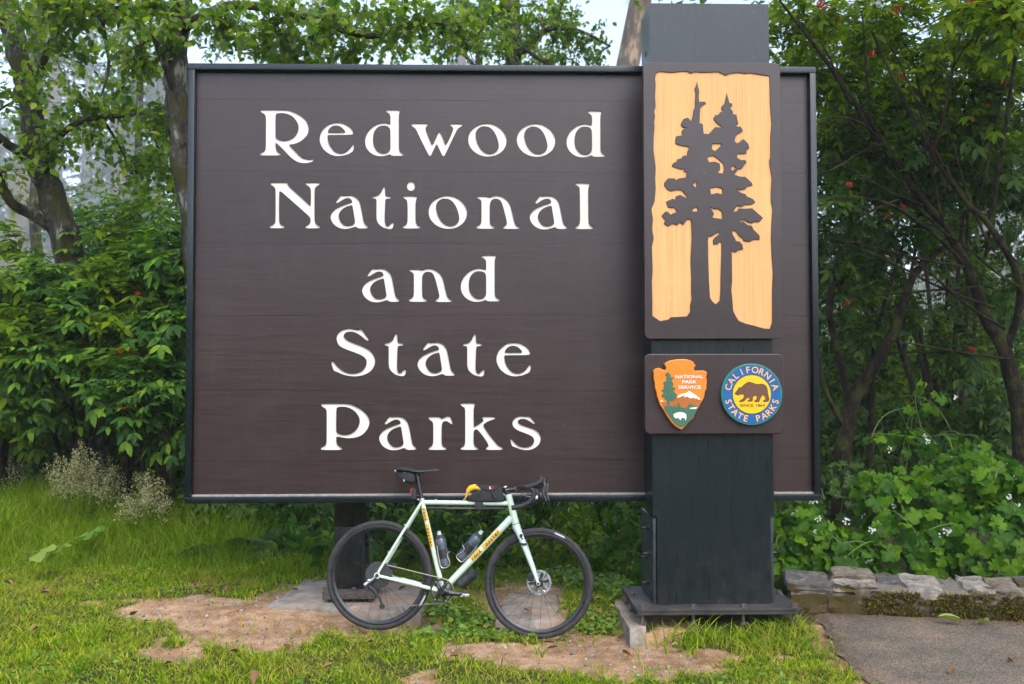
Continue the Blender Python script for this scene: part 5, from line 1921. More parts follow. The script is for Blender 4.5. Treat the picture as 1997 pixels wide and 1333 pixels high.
def frond(seed, n=16):
    r_ = np.random.default_rng(seed)
    parts = []
    sp = lambda t: np.array([t, 0, .55 * t - .75 * t * t])
    for i in range(n):
        t = .12 + .86 * i / n
        ln = .24 * math.sin(math.pi * min(1, .18 + .80 * (1 - i / n))) * r_.uniform(.9, 1.1)
        for s in (-1, 1):
            parts.append(scatter(tpl_blade([(0, .10), (.5, .10), (1, 0)], .03, .2), sp(t)[None], np.array([[.35, s * 1.0, -.15]]), np.array([[0, 0, 1.0]]), [ln]))
    rib = []
    for t in np.linspace(0, 1, 7):
        p = sp(t)
        rib += [p + [0, .006, .002], p - [0, .006, -.002]]
    rf = []
    for i in range(6):
        a = 2 * i
        rf += [(a, a + 1, a + 3), (a, a + 3, a + 2)]
    parts.append((np.array(rib), np.array(rf)))
    return join_tpl(parts)


COMP = [compound(p, s_, d_) for p, s_, d_ in ((3, 1, .3), (3, 2, .45), (2, 3, .35), (3, 4, .2), (2, 5, .5))]
COMPC = [compound(p, s_, d_, T_LEAFLET4) for p, s_, d_ in ((3, 1, .3), (3, 2, .45), (2, 3, .35), (3, 4, .2), (2, 5, .5))]
LOBE = [lobed(s_) for s_ in range(5)]
FERN = [frond(s_) for s_ in range(3)]

_tplmesh = {}


def tpl_mesh(key, tpl, name, mat):
    k = (key, mat.name)
    if k not in _tplmesh:
        me = np_mesh(name, tpl[0], tpl[1], True)
        me.materials.append(mat)
        _tplmesh[k] = me
    return _tplmesh[k]


def leaves(parent, name, key, tpls, pos, fwd, nrm, scale, mat, n_parts, mass_name='foliage'):
    """the n_parts leaves nearest the camera become parts of their own, the rest one mass"""
    n = len(pos)
    which = rng.integers(0, len(tpls), n)
    px, py, zz = proj(pos)
    inview = (px > -20) & (px < 2017) & (py > -20) & (py < 1340)
    inview &= ~((px > 375) & (px < 1590) & (py > 128) & (py < 975))
    rank = np.where(inview, zz - .15 * np.asarray(scale), 1e6)
    order = np.argsort(rank)
    sel = [i for i in order[:n_parts] if inview[i]]
    o_ = off(parent)
    Rm = frames(fwd, nrm)
    for i in sel:
        me = tpl_mesh((key, int(which[i])), tpls[which[i]], name, mat)
        ob = bpy.data.objects.new(name, me)
        COL.objects.link(ob)
        ob.parent = parent
        p = pos[i] - o_
        a = Rm[i] * float(scale[i])
        ob.matrix_basis = Matrix(((a[0, 0], a[0, 1], a[0, 2], p[0]), (a[1, 0], a[1, 1], a[1, 2], p[1]), (a[2, 0], a[2, 1], a[2, 2], p[2]), (0, 0, 0, 1)))
    rest = np.ones(n, bool)
    rest[sel] = False
    lst = []
    for w in range(len(tpls)):
        mk = rest & (which == w)
        if mk.any():
            lst.append(scatter(tpls[w], pos[mk] - o_, fwd[mk], nrm[mk], scale[mk]))
    if lst:
        V, F = cat_vf(lst)
        o = link(mass_name, np_mesh(mass_name, V, F, True), mat, parent)
        o['kind'] = 'stuff'
    return


def unit(v):
    return v / (np.linalg.norm(v, axis=-1, keepdims=True) + 1e-9)


def bend(a, b, sag=0.0, n=5, wob=.06):
    a, b = np.array(a, float), np.array(b, float)
    L_ = np.linalg.norm(b - a)
    out = []
    j = rng.normal(0, wob * L_ * .4, 3)
    for k in range(n + 1):
        t = k / n
        out.append(a + (b - a) * t + np.array([0, 0, 1]) * sag * L_ * 4 * t * (1 - t) + j * math.sin(math.pi * t))
    return out


M['bark'] = mat_bark('mossy_alder_bark', (0.013, 0.010, 0.007), (0.24, 0.23, 0.20), (0.045, 0.042, 0.010), .45, 7.0)
M['elderbark'] = mat_bark('elder_bark', (0.014, 0.010, 0.006), (0.055, 0.040, 0.026), (0.06, 0.06, 0.015), .35, 14)
M['twig'] = mat_basic('twig', (0.060, 0.042, 0.026), .85, var=.35, scale=20)
M['mosstwig'] = mat_basic('mossy_twig', (0.10, 0.095, 0.040), .95, var=.4, scale=30, bump=.006)
M['alder'] = mat_leaf('alder_leaf', [(0.0, (0.045, 0.105, 0.010)), (0.35, (0.085, 0.165, 0.012)), (0.65, (0.15, 0.235, 0.014)), (0.88, (0.26, 0.32, 0.016)), (1.0, (0.10, 0.18, 0.07))], .42, .55, None, .28)
M['elder'] = mat_leaf('elder_leaf', [(0.0, (0.022, 0.070, 0.014)), (0.4, (0.040, 0.110, 0.018)), (0.72, (0.072, 0.165, 0.016)), (1.0, (0.18, 0.30, 0.016))], .55, .34, None, .15)
M['elderlit'] = mat_leaf('yellow_green_elder_leaf', [(0.0, (0.040, 0.092, 0.006)), (0.5, (0.090, 0.165, 0.008)), (1.0, (0.21, 0.29, 0.010))], .55, .48, None, .15)
M['vine'] = mat_leaf('vine_leaf', [(0.0, (0.022, 0.078, 0.003)), (0.5, (0.046, 0.130, 0.004)), (1.0, (0.11, 0.22, 0.005))], .5, .35, None, .18)
M['elder_painted_sun'] = mat_leaf('elder_leaf_painted_sunlit', [(0.0, (0.060, 0.12, 0.006)), (0.5, (0.13, 0.21, 0.008)), (1.0, (0.27, 0.34, 0.010))], .5, .55, None, .15)  # brighter copy of the elder leaf, sunlight put into its colour
M['elder_painted_shade'] = mat_leaf('elder_leaf_painted_shaded', [(0.0, (0.018, 0.048, 0.006)), (0.6, (0.034, 0.080, 0.008)), (1.0, (0.085, 0.14, 0.008))], .5, .35, None, .2)  # darker copy of the elder leaf, shade put into its colour
M['fern'] = mat_leaf('fern_leaf', [(0.0, (0.026, 0.078, 0.010)), (1.0, (0.07, 0.14, 0.012))], .5, .3)
M['berry'] = mat_basic('red_berry', (0.42, 0.018, 0.010), .25, var=.2, scale=60, spec=.6)
M['vinestem'] = mat_basic('green_vine_stem', (0.10, 0.17, 0.03), .6, var=.25, scale=30)
M['flower'] = mat_leaf('white_petal', [(0, (0.75, 0.76, 0.68)), (1, (0.82, 0.82, 0.76))], .6, .2, (1, 1, 1))


def blob_points(c, r, n):
    """points through an ellipsoid, denser towards its skin"""
    d = unit(rng.normal(0, 1, (n, 3)))
    q = rng.uniform(.15, 1, (n, 1)) ** .45
    return np.array(c) + d * q * np.array(r)


def pblob(px, py, Y, rx, ry, rY, n):
    k = Y / FPX
    return (at(px, py, Y), (rx * k, rY, ry * k), n)


def pline(pts):
    """[(px, py, Y, radius)] -> points, radii"""
    return [at(a, b, c_) for a, b, c_, _ in pts], [q for *_, q in pts]


def densify(P, Q, n=3):
    P, Q = [np.array(p) for p in P], list(Q)
    out, rr = [], []
    for i in range(len(P) - 1):
        for k in range(n):
            t = k / n
            p0, p3 = P[max(i - 1, 0)], P[min(i + 2, len(P) - 1)]
            p1, p2 = P[i], P[i + 1]
            q = .5 * ((2 * p1) + (p2 - p0) * t + (2 * p0 - 5 * p1 + 4 * p2 - p3) * t * t + (3 * p1 - p0 - 3 * p2 + p3) * t ** 3)
            out.append(q)
            rr.append(Q[i] * (1 - t) + Q[i + 1] * t)
    out.append(P[-1])
    rr.append(Q[-1])
    return out, rr


def plant(name, label, cat, group, stems, blobs, kind, size, leafmat, barkmat, n_parts=60, branch_r=.02, per_twig=9, twig_len=.35, berries=0, twigmat='twig', ntube=9, updir=.5, low=None, bsize=1.0):
    """stems from the ground, a limb to every clump, twigs through the clump and leaves on the twigs"""
    base = np.array(stems[0][0][0])
    root = thing(name, tuple(base), label, cat, group)
    skel = []
    for si, (P, Q) in enumerate(stems):
        P2_, Q2 = densify(P, Q, 5)
        Q2 = [q * (1 + .035 * math.sin(i * 1.7 + si) + .03 * math.sin(i * 3.1)) if q > .03 else q for i, q in enumerate(Q2)]
        P2_ = [p + rng.normal(0, .10, 3) * q * np.array([1, 1, 0]) for p, q in zip(P2_, Q2)]
        MB().tube(P2_, Q2, ntube).build('trunk' if si == 0 else 'stem', M[barkmat], root, angle=60)
        skel += [(p, r_) for p, r_ in zip(P2_, Q2)]
    SP = np.array([p for p, _ in skel])
    SR = np.array([r_ for _, r_ in skel])
    tw = MB()
    pos, fwd, nrm, scl = [], [], [], []
    tipsall = []
    for (c, r, n) in blobs:
        c = np.array(c)
        r = np.array(r)
        d = np.linalg.norm(SP - c, axis=1) + .6 * np.maximum(SP[:, 2] - c[2], 0)
        j = int(np.argmin(d))
        limb = bend(SP[j], c, .05, 6)
        L_ = np.linalg.norm(limb[-1] - limb[0])
        r0 = min(SR[j] * .7, branch_r * (0.6 + .35 * L_))
        MB().tube(limb, list(np.linspace(r0, branch_r * .35, 7)), 7).build('branch', M[barkmat], root, angle=60)
        ends = blob_points(c, r, n)
        hubs = np.array(limb[3:])
        nsub = max(3, n // 7)
        subs = blob_points(c, r * .6, nsub)
        for s_ in subs:
            h = hubs[int(np.argmin(np.linalg.norm(hubs - s_, axis=1)))]
            tw.tube(bend(h, s_, .03, 3), [branch_r * .35, branch_r * .28, branch_r * .22, branch_r * .16], 5, False)
        nodes = np.concatenate([subs, hubs[-1:]])
        for e in ends:
            h = nodes[int(np.argmin(np.linalg.norm(nodes - e, axis=1)))]
            pl = bend(h, e, .02, 3, .1)
            tw.tube(pl, [branch_r * .16, branch_r * .13, branch_r * .11, branch_r * .07], 4, False)
            dr = unit(np.array(pl[-1]) - np.array(pl[-2]))
            tipsall.append((np.array(pl[-1]), dr))
    tips = np.array([t for t, _ in tipsall])
    dirs = np.array([d_ for _, d_ in tipsall])
    if kind == 'alder':
        n = len(tips) * per_twig
        k = np.repeat(np.arange(len(tips)), per_twig)
        s_ = rng.uniform(-.9, .35, n)
        pos = tips[k] + dirs[k] * (s_ * twig_len)[:, None] + rng.normal(0, .035, (n, 3))
        fwd = unit(dirs[k] * .5 + rng.normal(0, .75, (n, 3)) + np.array([0, -.15, -.45]))
        nrm = unit(rng.normal(0, .55, (n, 3)) + np.array([0, -.35, .85]))
        scl = size * rng.uniform(.55, 1.2, n)
        tpls = [T_OVATE]
    else:
        n = len(tips) * per_twig
        k = np.repeat(np.arange(len(tips)), per_twig)
        out = rng.normal(0, .8, (n, 3)) + np.array([0, -.45, updir * .4])
        pos = tips[k] + rng.normal(0, .05, (n, 3))
        fwd = unit(unit(out) * 1.0 + dirs[k] * .3 + np.array([0, 0, -.05]))
        fwd[:, 2] = np.clip(fwd[:, 2], -.45, .5)
        nrm = unit(rng.normal(0, .22, (n, 3)) + np.array([0, -.30, 1.0]))
        scl = size * rng.uniform(.45, 1.3, n)
        tpls = COMPC if kind == 'elderfar' else COMP
    tw_o = tw.build('twigs', M[twigmat], root, angle=80)
    tw_o['kind'] = 'stuff'
    if low is None:
        leaves(root, 'leaf', kind, tpls, pos, fwd, nrm, scl, M[leafmat], n_parts, 'foliage')
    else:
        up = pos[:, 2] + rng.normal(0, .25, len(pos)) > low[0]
        for mk, mt_, share in ((up, leafmat, .6), (~up, low[1], .4)):  # lit tone painted on the high leaves, shaded tone on the low ones
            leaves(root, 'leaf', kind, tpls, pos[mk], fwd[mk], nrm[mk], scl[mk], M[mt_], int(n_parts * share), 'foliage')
    if berries:
        px, py, zz = proj(tips)
        ok = np.where((px > 0) & (px < 1990) & (py > 5) & (py < 880) & ~((px > 350) & (px < 1605) & (py > 100)))[0]
        if len(ok):
            front = ok[np.argsort(zz[ok])][:max(berries * 3, 6)]
            for j in rng.choice(front, min(berries, len(front)), replace=False):
                berry_cluster(root, tips[j] + np.array([0, -.10, .05]))
    return root


_bm = []


def berry_cluster(root, p):
    if not _bm:
        for s_ in range(3):
            r_ = np.random.default_rng(40 + s_)
            b = MB()
            for k in range(34):
                q = r_.normal(0, 1, 3)
                q = q / np.linalg.norm(q) * np.array([.048, .048, .038]) * r_.uniform(.35, 1)
                b.ball(q, .0075 * r_.uniform(.8, 1.2), 5, 4)
            o = b.build('berry_cluster', M['berry'])
            _bm.append(o.data)
            bpy.data.objects.remove(o)
    o = bpy.data.objects.new('berry_cluster', random.choice(_bm))
    COL.objects.link(o)
    o.parent = root
    o.location = p - off(root)
    s_ = random.uniform(.6, .95)
    o.scale = (s_, s_, s_)
    o.rotation_euler = (random.uniform(-.4, .4), random.uniform(-.4, .4), random.uniform(0, 6))


# ------------------------------------------------------------------ alder trees on the left and over the sign
SK = lambda *q: pline(list(q))
A1 = [SK((190, 1010, 10.7, .19), (160, 760, 10.6, .17), (134, 510, 10.5, .155), (108, 400, 10.5, .14), (74, 312, 10.5, .125), (58, 200, 10.5, .115), (28, 80, 10.5, .11), (-10, -60, 10.5, .10), (-50, -260, 10.6, .09)),
      SK((112, 452, 10.5, .06), (62, 418, 10.3, .055), (20, 392, 10.1, .05), (-8, 330, 10.0, .045), (-30, 250, 10, .03)),
      SK((70, 330, 10.5, .055), (44, 300, 10.4, .05), (8, 276, 10.2, .045), (-30, 240, 10.0, .03)),
      SK((60, 210, 10.5, .04), (110, 60, 10.2, .034), (200, 20, 9.9, .028), (300, 12, 9.7, .018)),
      SK((70, 310, 10.5, .04), (150, 240, 10.1, .03), (230, 226, 9.9, .022), (330, 215, 9.7, .012)),
      SK((196, 22, 9.9, .02), (206, 75, 9.85, .018), (212, 130, 9.8, .016), (200, 180, 9.8, .010))]
B1 = [pblob(*q) for q in ((50, 30, 9.9, 90, 55, .7, 34), (140, 10, 9.6, 110, 30, .6, 30), (320, 20, 9.4, 60, 40, .5, 24), (210, 25, 9.7, 130, 45, .6, 46), (120, 95, 10.0, 90, 45, .7, 20), (280, 110, 9.6, 70, 55, .5, 30), (45, 190, 9.9, 70, 70, .6, 26), (185, 215, 10.0, 110, 55, .7, 52), (305, 240, 9.7, 55, 60, .5, 26), (90, 285, 10.2, 80, 45, .5, 22), (250, 320, 10.4, 80, 50, .6, 26), (330, 330, 10.2, 45, 80, .5, 24), (20, 330, 9.9, 40, 40, .4, 8))]
plant('alder_tree', 'leaning mossy alder whose trunk rises above the shrubs at the picture edge', 'tree', 'alder trees', A1, B1, 'alder', .088, 'alder', 'bark', 150, .022, 10, .42, twigmat='mosstwig', ntube=14)

A2 = [SK((430, 1010, 9.7, .14), (400, 700, 9.6, .135), (376, 420, 9.5, .125), (352, 250, 9.5, .118), (344, 130, 9.5, .112), (352, 0, 9.5, .108), (362, -160, 9.5, .12)),
      SK((350, 190, 9.45, .04), (310, 100, 9.3, .030), (300, 70, 9.2, .024), (270, 90, 9.1, .014)),
      SK((350, 60, 9.45, .05), (450, 10, 9.2, .042), (590, 30, 9.0, .035), (720, 70, 9.0, .028), (830, 40, 9.1, .02), (930, 70, 9.3, .012)),
      SK((352, -20, 9.45, .045), (480, -60, 9.1, .04), (660, -40, 8.9, .03), (800, -20, 9.0, .02))]
B2 = [pblob(*q) for q in ((430, 40, 9.1, 70, 55, .5, 30), (540, 50, 8.9, 90, 60, .6, 46), (660, 60, 8.9, 90, 60, .6, 46), (770, 40, 9.0, 90, 55, .6, 42), (880, 55, 9.2, 80, 50, .6, 34), (320, 60, 9.2, 50, 50, .4, 16), (600, 105, 9.2, 160, 35, .6, 34), (960, 30, 9.5, 60, 40, .5, 18))]
plant('alder_tree', 'dark alder trunk by the upper corner of the sign, boughs reaching over it', 'tree', 'alder trees', A2, B2, 'alder', .088, 'alder', 'bark', 150, .020, 9, .46, twigmat='mosstwig', ntube=14)

A3 = [SK((1020, 1000, 17, .2), (1010, 500, 17, .18), (1005, 200, 17, .14), (1000, 0, 17, .12), (1000, -200, 17, .1)),
      SK((1003, 120, 17, .06), (1060, 60, 16.6, .05), (1130, 60, 16.5, .03), (1190, 90, 16.5, .018)),
      SK((940, -10, 16.0, .04), (985, 50, 16.0, .038), (1030, 100, 16, .034), (1090, 135, 16, .03))]
B3 = [pblob(*q) for q in ((980, 70, 16, 70, 60, 1.2, 34), (1060, 40, 16.5, 90, 60, 1.2, 46), (1130, 80, 16.8, 70, 45, 1.0, 34), (1160, 112, 17, 40, 20, .8, 8), (1090, 10, 17, 40, 30, .8, 10), (1060, 120, 16.5, 70, 25, .8, 18))]
plant('alder_tree', 'pale misty alder behind the sign beside the tall pillar', 'tree', 'alder trees', A3, B3, 'alder', .095, 'alder', 'bark', 60, .03, 15, .45, twigmat='twig', ntube=12)

for k, (lab, bx, by, bl_) in enumerate((
    ('hazy alder crown filling the gaps at the upper left corner', 70, 30, [(20, 60, 30, 90, 70, 2, 40), (110, 120, 30, 80, 70, 2, 36), (60, 250, 30, 80, 70, 2, 34), (180, 40, 31, 80, 50, 2, 34), (150, 260, 31, 70, 60, 2, 26), (60, 400, 30, 70, 50, 2, 24)]),
    ('hazy alder crown between the two dark alder trunks', 270, 34, [(260, 40, 34, 80, 60, 2, 36), (300, 150, 34, 70, 60, 2, 34), (240, 180, 35, 60, 50, 2, 22), (310, 300, 34, 60, 70, 2, 34), (230, 380, 34, 80, 50, 2, 30), (160, 440, 34, 70, 40, 2, 22)]),
    ('hazy alder crown just above the sign at its left half', 560, 28, [(430, 60, 28, 90, 60, 2, 40), (540, 80, 28, 90, 50, 2, 36), (650, 40, 28, 90, 60, 2, 36), (760, 80, 29, 90, 50, 2, 36)]),
    ('hazy alder crown above the sign towards the pillar', 930, 26, [(850, 70, 26, 80, 50, 2, 34), (930, 50, 26, 80, 60, 2, 34), (1020, 90, 27, 80, 40, 2, 30), (1060, 40, 27, 50, 40, 2, 14)]),
)):
    g0 = at(bx, 700, by)
    g0 = np.array([g0[0], by, float(gz(g0[0], by)) - .1])
    st = [([g0, g0 + [0.1, 0, 3], g0 + [-.1, 0, 6], at(bx + 10, -20, by)], [.22, .19, .15, .08])]
    plant('alder_tree', lab, 'tree', 'alder trees', st, [pblob(*q) for q in bl_], 'alder', .135, 'alder', 'bark', 12, .05, 22, .8, twigmat='twig', ntube=10)

# ------------------------------------------------------------------ elder shrubs on the left
EL = [
    ('broad red-berried elder shrub with bright young leaves at the picture edge', 20, 10.3, [(30, 575, 10.1, 75, 42, .5, 20), (60, 490, 10.6, 40, 30, .4, 4), (40, 640, 9.9, 70, 45, .5, 18), (25, 720, 10.0, 70, 45, .5, 16), (70, 690, 9.8, 60, 40, .4, 14), (30, 820, 10.0, 60, 40, .4, 10)], 'elderlit'),
    ('leafy elder shrub in front of the leaning alder trunk', 150, 10.2, [(120, 560, 10.2, 75, 45, .5, 22), (190, 470, 10.7, 35, 30, .4, 4), (175, 620, 9.9, 75, 45, .5, 20), (120, 690, 9.7, 80, 45, .5, 20), (180, 560, 10.4, 70, 40, .5, 16), (90, 780, 9.9, 70, 40, .4, 12)], 'elder'),
    ('tall elder shrub between the alder trunks with dark green leaves', 260, 10.0, [(240, 540, 10.2, 70, 45, .5, 22), (300, 430, 10.6, 45, 40, .4, 5), (240, 465, 10.6, 40, 25, .4, 4), (300, 590, 10.0, 65, 50, .5, 22), (240, 640, 9.9, 70, 45, .5, 20), (280, 520, 10.6, 80, 40, .5, 18), (290, 700, 9.7, 60, 40, .4, 16)], 'elderlit'),
    ('elder shrub close beside the sign frame, low fans of leaves', 330, 9.5, [(330, 500, 9.8, 50, 50, .4, 18), (345, 620, 9.6, 45, 60, .4, 18), (255, 745, 9.2, 65, 35, .3, 14), (330, 760, 9.4, 45, 40, .4, 12), (250, 800, 9.3, 55, 24, .3, 9), (360, 830, 9.6, 40, 40, .4, 8)], 'elder'),
]
for i, (lab, bx, by, bl_, mt_) in enumerate(EL):
    g0 = at(bx, 700, by)
    g0 = np.array([g0[0], by, float(gz(g0[0], by)) - .03])
    st = []
    for j in range(5):
        c = pblob(*bl_[j % len(bl_)])[0]
        mid = g0 * .45 + c * .55 + np.array([rng.normal(0, .12), rng.normal(0, .1), .1])
        st.append(([g0 + np.array([rng.normal(0, .12), rng.normal(0, .12), 0]) if j else g0, g0 * .75 + mid * .25 + np.array([rng.normal(0, .06), 0, 0]), mid, c + np.array([0, .1, -.1])], [.030, .026, .020, .011]))
    plant('elder_shrub', lab, 'shrub', 'elder shrubs left of the sign', st, [pblob(*q) for q in bl_], 'elder', .30, mt_, 'elderbark', 85, .013, 10, .2, berries=(1, 1, 3, 1)[i])

# ------------------------------------------------------------------ elder trees on the right
ER1 = [SK((1975, 1010, 8.9, 0.079), (1992, 860, 8.9, 0.076), (1965, 700, 8.9, 0.066), (1925, 620, 8.9, 0.056), (1885, 520, 8.9, 0.045), (1840, 440, 8.9, 0.038), (1790, 380, 8.8, 0.033), (1740, 300, 8.7, 0.028), (1660, 190, 8.6, 0.021), (1590, 90, 8.5, 0.015), (1520, 0, 8.4, 0.009)),
       SK((1960, 690, 8.9, 0.040), (1990, 560, 8.7, 0.033), (1930, 440, 8.5, 0.028), (1880, 390, 8.4, 0.025), (1790, 250, 8.3, 0.020), (1700, 60, 8.2, 0.013)),
       SK((1885, 520, 8.9, 0.020), (1820, 455, 8.7, 0.017), (1740, 400, 8.6, 0.015), (1660, 385, 8.5, 0.011), (1600, 400, 8.4, 0.007)),
       SK((1740, 300, 8.7, 0.017), (1680, 240, 8.5, 0.013), (1620, 230, 8.4, 0.009), (1598, 260, 8.4, 0.007)),
       SK((1930, 440, 8.5, 0.020), (1960, 250, 8.3, 0.017), (1985, 80, 8.2, 0.013)),
       *[SK((a, b, y, .013), (a - dx * .35, b - dy * .30, y - .1, .011), (a - dx * .7, b - dy * .72, y - .15, .008), (a - dx, b - dy, y - .2, .005))
         for a, b, y, dx, dy in ((1880, 520, 8.8, 280, 60), (1850, 460, 8.8, 230, 260), (1900, 560, 8.8, 250, -20), (1800, 400, 8.7, 190, 90), (1760, 330, 8.7, 150, 210), (1930, 480, 8.5, 120, 330), (1880, 390, 8.4, 160, 330), (1960, 640, 8.7, 210, 150), (1840, 440, 8.7, 60, 330), (1720, 280, 8.6, 120, -60), (1990, 560, 8.6, 150, 110), (1940, 600, 8.7, 300, 130), (1700, 250, 8.6, 20, 230), (1820, 300, 8.4, -60, 260), (1900, 420, 8.5, -70, 300), (1660, 200, 8.5, 60, 120), (1780, 380, 8.7, 170, -70), (1970, 700, 8.8, 260, 40))]]
BR1 = [pblob(*q) for q in ((1900, 12, 7.3, 60, 16, .25, 8), (1965, 30, 7.2, 40, 22, .25, 7), (1580, 60, 9.1, 60, 50, .7, 20), (1640, 150, 9.1, 60, 50, .7, 20), (1720, 50, 9.0, 80, 45, .7, 26), (1720, 220, 9.2, 70, 60, .7, 26), (1650, 300, 9.2, 55, 60, .7, 22), (1820, 140, 9.1, 80, 60, .7, 28), (1860, 250, 9.1, 80, 60, .7, 26), (1770, 330, 9.4, 70, 40, .7, 14), (1930, 100, 8.8, 70, 80, .7, 28), (1950, 210, 8.9, 60, 60, .7, 20), (1640, 400, 9.0, 50, 40, .5, 12), (1550, 20, 9.2, 40, 30, .7, 12), (1920, 330, 9.0, 80, 40, .7, 14))]
plant('elder_tree', 'spreading elder tree with red berries and dark slanting stems beside the path wall', 'tree', 'elder trees right of the sign', ER1, BR1, 'elder', .25, 'elder_painted_sun', 'elderbark', 170, .014, 7, .2, berries=26, ntube=12, low=(4.15, 'elder_painted_shade'))

ER2 = [SK((1640, 1010, 9.4, .085), (1645, 880, 9.4, .08), (1660, 790, 9.4, .07), (1700, 720, 9.3, .055), (1745, 640, 9.2, .045), (1780, 540, 9.2, .035), (1840, 480, 9.2, .022)),
       SK((1660, 790, 9.4, .04), (1635, 690, 9.4, .034), (1618, 600, 9.3, .028), (1640, 480, 9.3, .02)),
       SK((1690, 980, 9.6, .03), (1700, 820, 9.6, .028), (1708, 660, 9.5, .022), (1760, 480, 9.4, .014)),
       SK((1650, 840, 9.4, .03), (1610, 760, 9.3, .024), (1595, 690, 9.3, .016))]
BR2 = [pblob(*q) for q in ((1630, 480, 9.6, 45, 50, .5, 14), (1700, 520, 9.9, 60, 40, .5, 14), (1640, 580, 9.5, 45, 40, .4, 12), (1790, 600, 9.8, 60, 35, .5, 10), (1690, 640, 9.7, 50, 35, .4, 9), (1625, 740, 9.9, 35, 50, .4, 10), (1760, 440, 9.3, 80, 35, .4, 14), (1860, 690, 9.6, 70, 40, .4, 12), (1950, 560, 9.6, 50, 60, .4, 14))]
plant('elder_tree', 'forked mossy elder close behind the sign edge, bare lower stems', 'tree', 'elder trees right of the sign', ER2, BR2, 'elder', .25, 'elder_painted_shade', 'elderbark', 70, .012, 6, .2, berries=5, ntube=10)

# more elders standing further back, seen through the gaps
for k, (lab, bx, by, bl_) in enumerate((
    ('bright elder bush far back between the bare stems', 1720, 13.0, [(1650, 520, 13.2, 60, 60, .7, 20), (1740, 600, 13, 70, 60, .7, 26), (1700, 720, 12.8, 80, 60, .7, 26), (1640, 820, 12.6, 60, 60, .7, 18), (1660, 640, 13, 50, 60, .6, 18)]),
    ('sunlit elder bush at the back below the thick slanting stem', 1870, 13.4, [(1850, 480, 13.6, 80, 60, .7, 18), (1900, 560, 13.4, 80, 50, .7, 22), (1850, 680, 13, 90, 60, .8, 26), (1930, 760, 13, 80, 70, .8, 24), (1800, 800, 12.8, 70, 60, .7, 20)]),
    ('leafy elder at the back filling the upper corner behind red berries', 1850, 11.5, [(1640, 90, 11.5, 80, 70, .8, 34), (1760, 150, 11.6, 90, 80, .8, 38), (1880, 180, 11.4, 90, 90, .8, 38), (1950, 330, 11.4, 80, 80, .8, 30), (1820, 340, 11.6, 90, 70, .8, 26), (1700, 330, 11.8, 80, 70, .8, 26), (1920, 40, 11.3, 90, 60, .8, 28), (1650, 240, 11.6, 50, 60, .6, 20)]),
)):
    g0 = at(bx, 700, by)
    g0 = np.array([g0[0], by, float(gz(g0[0], by)) - .03])
    st = []
    for j in range(len(bl_)):
        c = pblob(*bl_[j])[0]
        mid = g0 * .5 + c * .5 + np.array([rng.normal(0, .2), rng.normal(0, .2), .1])
        st.append(([g0 + np.array([rng.normal(0, .15), rng.normal(0, .15), 0]) if j else g0, g0 * .7 + mid * .3, mid, c], [.035, .03, .024, .012]))
    plant('elder_shrub', lab, 'shrub', 'elders further back on the right', st, [pblob(*q) for q in bl_], 'elderfar', .30, 'elder_painted_sun' if k == 2 else 'elderlit', 'elderbark', 25, .014, 13, .25, berries=(0, 0, 4)[k], low=(4.3, 'elder_painted_shade') if k == 2 else None)

# leafy bushes further back on the left, closing the view under the alders
for k, (lab, bx, by, bl_) in enumerate((
    ('shaded bush behind the left elder shrubs', 120, 12.6, [(60, 700, 12.4, 90, 90, .6, 30), (180, 720, 12.4, 100, 90, .6, 30), (300, 720, 12.2, 90, 90, .6, 30), (120, 850, 12.2, 110, 60, .5, 22), (300, 850, 12, 90, 60, .5, 20)]),
    ('misty green bush showing above the elder shrubs', 260, 17.0, [(180, 440, 17, 70, 40, 1, 16), (260, 420, 17.5, 80, 50, 1, 24), (340, 470, 17, 50, 60, 1, 18), (60, 540, 16.6, 80, 40, 1, 14), (220, 500, 16.5, 90, 40, 1, 20)]),
)):
    g0 = at(bx, 700, by)
    g0 = np.array([g0[0], by, float(gz(g0[0], by)) - .03])
    st = []
    for j in range(len(bl_)):
        c = pblob(*bl_[j])[0]
        mid = g0 * .5 + c * .5 + np.array([rng.normal(0, .2), rng.normal(0, .2), .1])
        st.append(([g0 + np.array([rng.normal(0, .15), rng.normal(0, .15), 0]) if j else g0, g0 * .7 + mid * .3, mid, c], [.035, .03, .024, .012]))
    plant('leafy_bush', lab, 'shrub', 'bushes at the back on the left', st, [pblob(*q) for q in bl_], 'elderfar', .40, 'elder', 'elderbark', 15, .014, 5, .25)

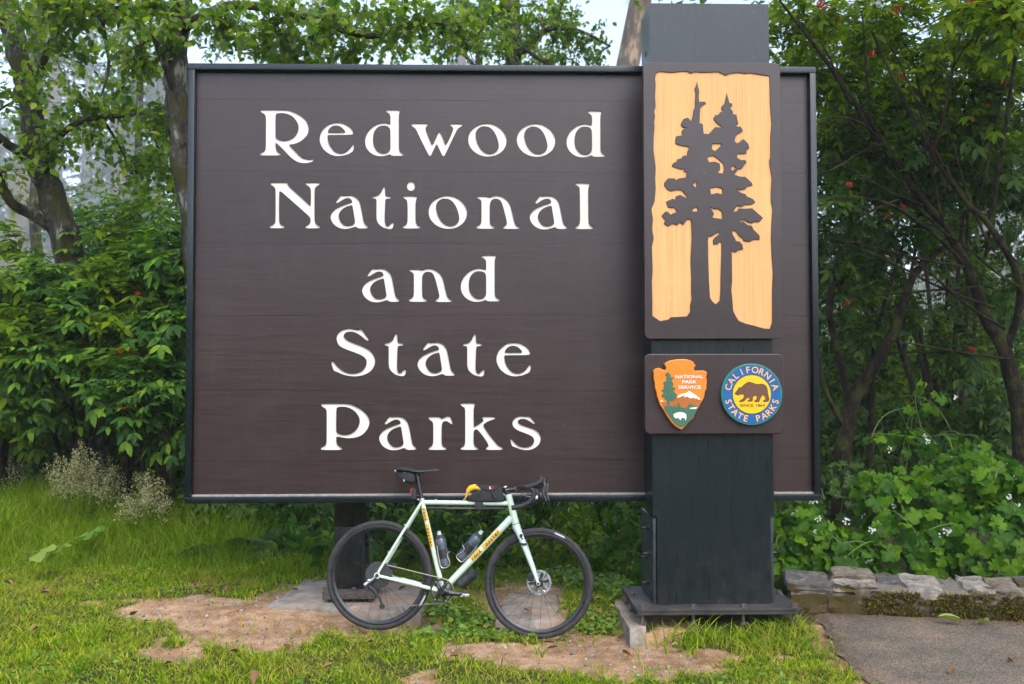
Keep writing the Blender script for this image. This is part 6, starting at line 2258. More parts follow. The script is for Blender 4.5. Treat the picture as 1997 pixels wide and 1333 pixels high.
# ------------------------------------------------------------------ low plants: vines, undergrowth, ferns
def mound(name, label, cat, group, blobs, size, mat, tpls, key, n_parts, flowers=0, runners=0, dens=1.0):
    """a tangle draped over mounds: leaves face out and up, some inside, thin runners and small white flowers"""
    c0 = np.array(blobs[0][0])
    base = (c0[0], c0[1], float(gz(c0[0], c0[1])))
    root = thing(name, base, label, cat, group)
    pos, nrm, fl = [], [], []
    st = MB()
    for (c, r, n) in blobs:
        n = int(n * dens)
        c, r = np.array(c), np.array(r)
        d = unit(rng.normal(0, 1, (n, 3)) + np.array([0, -.6, .25]))
        q = rng.uniform(.55, 1.03, (n, 1)) ** .6
        wob = 1 + .22 * (vnoise(d[:, 0] * 2 + c[0], d[:, 2] * 2 + d[:, 1], 1.6, 12)[:, None] - .5)
        p = c + d * q * r * wob
        g = gz(p[:, 0], p[:, 1])
        p[:, 2] = np.maximum(p[:, 2], g + .02)
        pos.append(p)
        nrm.append(unit(d * .9 + np.array([0, -.15, .55]) + rng.normal(0, .28, (n, 3))))
        m_ = max(3, n // 22)
        for _ in range(m_):
            e = c + unit(rng.normal(0, 1, 3) + np.array([0, -.4, .3])) * r * .95
            b_ = np.array([c[0] + rng.normal(0, .4) * r[0], c[1] + r[1] * .3, float(gz(c[0], c[1])) - .01])
            st.tube(bend(b_, e, .06, 4, .15), [.005, .0045, .004, .0035, .0025], 5, False)
        if flowers:
            k = rng.integers(0, n, max(1, int(flowers * n / sum(b[2] * dens for b in blobs))))
            fl.append(p[k] + unit(d[k]) * .05)
    pos, nrm = np.concatenate(pos), np.concatenate(nrm)
    n = len(pos)
    fwd = unit(rng.normal(0, .6, (n, 3)) + np.array([0, -.25, -.75]))
    scl = size * rng.uniform(.55, 1.2, n)
    for _ in range(runners):
        i, j = rng.integers(0, n, 2)
        if np.linalg.norm(pos[i] - pos[j]) < 1.4:
            st.tube(bend(pos[i] + [0, -.05, .03], pos[j] + [0, -.05, .03], .10, 7, .15), [.004] * 8, 5, False)
    so = st.build('stems', M['vinestem'], root, angle=80)
    so['kind'] = 'stuff'
    leaves(root, 'leaf', key, tpls, pos, fwd, nrm, scl, M[mat], n_parts, 'foliage')
    if fl:
        for p in np.concatenate(fl):
            flower_cluster(root, p)
    return root


_fl = []


def flower_cluster(root, p):
    if not _fl:
        for s_ in range(3):
            r_ = np.random.default_rng(70 + s_)
            m_ = 9
            q = r_.normal(0, .013, (m_, 3))
            pos, fw, nr = [], [], []
            for k in range(m_):
                for j in range(5):
                    a = j * 2 * math.pi / 5
                    pos.append(q[k])
                    fw.append((math.cos(a), -.3, math.sin(a)))
                    nr.append((0, -1, .2))
            V, F = scatter(tpl_blade([(0, 0), (.5, .3), (1, 0)], .02, .05), np.array(pos), np.array(fw), np.array(nr), np.full(len(pos), .009))
            me = np_mesh('flower_cluster', V, F)
            me.materials.append(M['flower'])
            _fl.append(me)
    o = bpy.data.objects.new('flower_cluster', random.choice(_fl))
    COL.objects.link(o)
    o.parent = root
    o.location = p - off(root)
    o.rotation_euler = (random.uniform(-.5, .5), random.uniform(0, 6), random.uniform(-.5, .5))
    s_ = random.uniform(.8, 1.3)
    o.scale = (s_, s_, s_)


MB_ = lambda px, py, Y, rx, ry, rY, n: pblob(px, py, Y, rx, ry, rY, n)
mound('vine', 'flowering vine with lobed leaves tumbling out beside the pillar foot', 'vine', 'vines behind the stone wall', [MB_(1560, 1050, 7.7, 75, 75, .35, 120), (at(1640, 1080, 7.7), (.30, .30, .22), 90), MB_(1530, 1120, 7.5, 40, 50, .2, 40)], .135, 'vine', LOBE, 'lobe', 110, 9, 6)
mound('vine', 'rampant lobed vine heaped behind the middle of the stone wall', 'vine', 'vines behind the stone wall', [MB_(1760, 1060, 7.8, 110, 80, .4, 170), MB_(1720, 960, 8.2, 70, 50, .35, 80), MB_(1830, 960, 8.1, 90, 70, .4, 120)], .140, 'vine', LOBE, 'lobe', 130, 11, 6)
mound('vine', 'rampant lobed vine heaped at the far end of the stone wall', 'vine', 'vines behind the stone wall', [MB_(1930, 1050, 7.6, 110, 90, .4, 190), MB_(1910, 930, 8.0, 100, 60, .4, 120), MB_(1990, 960, 7.8, 60, 60, .3, 60)], .140, 'vine', LOBE, 'lobe', 130, 10, 6)
mound('vine', 'loose vine strands climbing the bare elder stems above the wall', 'vine', None, [MB_(1760, 860, 8.6, 70, 30, .3, 34), MB_(1800, 780, 8.7, 50, 40, .3, 18), MB_(1850, 870, 8.4, 60, 30, .3, 30)], .105, 'vine', LOBE, 'lobe', 50, 6, 10)
mound('vine', 'dim vine patch low behind the sign edge', 'vine', None, [MB_(1650, 950, 8.9, 80, 60, .4, 90), MB_(1560, 990, 8.6, 50, 40, .3, 40)], .10, 'fern', LOBE, 'lobe', 20, 2, 3)

# undergrowth seen below the board
mound('leafy_plant', 'bright lobed plant just left of the pillar foot', 'plant', 'undergrowth below the board', [MB_(1215, 1040, 7.9, 45, 60, .3, 70), MB_(1240, 1110, 7.7, 30, 40, .25, 40), MB_(1180, 1090, 8.0, 40, 40, .3, 40)], .10, 'vine', LOBE, 'lobe', 40, 4, 3)
for lab, bl_, mt_, sz in (
    ('low leafy elder sprouts behind the front wheel', [(1120, 1020, 8.6, 60, 45, .35, 30), (1060, 1070, 8.3, 60, 40, .3, 24), (1150, 1090, 8.1, 50, 35, .25, 20)], 'elderlit', .24),
    ('dark leafy sprouts behind the bottles of the bicycle', [(900, 1030, 8.8, 60, 45, .35, 30), (960, 1060, 8.5, 60, 40, .3, 26), (1000, 1000, 9.2, 60, 40, .3, 20)], 'elder', .26),
    ('dark leafy sprouts between the board and the bicycle saddle', [(790, 1020, 8.9, 60, 45, .35, 26), (840, 1010, 8.4, 50, 25, .25, 16), (760, 1070, 8.6, 50, 40, .3, 16)], 'elder', .26),
    ('shaded elder leaves around the left support post', [(620, 1030, 8.3, 45, 40, .3, 14), (560, 1010, 9.2, 60, 40, .4, 22), (480, 1010, 9.4, 70, 40, .4, 24), (690, 1030, 9.0, 60, 60, .4, 26)], 'elder', .28),
):
    mound('leafy_plant', lab, 'plant', 'undergrowth below the board', [MB_(*q) for q in bl_], sz, mt_, COMP, 'elder', 22, 0, 0)
# far undergrowth that shuts the gap below the board
mound('thicket', 'dark dense thicket behind the left elder shrubs', 'thicket', None, [MB_(20, 860, 11.6, 130, 110, .6, 240), MB_(150, 860, 11.4, 130, 110, .6, 260), MB_(290, 860, 11.2, 120, 110, .6, 260), MB_(60, 680, 12.2, 130, 120, .6, 250), MB_(190, 680, 12.2, 130, 120, .6, 250), MB_(320, 680, 12.0, 100, 130, .6, 250), MB_(420, 900, 10.4, 100, 100, .5, 160)], .38, 'elder_painted_shade', COMPC, 'elderfar', 0)
mound('thicket', 'dark dense thicket behind the bare elder stems on the right', 'thicket', None, [MB_(1640, 900, 11.0, 120, 130, .6, 330), MB_(1780, 900, 10.8, 130, 130, .6, 330), MB_(1930, 880, 10.6, 130, 150, .6, 360), MB_(1640, 300, 12.6, 90, 120, .8, 240), MB_(1780, 300, 12.6, 110, 120, .8, 260), MB_(1920, 300, 12.6, 110, 120, .8, 260), MB_(1640, 700, 13.5, 90, 110, .8, 240), MB_(1780, 740, 13.5, 110, 90, .8, 240), MB_(1920, 660, 13.5, 110, 130, .8, 260), MB_(1650, 500, 14, 90, 110, .8, 220), MB_(1800, 440, 14, 100, 80, .8, 180), MB_(1940, 440, 14, 100, 110, .8, 220)], .34, 'elder_painted_shade', COMPC, 'elderfar', 0)
mound('thicket', 'tall leafy thicket that carries on behind the right end of the board', 'thicket', None, [MB_(1470, 560, 12.5, 150, 200, .7, 240), MB_(1480, 250, 13, 130, 160, .7, 200), MB_(1480, 860, 11.8, 140, 120, .6, 180)], .34, 'elder_painted_shade', COMPC, 'elderfar', 0)
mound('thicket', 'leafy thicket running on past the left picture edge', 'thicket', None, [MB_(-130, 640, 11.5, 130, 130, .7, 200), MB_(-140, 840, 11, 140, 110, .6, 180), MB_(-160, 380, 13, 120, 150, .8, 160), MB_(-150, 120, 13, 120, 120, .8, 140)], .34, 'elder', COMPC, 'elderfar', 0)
mound('leafy_plant', 'dense shaded thicket deep behind the board', 'plant', None, [MB_(480, 985, 9.6, 150, 75, .45, 230), MB_(700, 985, 9.5, 150, 75, .45, 230), MB_(930, 985, 9.6, 150, 75, .45, 230), MB_(1140, 985, 9.6, 140, 75, .45, 200), MB_(1420, 985, 9.6, 160, 75, .45, 200)], .30, 'elder_painted_shade', COMPC, 'elderfar', 0)


def fern(label, p, size, n, mat='fern'):
    root = thing('fern', tuple(p), label, 'fern', 'ferns below the shrubs')
    a = rng.uniform(0, 2 * math.pi, n)
    for k in range(n):
        me = tpl_mesh(('fern', k % 3), FERN[k % 3], 'frond', M[mat])
        o = bpy.data.objects.new('frond', me)
        COL.objects.link(o)
        o.parent = root
        o.rotation_euler = (random.uniform(-.2, .2), random.uniform(-.5, -.15), a[k])
        s_ = size * random.uniform(.8, 1.2)
        o.scale = (s_, s_, s_)
    return root


for lab, px, Y, s_, n in (('upright fern in the shade under the left shrubs', 105, 9.9, .75, 11), ('second upright fern under the left shrubs, near the seeding grass', 140, 9.8, .65, 9), ('fern in the dark below the corner of the board', 470, 8.9, .55, 10), ('fern in the dark near the left support post', 560, 8.7, .5, 9), ('fern half hidden behind the rear wheel', 760, 8.6, .45, 9)):
    p = at(px, 1000, Y)
    fern(lab, (p[0], Y, float(gz(p[0], Y))), s_, n)


# ------------------------------------------------------------------ grass
def grass_mat(name, stops, trans=.35, patch=None):
    return mat_leaf(name, stops, .65, trans, (1.5, 1.5, .5), .10, patch)


M['grass'] = grass_mat('lawn_grass', [(0.0, (0.075, 0.165, 0.003)), (0.35, (0.155, 0.28, 0.004)), (0.7, (0.27, 0.38, 0.006)), (0.9, (0.44, 0.42, 0.03)), (1.0, (0.50, 0.40, 0.13))], patch=(1.7, (0.36, 0.30, 0.07), .55))
M['tallgrass'] = grass_mat('long_grass', [(0.0, (0.080, 0.150, 0.004)), (0.45, (0.145, 0.255, 0.006)), (0.85, (0.25, 0.36, 0.010)), (1.0, (0.40, 0.38, 0.09))])
M['clover'] = mat_leaf('clover_leaf', [(0, (0.08, 0.17, 0.012)), (.6, (0.14, 0.26, 0.02)), (1, (0.24, 0.32, 0.04))], .5, .3)
M['seed'] = mat_leaf('pale_grass_seed', [(0, (0.25, 0.23, 0.09)), (.6, (0.36, 0.34, 0.16)), (1, (0.48, 0.46, 0.27))], .8, .2, (1, 1, .8))


def blades(x, y, h, w, lean, name, mat, label, cat, seed=0):
    n = len(x)
    z = gz(x, y) - .018 * dirt_at(x, y) - .006
    a = rng.uniform(0, 2 * math.pi, n)
    lx, ly = np.cos(a) * lean * h, np.sin(a) * lean * h
    b = rng.uniform(0, 2 * math.pi, n)
    wx, wy = np.cos(b) * w * .5, np.sin(b) * w * .5
    V = np.zeros((n, 7, 3))
    for i, (t, ww) in enumerate(((0, 1.0), (.45, .85), (.8, .5))):
        for s, k in ((-1, 2 * i), (1, 2 * i + 1)):
            V[:, k, 0] = x + lx * t * t + s * wx * ww
            V[:, k, 1] = y + ly * t * t + s * wy * ww
            V[:, k, 2] = z + h * t * (1 - .25 * lean * t)
    V[:, 6, 0], V[:, 6, 1], V[:, 6, 2] = x + lx, y + ly, z + h * (1 - .25 * lean)
    F0 = np.array([(0, 1, 3), (0, 3, 2), (2, 3, 5), (2, 5, 4), (4, 5, 6)])
    F = (F0[None] + (np.arange(n) * 7)[:, None, None]).reshape(-1, 3)
    o = link(name, np_mesh(name, V.reshape(-1, 3), F, True), mat)
    return tag(o, label, cat, kind='stuff')


def on_path(x, y):
    ex = np.interp(y, [p[1] for p in edge[::-1]], [p[0] for p in edge[::-1]])
    return (x > ex + .01) & (y < 6.95)


def sites(n, x0, x1, y0, y1):
    x, y = rng.uniform(x0, x1, n), rng.uniform(y0, y1, n)
    px, py, zz = proj(np.stack([x, y, np.zeros(n)], -1))
    k = (px > -60) & (px < 2060) & (py < 1420)
    return x[k], y[k]


PADS = [np.array([(-1.50, 7.02), (-.46, 6.74), (-.40, 7.64), (-1.40, 7.84)]), np.array([(.07, 6.63), (.49, 6.62), (.51, 7.44), (.15, 7.45)]), np.array([(.92, 6.26), (1.06, 6.24), (2.0, 6.44), (2.0, 7.08), (.95, 7.08)])]


def keep(x, y, dens_noise=True):
    d = dirt_at(x, y)
    ok = rng.random(len(x)) > np.clip(d * 1.06, 0, .985) * np.where(vnoise(x, y, 7, 41) > .80, .86, 1.0)
    for q in PADS:
        ok &= sd_poly(x, y, q) > .0
    ok &= ~on_path(x, y)
    wallside = (x > 2.0) & (y > 6.45)
    ok &= ~wallside
    ok &= ~((np.abs(x + .965) < .25) & (np.abs(y - 7.24) < .28))
    return ok


# mown lawn
x, y = sites(170000, -4.6, 2.4, 4.9, 8.6)
k = keep(x, y) & (rng.random(len(x)) < (.45 + .55 * vnoise(x, y, 3.5, 14)) * np.clip(1.35 - (y - 5) * .10, .5, 1))
x, y = x[k], y[k]
h = (.020 + .026 * vnoise(x, y, 2.2, 15) + .026 * vnoise(x, y, 9, 16) ** 2) * rng.uniform(.5, 1.4, len(x))
clump = vnoise(x, y, 5, 18)
h *= np.where(clump > .66, 1.7, 1.0)
h *= np.where((np.abs(x - 1.5) < .6) & (y > 6.0) & (y < 6.45), 1.7, 1.0)
blades(x, y, h, .0072 * rng.uniform(.6, 1.4, len(x)), rng.uniform(.3, 1.3, len(x)), 'lawn_grass', M['grass'], 'short yellow-green lawn in front of the sign', 'grass')

# long grass on the bank at the left and along the board
x, y = sites(120000, -6.5, .95, 6.9, 11.5)
s_ = lambda t: np.clip(t, 0, 1) ** 2 * (3 - 2 * np.clip(t, 0, 1))
edge_y = np.interp(x, [-6, -3, -2.0, -1.5, -.4, .95], [8.0, 8.0, 7.75, 7.9, 7.75, 7.3]) + (vnoise(x, y, 1.5, 19) - .5) * .5
gro = s_((y - edge_y) / 1.4)
k = keep(x, y) & (gro > .02) & (rng.random(len(x)) < .75) & ((x < -2.0) | (y < 8.5))
x, y, gro = x[k], y[k], gro[k]
h = (.06 + .34 * gro * np.where(x < -1.2, 1.0, .65)) * rng.uniform(.55, 1.2, len(x))
h *= .75 + .5 * vnoise(x, y, 2.5, 23)
blades(x, y, h, .0055 * rng.uniform(.7, 1.4, len(x)), rng.uniform(.2, .9, len(x)), 'long_grass', M['tallgrass'], 'long unmown green grass on the bank under the left shrubs', 'grass')

# clover and small broad weeds in the lawn
x, y = sites(9000, -4.6, 2.3, 5.0, 8.4)
k = keep(x, y) & (vnoise(x, y, 2.6, 27) > .52)
x, y = x[k], y[k]
n = len(x)
pos = np.stack([x, y, gz(x, y) + rng.uniform(.012, .045, n)], -1)
V, F = scatter(T_OVATE, pos, unit(rng.normal(0, 1, (n, 3)) * [1, 1, .25]), unit(rng.normal(0, .3, (n, 3)) + [0, -.2, 1]), rng.uniform(.018, .038, n))
tag(link('clover', np_mesh('clover', V, F, True), M['clover']), 'small round weed leaves scattered in the lawn', 'weeds', kind='stuff')
# lush weeds between the wheels, below the pedals
x, y = sites(4200, -.5, 1.05, 6.35, 7.9)
k = keep(x, y) & (vnoise(x, y, 3.1, 29) > .38)
x, y = x[k], y[k]
n = len(x)
pos = np.stack([x, y, gz(x, y) + rng.uniform(.015, .12, n) * (.35 + .65 * s_((y - 6.5) / .9))], -1)
V, F = scatter(T_OVATE, pos, unit(rng.normal(0, 1, (n, 3)) * [1, 1, .3] + [0, -.3, 0]), unit(rng.normal(0, .35, (n, 3)) + [0, -.35, 1]), rng.uniform(.022, .052, n))
tag(link('weeds', np_mesh('weeds', V, F, True), M['clover']), 'lush small weeds growing under the bicycle', 'weeds', kind='stuff')


# tufts of seeding grass
def seed_grass(label, px, Y, w, h, n):
    c = at(px, 950, Y)
    base = np.array([c[0], Y, float(gz(c[0], Y))])
    root = thing('seeding_grass', tuple(base), label, 'grass tuft', 'seeding grass tufts on the bank')
    st = MB()
    pos = []
    for k in range(n):
        a = rng.uniform(0, 2 * math.pi)
        d = rng.uniform(0, 1) ** .7
        b0 = base + np.array([math.cos(a) * d * w * .3, math.sin(a) * d * .15, 0])
        tip = base + np.array([math.cos(a) * d * w, math.sin(a) * d * .3, h * rng.uniform(.75, 1.05) * (1 - .25 * d * d)])
        P = bend(b0, tip, .03, 4, .08)
        st.tube(P, [.0016, .0015, .0013, .0011, .0008], 4, False)
        m_ = 90
        t = rng.uniform(.60, 1.02, m_)
        q = np.array(P[0]) * (1 - t)[:, None] + np.array(P[-1]) * t[:, None]
        spread = .050 * (1.08 - t)[:, None] * 2.2 + .006
        pos.append(q + rng.normal(0, 1, (m_, 3)) * spread * [1, 1, .6])
    st.build('stalks', M['tallgrass'], root, angle=80)['kind'] = 'stuff'
    pos = np.concatenate(pos) - off(root)
    nn = len(pos)
    V, F = scatter(tpl_blade([(0, 0), (.5, .25), (1, 0)], .02, .05), pos, unit(rng.normal(0, 1, (nn, 3)) + [0, 0, .4]), unit(rng.normal(0, 1, (nn, 3))), rng.uniform(.012, .026, nn))
    o = link('seed_heads', np_mesh('seed_heads', V, F), M['seed'], root)
    o['kind'] = 'stuff'


seed_grass('big pale tuft of seeding grass in front of the left shrubs', 160, 9.4, .40, .86, 50)
seed_grass('smaller pale seeding grass tuft nearer the sign frame', 285, 9.1, .28, .66, 24)
seed_grass('thin seeding grass at the picture edge', 40, 10.2, .16, .72, 5)

# trailing vine in the long grass
root = thing('trailing_vine', tuple(gr(110, 1065, .1)), 'bright lobed runner lying across the long grass', 'vine')
pts = [(45, 1078), (75, 1075), (100, 1068), (125, 1066), (150, 1052), (168, 1042), (185, 1030), (192, 1015)]
P = [gr(a, b, .30) for a, b in pts]
MB().tube(P, [.004] * len(P), 5).build('stem', M['vinestem'], root)
for i, (a, b) in enumerate(pts[1:]):
    p = gr(a, b, .32)
    me = tpl_mesh(('lobe', i % 5), LOBE[i % 5], 'leaf', M['clover'])
    o = bpy.data.objects.new('leaf', me)
    COL.objects.link(o)
    o.parent = root
    o.location = p - off(root)
    o.rotation_euler = (R(32), random.uniform(-.3, .3), random.uniform(-2.4, -.8))
    s0 = random.uniform(.20, .27)
    o.scale = (s0, s0, s0)
# strap-leaved weed
root = thing('strap_weed', tuple(gr(318, 1105, .0)), 'rosette of narrow strap leaves in the lawn edge', 'weed')
for k in range(11):
    a = 2 * math.pi * k / 11
    n1 = 1
    o = bpy.data.objects.new('leaf', tpl_mesh(('strap', 0), tpl_blade([(0, .05), (.4, .07), (.8, .05), (1, 0)], .02, .45), 'leaf', M['clover']))
    COL.objects.link(o)
    o.parent = root
    o.rotation_euler = (0, random.uniform(-.9, -.35), a)
    s0 = random.uniform(.14, .24)
    o.scale = (s0, s0, s0)
    o.location = (0, 0, .04)

# ------------------------------------------------------------------ fallen leaves, pebbles
M['dead'] = mat_leaf('dry_brown_leaf', [(0, (0.10, 0.045, 0.020)), (.5, (0.20, 0.10, 0.045)), (1, (0.30, 0.17, 0.08))], .8, .1, (1, 1, 1))
M['yellowleaf'] = mat_leaf('yellow_leaf', [(0, (0.45, 0.26, 0.03)), (1, (0.55, 0.33, 0.05))], .6, .2, (1, 1, .6))
M['greenleaf'] = mat_leaf('fallen_green_leaf', [(0, (0.17, 0.24, 0.05)), (1, (0.26, 0.32, 0.10))], .6, .2)
curled = []
for s0 in range(4):
    V, F = tpl_blade([(0, 0), (.12, .18), (.38, .33), (.68, .28), (.9, .12), (1, 0)], .22 + .05 * s0, -.25 + .2 * s0)
    V = V.copy()
    V[:, 0] -= .5
    V[:, 2] += .12
    curled.append((V, F))
FALL = [  # photo x, y, size in metres, colour, where it lies
    (145, 965, .0, '', ''),
    (120, 1158, .09, 'dead', 'on the lawn at the left, above a tan leaf'), (48, 1128, .08, 'dead', 'at the far left edge of the lawn'), (98, 1160, .0, '', ''),
    (88, 1182, .09, 'dead', 'low at the left of the lawn, flat'), (18, 1165, .09, 'dead', 'by the left picture edge'), (110, 1190, .08, 'yellowleaf', 'low at the left of the lawn'),
    (195, 1190, .09, 'greenleaf', 'dull on the lawn left of the bare earth'), (235, 1192, .09, 'greenleaf', 'touching the left tip of the bare earth'), (66, 1238, .08, 'dead', 'dark and crumpled in the lower left lawn'),
    (262, 1220, .10, 'dead', 'long, at the left end of the bare earth'), (438, 1172, .11, 'dead', 'big and curled, above the bare earth'), (405, 1176, .08, 'dead', 'pinkish, just left of the big curled one'),
    (380, 1160, .08, 'dead', 'small, where the turf is worn'), (300, 1095, .09, 'yellowleaf', 'on the rosette of strap leaves'), (146, 1084, .08, 'yellowleaf', 'in the long grass under the trailing vine'),
    (510, 1126, .09, 'yellowleaf', 'standing in the grass left of the rear wheel'), (455, 1278, .09, 'dead', 'at the lower edge of the left bare patch'), (560, 1272, .08, 'dead', 'dark, under the left bare patch'),
    (545, 1258, .08, 'dead', 'on the bare earth well left of the rear wheel'), (637, 1172, .10, 'dead', 'beside the rear tyre on the concrete'), (615, 1150, .08, 'greenleaf', 'on the concrete left of the rear tyre'),
    (785, 1168, .09, 'dead', 'orange brown, seen through the rear wheel'), (575, 1170, .07, 'dead', 'small, on the concrete edge'), (1030, 1203, .09, 'dead', 'on the pale block seen through the front wheel'),
    (978, 1188, .08, 'yellowleaf', 'between the front wheel and the pedal'), (1078, 1263, .10, 'dead', 'long, below the front tyre'), (1070, 1250, .09, 'dead', 'long, touching the front tyre'),
    (1222, 1270, .09, 'dead', 'on the bare earth left of the pillar foot'), (1318, 1258, .08, 'greenleaf', 'on the earth below the steel base plate'), (1400, 1300, .08, 'dead', 'dark, at the right end of the bare earth'),
    (1558, 1325, .09, 'dead', 'grey, in the grass by the path'), (1165, 1187, .07, 'dead', 'in the grass right of the front wheel'), (500, 1328, .12, 'dead', 'pale, at the bottom of the picture'),
    (1855, 1217, .15, 'greenleaf', 'large and toothed, on the tarmac by the wall'), (1920, 1217, .10, 'greenleaf', 'smaller, on the tarmac right of the large toothed one'), (1855, 1311, .06, 'dead', 'small, low on the tarmac'), (1973, 1288, .06, 'dead', 'small, at the right of the tarmac'),
    (640, 1308, .08, 'dead', 'in the lawn below the rear wheel'), (885, 1290, .08, 'dead', 'in the lawn between the two bare patches'), (720, 1255, .07, 'dead', 'in the grass under the rear tyre'), (330, 1300, .08, 'dead', 'in the lawn under the left bare patch'),
]
cname = {'dead': 'dry brown', 'yellowleaf': 'yellow', 'greenleaf': 'pale green'}
i = 0
for (a, b, s0, mt_, where) in FALL:
    if not mt_:
        continue
    p = gr(a, b, .03)
    z = float(gz(p[0], p[1])) + .022
    d = float(dirt_at(np.array([p[0]]), np.array([p[1]]))[0])
    if d < .4 and p[0] < 2.0:
        z += .028
    for q in PADS[:2]:
        if float(sd_poly(np.array([p[0]]), np.array([p[1]]), q)[0]) < 0:
            z = .098 if p[0] < -.3 else .066
    if p[0] > 2.1:
        z = .03
    o = bpy.data.objects.new('fallen_leaf', tpl_mesh(('curl', i % 4), curled[i % 4], 'fallen_leaf', M[mt_]))
    COL.objects.link(o)
    o.location = (p[0], p[1], z)
    s0 *= .72 if p[0] < 2.0 else 1.0
    o.scale = (s0, s0, s0)
    o.rotation_euler = (random.uniform(-.25, .25), random.uniform(-.25, .25), random.uniform(0, 6.28))
    tag(o, '%s fallen leaf %s' % (cname[mt_], where.replace(',', '')), 'leaf', 'fallen leaves')
    i += 1

M['pebble'] = mat_leaf('grey_pebble', [(0, (0.10, 0.09, 0.085)), (.5, (0.22, 0.20, 0.19)), (1, (0.40, 0.38, 0.36))], .85, 0)
x, y = sites(5200, -3.2, 2.2, 5.2, 7.4)
k = (dirt_at(x, y) > .75) & ~on_path(x, y)
x, y = x[k], y[k]
n = len(x)
bm = bmesh.new()
bmesh.ops.create_icosphere(bm, subdivisions=1, radius=1)
pt = (np.array([v.co[:] for v in bm.verts]), np.array([[v.index for v in f.verts] for f in bm.faces]))
bm.free()
sz = .0022 + .013 * rng.random(n) ** 6
V, F = scatter(pt, np.stack([x, y, gz(x, y) - .018 + .001], -1), unit(rng.normal(0, 1, (n, 3))), unit(rng.normal(0, 1, (n, 3))), sz[:, None] * rng.uniform(.6, 1.3, (n, 3)))
tag(link('gravel', np_mesh('gravel', V, F, True), M['pebble']), 'small stones strewn on the bare earth', 'gravel', kind='stuff')
# dry needles along the path edge and the wall foot
n = 1500
t = rng.random(n)
k = rng.integers(0, len(PATH) - 1, n)
PA = np.array(PATH)
q = PA[k] * (1 - t)[:, None] + PA[k + 1] * t[:, None] + rng.normal(0, .07, (n, 2))
m2 = 1700
sw = rng.uniform(.05, 3.0, m2)
q2 = W0 + WD * sw[:, None] - WN * (np.abs(rng.normal(0, .07, (m2, 1))) + .02)
q = np.concatenate([q, q2])
n = len(q)
zz = np.where(on_path(q[:, 0], q[:, 1]), .027, gz(q[:, 0], q[:, 1]) - .008)
V, F = scatter(tpl_blade([(0, .05), (.5, .06), (1, 0)], 0, 0), np.stack([q[:, 0], q[:, 1], zz], -1), unit(rng.normal(0, 1, (n, 3)) * [1, 1, .08]), np.tile([0, 0, 1.0], (n, 1)), rng.uniform(.008, .035, n))
tag(link('needle_litter', np_mesh('needle_litter', V, F), M['dead']), 'rusty needle litter along the path edge and wall foot', 'litter', kind='stuff')

# crumbs of leaf and bark trodden into the bare earth and the lawn
x, y = sites(9000, -3.6, 2.2, 5.1, 7.8)
k = (rng.random(len(x)) < .18 + .5 * (vnoise(x, y, 3, 51) > .6)) & ~on_path(x, y)
x, y = x[k], y[k]
n = len(x)
V, F = scatter(tpl_blade([(0, 0), (.3, .16), (.7, .12), (1, 0)], .05, .2), np.stack([x, y, gz(x, y) - .006 + .022 * (dirt_at(x, y) < .5)], -1), unit(rng.normal(0, 1, (n, 3)) * [1, 1, .15]), unit(rng.normal(0, .35, (n, 3)) + [0, 0, 1]), .007 + .030 * rng.random(n) ** 3)
tag(link('leaf_litter', np_mesh('leaf_litter', V, F, True), M['dead']), 'crumbled brown leaf bits strewn over earth and lawn', 'litter', kind='stuff')

# moss cushions on the wall
n = 16000
sw = rng.uniform(.5, 3.1, n)
zc = rng.uniform(.0, .185, n)
mk = (vnoise(sw, zc * 3, 4.0, 33) * .4 + vnoise(sw, zc * 2, 15, 34) * .6 + np.clip((sw - .5) * .3, 0, .26)) > .50
sw, zc = sw[mk], zc[mk]
n = len(sw)
q = W0 + WD * sw[:, None] - WN * rng.uniform(-.004, .014, (n, 1))
V, F = scatter(tpl_blade([(0, .18), (.5, .16), (1, 0)], .02, .3), np.stack([q[:, 0], q[:, 1], zc], -1) - off(wall), unit(rng.normal(0, .6, (n, 3)) + np.array([-WN[0], -WN[1], .2])), unit(rng.normal(0, 1, (n, 3))), rng.uniform(.012, .030, n))
o = link('moss', np_mesh('moss', V, F, True), M['moss'], wall)
o['kind'] = 'stuff'
# hanging moss tufts on the alder boughs are part of the twigs

# ------------------------------------------------------------------ giant trees in the fog
M['redwood'] = mat_bark('redwood_bark', (0.06, 0.040, 0.028), (0.30, 0.21, 0.14), (0.12, 0.13, 0.06), .35, 1.2)
M['needle'] = mat_leaf('conifer_needles', [(0, (0.020, 0.045, 0.022)), (.6, (0.035, 0.070, 0.028)), (1, (0.06, 0.10, 0.03))], .6, .15)


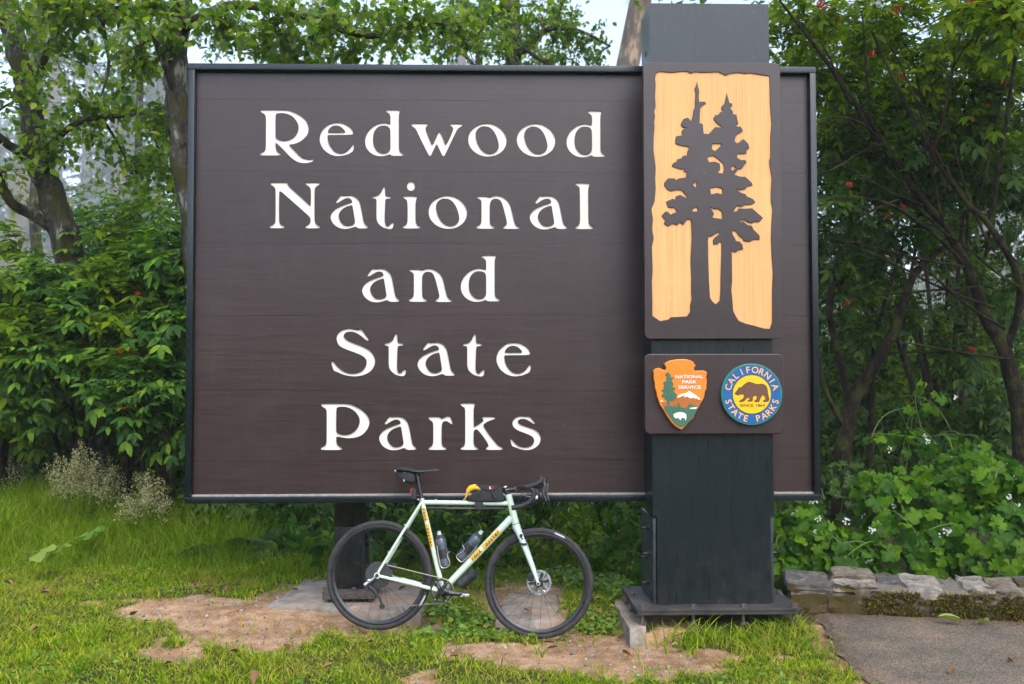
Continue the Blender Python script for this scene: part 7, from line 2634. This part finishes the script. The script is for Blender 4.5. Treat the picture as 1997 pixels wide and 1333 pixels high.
def giant(label, px, Y, r, h, lean=0.0, crown_from=.35, density=1.0, mat='redwood'):
    c = at(px, 700, Y)
    base = np.array([c[0], Y, float(gz(c[0], Y)) - .3])
    root = thing('redwood_tree', tuple(base), label, 'tree', 'giant trees standing in the fog')
    m_, nn = 14, 18
    b = MB()
    for i in range(m_ + 1):
        t = i / m_
        rr = r * (1 - .62 * t) * (1 + .55 * math.exp(-t * 22))
        for k in range(nn):
            a = 2 * math.pi * k / nn
            f_ = 1 + .07 * math.sin(5 * a + i * .4 + px) + .05 * math.sin(9 * a - i * .7)
            b.v.append((base[0] + lean * h * t + rr * f_ * math.cos(a), base[1] + rr * f_ * math.sin(a), base[2] + h * t))
    for i in range(m_):
        for k in range(nn):
            k2 = (k + 1) % nn
            b.f.append((i * nn + k, i * nn + k2, (i + 1) * nn + k2, (i + 1) * nn + k))
    b.build('trunk', M[mat], root, angle=60)
    tw = MB()
    pos, fwd, nrm = [], [], []
    nb = int(80 * density)
    for k in range(nb):
        t = crown_from + (1 - crown_from) * (k + rng.random()) / nb
        a = rng.uniform(0, 2 * math.pi)
        L_ = (1.08 - t) * h * .13 * rng.uniform(.5, 1.2) + r
        p0 = base + np.array([lean * h * t, 0, h * t])
        p1 = p0 + np.array([math.cos(a) * L_, math.sin(a) * L_, -.22 * L_ + .1 * L_ * rng.random()])
        P = bend(p0, p1, .08, 4, .05)
        tw.tube(P, [r * .10, r * .08, r * .06, r * .04, r * .02], 5, False)
        ns = int(46 * density) + 10
        tt = rng.uniform(.25, 1.05, ns)
        q = np.array(P[0]) * (1 - tt)[:, None] + np.array(P[-1]) * tt[:, None] + np.array([0, 0, .3]) * (tt * (1 - tt))[:, None] * L_
        q += rng.normal(0, .10 * L_ * .35, (ns, 3)) * [1, 1, .4]
        pos.append(q)
        fwd.append(unit(np.array([math.cos(a), math.sin(a), -.5]) + rng.normal(0, .6, (ns, 3))))
        nrm.append(unit(rng.normal(0, .5, (ns, 3)) + [0, 0, 1]))
    tw.build('branches', M[mat], root, angle=80)['kind'] = 'stuff'
    pos, fwd, nrm = np.concatenate(pos), np.concatenate(fwd), np.concatenate(nrm)
    n = len(pos)
    V, F = scatter(tpl_blade([(0, 0), (.45, .22), (1, 0)], .03, .3), pos - off(root), fwd, nrm, rng.uniform(.5, 1.3, n) * h * .012)
    o = link('foliage', np_mesh('foliage', V, F, True), M['needle'], root)
    o['kind'] = 'stuff'


for args in (
    ('pale leaning redwood trunk in the fog at the picture edge', 14, 230, 3.0, 100, .08, .60, .8),
    ('ghostly redwood in the fog behind the leaning alder', 100, 330, 3.4, 110, 0, .30, 1.2),
    ('slender foggy redwood seen between the two alder trunks', 222, 270, 2.2, 105, .02, .30, 1.2),
    ('faint redwood deep in the fog by the second alder trunk', 305, 380, 3.2, 110, 0, .25, 1.4),
    ('faint redwood deepest in the fog between bigger trunks', 165, 420, 2.9, 110, .0, .22, 1.4),
    ('faint tall redwood in the fog above the middle of the sign', 620, 360, 3.0, 108, 0, .3, 1.2),
    ('misty redwood above the sign left of the white sky gap', 900, 340, 2.9, 105, 0, .3, 1.2),
    ('mossy pale trunk rising beside the top of the pillar', 1096, 75, 1.2, 62, .2, .85, .3),
    ('foggy redwood glimpsed through the elder stems', 1700, 300, 3.0, 100, 0, .2, 1.2),
    ('foggy redwood at the back near the picture corner', 1930, 330, 3.2, 108, 0, .2, 1.2),
):
    giant(*args)

# the far wooded slope
V_, F_ = [], []
tb = MB()
t_small = T_KITE
for k in range(110):
    Y_ = rng.uniform(260, 610)
    X_ = rng.uniform(-.62, .62) * Y_
    if abs(X_ / Y_ - .155) < .035 and Y_ < 450:
        continue
    z0 = float(gz(X_, Y_))
    h_ = rng.uniform(35, 85)
    tb.tube([(X_, Y_, z0 - 1), (X_, Y_, z0 + h_)], [h_ * .016, h_ * .004], 7, False)
    m_ = 330
    t = rng.uniform(.10, 1.0, m_) ** .9
    a = rng.uniform(0, 2 * math.pi, m_)
    rr = (1.05 - t) * h_ * .17 * rng.uniform(.25, 1.15, m_) + .4
    p = np.stack([X_ + np.cos(a) * rr, Y_ + np.sin(a) * rr, z0 + t * h_ - rr * .25], -1)
    v, f = scatter(t_small, p, unit(np.stack([np.cos(a), np.sin(a), np.full(m_, -.55)], -1) + rng.normal(0, .4, (m_, 3))), unit(rng.normal(0, .5, (m_, 3)) + [0, 0, 1]), rng.uniform(.03, .07, m_) * h_)
    V_.append(v)
    F_.append(f)
V, F = cat_vf(list(zip(V_, F_)))
fw_ = link('forest', np_mesh('forest', V, F, True), M['needle'])
tag(fw_, 'conifer wood on the slope behind, lost in fog', 'forest', kind='stuff')
tb.build('tree_trunks', M['redwood'], fw_, angle=80)['kind'] = 'stuff'

# unseen boughs of the tall wood, added overhead to shade the shrubs
pos = []
for (x0, x1, y0, y1, z0, z1, nb, r0) in ((3.4, 9.5, 4.5, 7.2, 5.8, 8.0, 24, 1.1), (3.0, 9.5, 7.8, 11.5, 6.6, 8.6, 54, 1.1), (2.6, 11, 11.5, 18, 7.8, 12, 56, 1.3), (-10, -2.0, 13, 18, 8.6, 13, 22, 1.3)):
    for k in range(nb):
        c = np.array([rng.uniform(x0, x1), rng.uniform(y0, y1), rng.uniform(z0, z1)])
        q = unit(rng.normal(0, 1, (260, 3))) * rng.uniform(.2, 1, (260, 1)) * np.array([r0, r0, r0 * .5])
        pos.append(c + q)
pos = np.concatenate(pos)
n = len(pos)
V, F = scatter(T_KITE, pos, unit(rng.normal(0, 1, (n, 3))), unit(rng.normal(0, .5, (n, 3)) + [0, 0, 1]), rng.uniform(.10, .20, n))
tag(link('added_canopy', np_mesh('added_canopy', V, F, True), M['alder']), 'leafy boughs added out of view high over the shrubs for shade', 'added_canopy', kind='stuff')

# far wood closing the ground line
pos = []
for k in range(260):
    a = rng.uniform(-.62, .62)
    d = rng.uniform(26, 60)
    c = np.array([math.sin(a) * d, math.cos(a) * d, 0])
    c[2] = float(gz(c[0], c[1]))
    r = rng.uniform(1.0, 2.4)
    q = unit(rng.normal(0, 1, (170, 3))) * rng.uniform(.5, 1, (170, 1)) * np.array([r, r, r * rng.uniform(.8, 1.3)])
    pos.append(c + q + np.array([0, 0, r * .6]))
pos = np.concatenate(pos)
n = len(pos)
V, F = scatter(T_KITE, pos, unit(rng.normal(0, 1, (n, 3))), unit(rng.normal(0, .6, (n, 3)) + [0, -.2, 1]), rng.uniform(.25, .55, n))
tag(link('undergrowth', np_mesh('undergrowth', V, F, True), M['elder']), 'far bushes under the trees, fading into the fog', 'undergrowth', kind='stuff')

# unseen wood added behind the camera to darken low reflections in the paint
pos = []
for k in range(220):
    a = rng.uniform(-1.25, 1.25)
    d = rng.uniform(30, 46)
    c = np.array([math.sin(a) * d, -math.cos(a) * d, 0])
    c[2] = float(gz(c[0], c[1]))
    r = rng.uniform(1.6, 3.0)
    q = unit(rng.normal(0, 1, (150, 3))) * rng.uniform(.5, 1, (150, 1)) * np.array([r, r, r * rng.uniform(1.0, 1.8)])
    pos.append(c + q + np.array([0, 0, rng.uniform(.6, 5.6)]))
pos = np.concatenate(pos)
n = len(pos)
V, F = scatter(T_KITE, pos, unit(rng.normal(0, 1, (n, 3))), unit(rng.normal(0, .6, (n, 3)) + [0, .2, 1]), rng.uniform(.5, 1.0, n))
tag(link('added_treeline', np_mesh('added_treeline', V, F, True), M['elder']), 'green wood added unseen behind the camera to darken reflections', 'wood', kind='stuff')

# ------------------------------------------------------------------ the fog
HZ = 0.0010
hz = MB().box(-520, 520, -90, 660, -8, 240).build('haze', None, smooth=False)
mt, nt, out = new_mat('fog')
pv_ = nd(nt, 'ShaderNodeVolumePrincipled')
pv_.inputs['Color'].default_value = (0.93, 0.96, 1.0, 1)
pv_.inputs['Density'].default_value = HZ
pv_.inputs['Anisotropy'].default_value = 0.0
nt.links.new(pv_.outputs[0], out.inputs['Volume'])
hz.data.materials.append(mt)
tag(hz, 'thin pale fog among the trees', 'fog', kind='stuff')
bpy.context.view_layer.update()
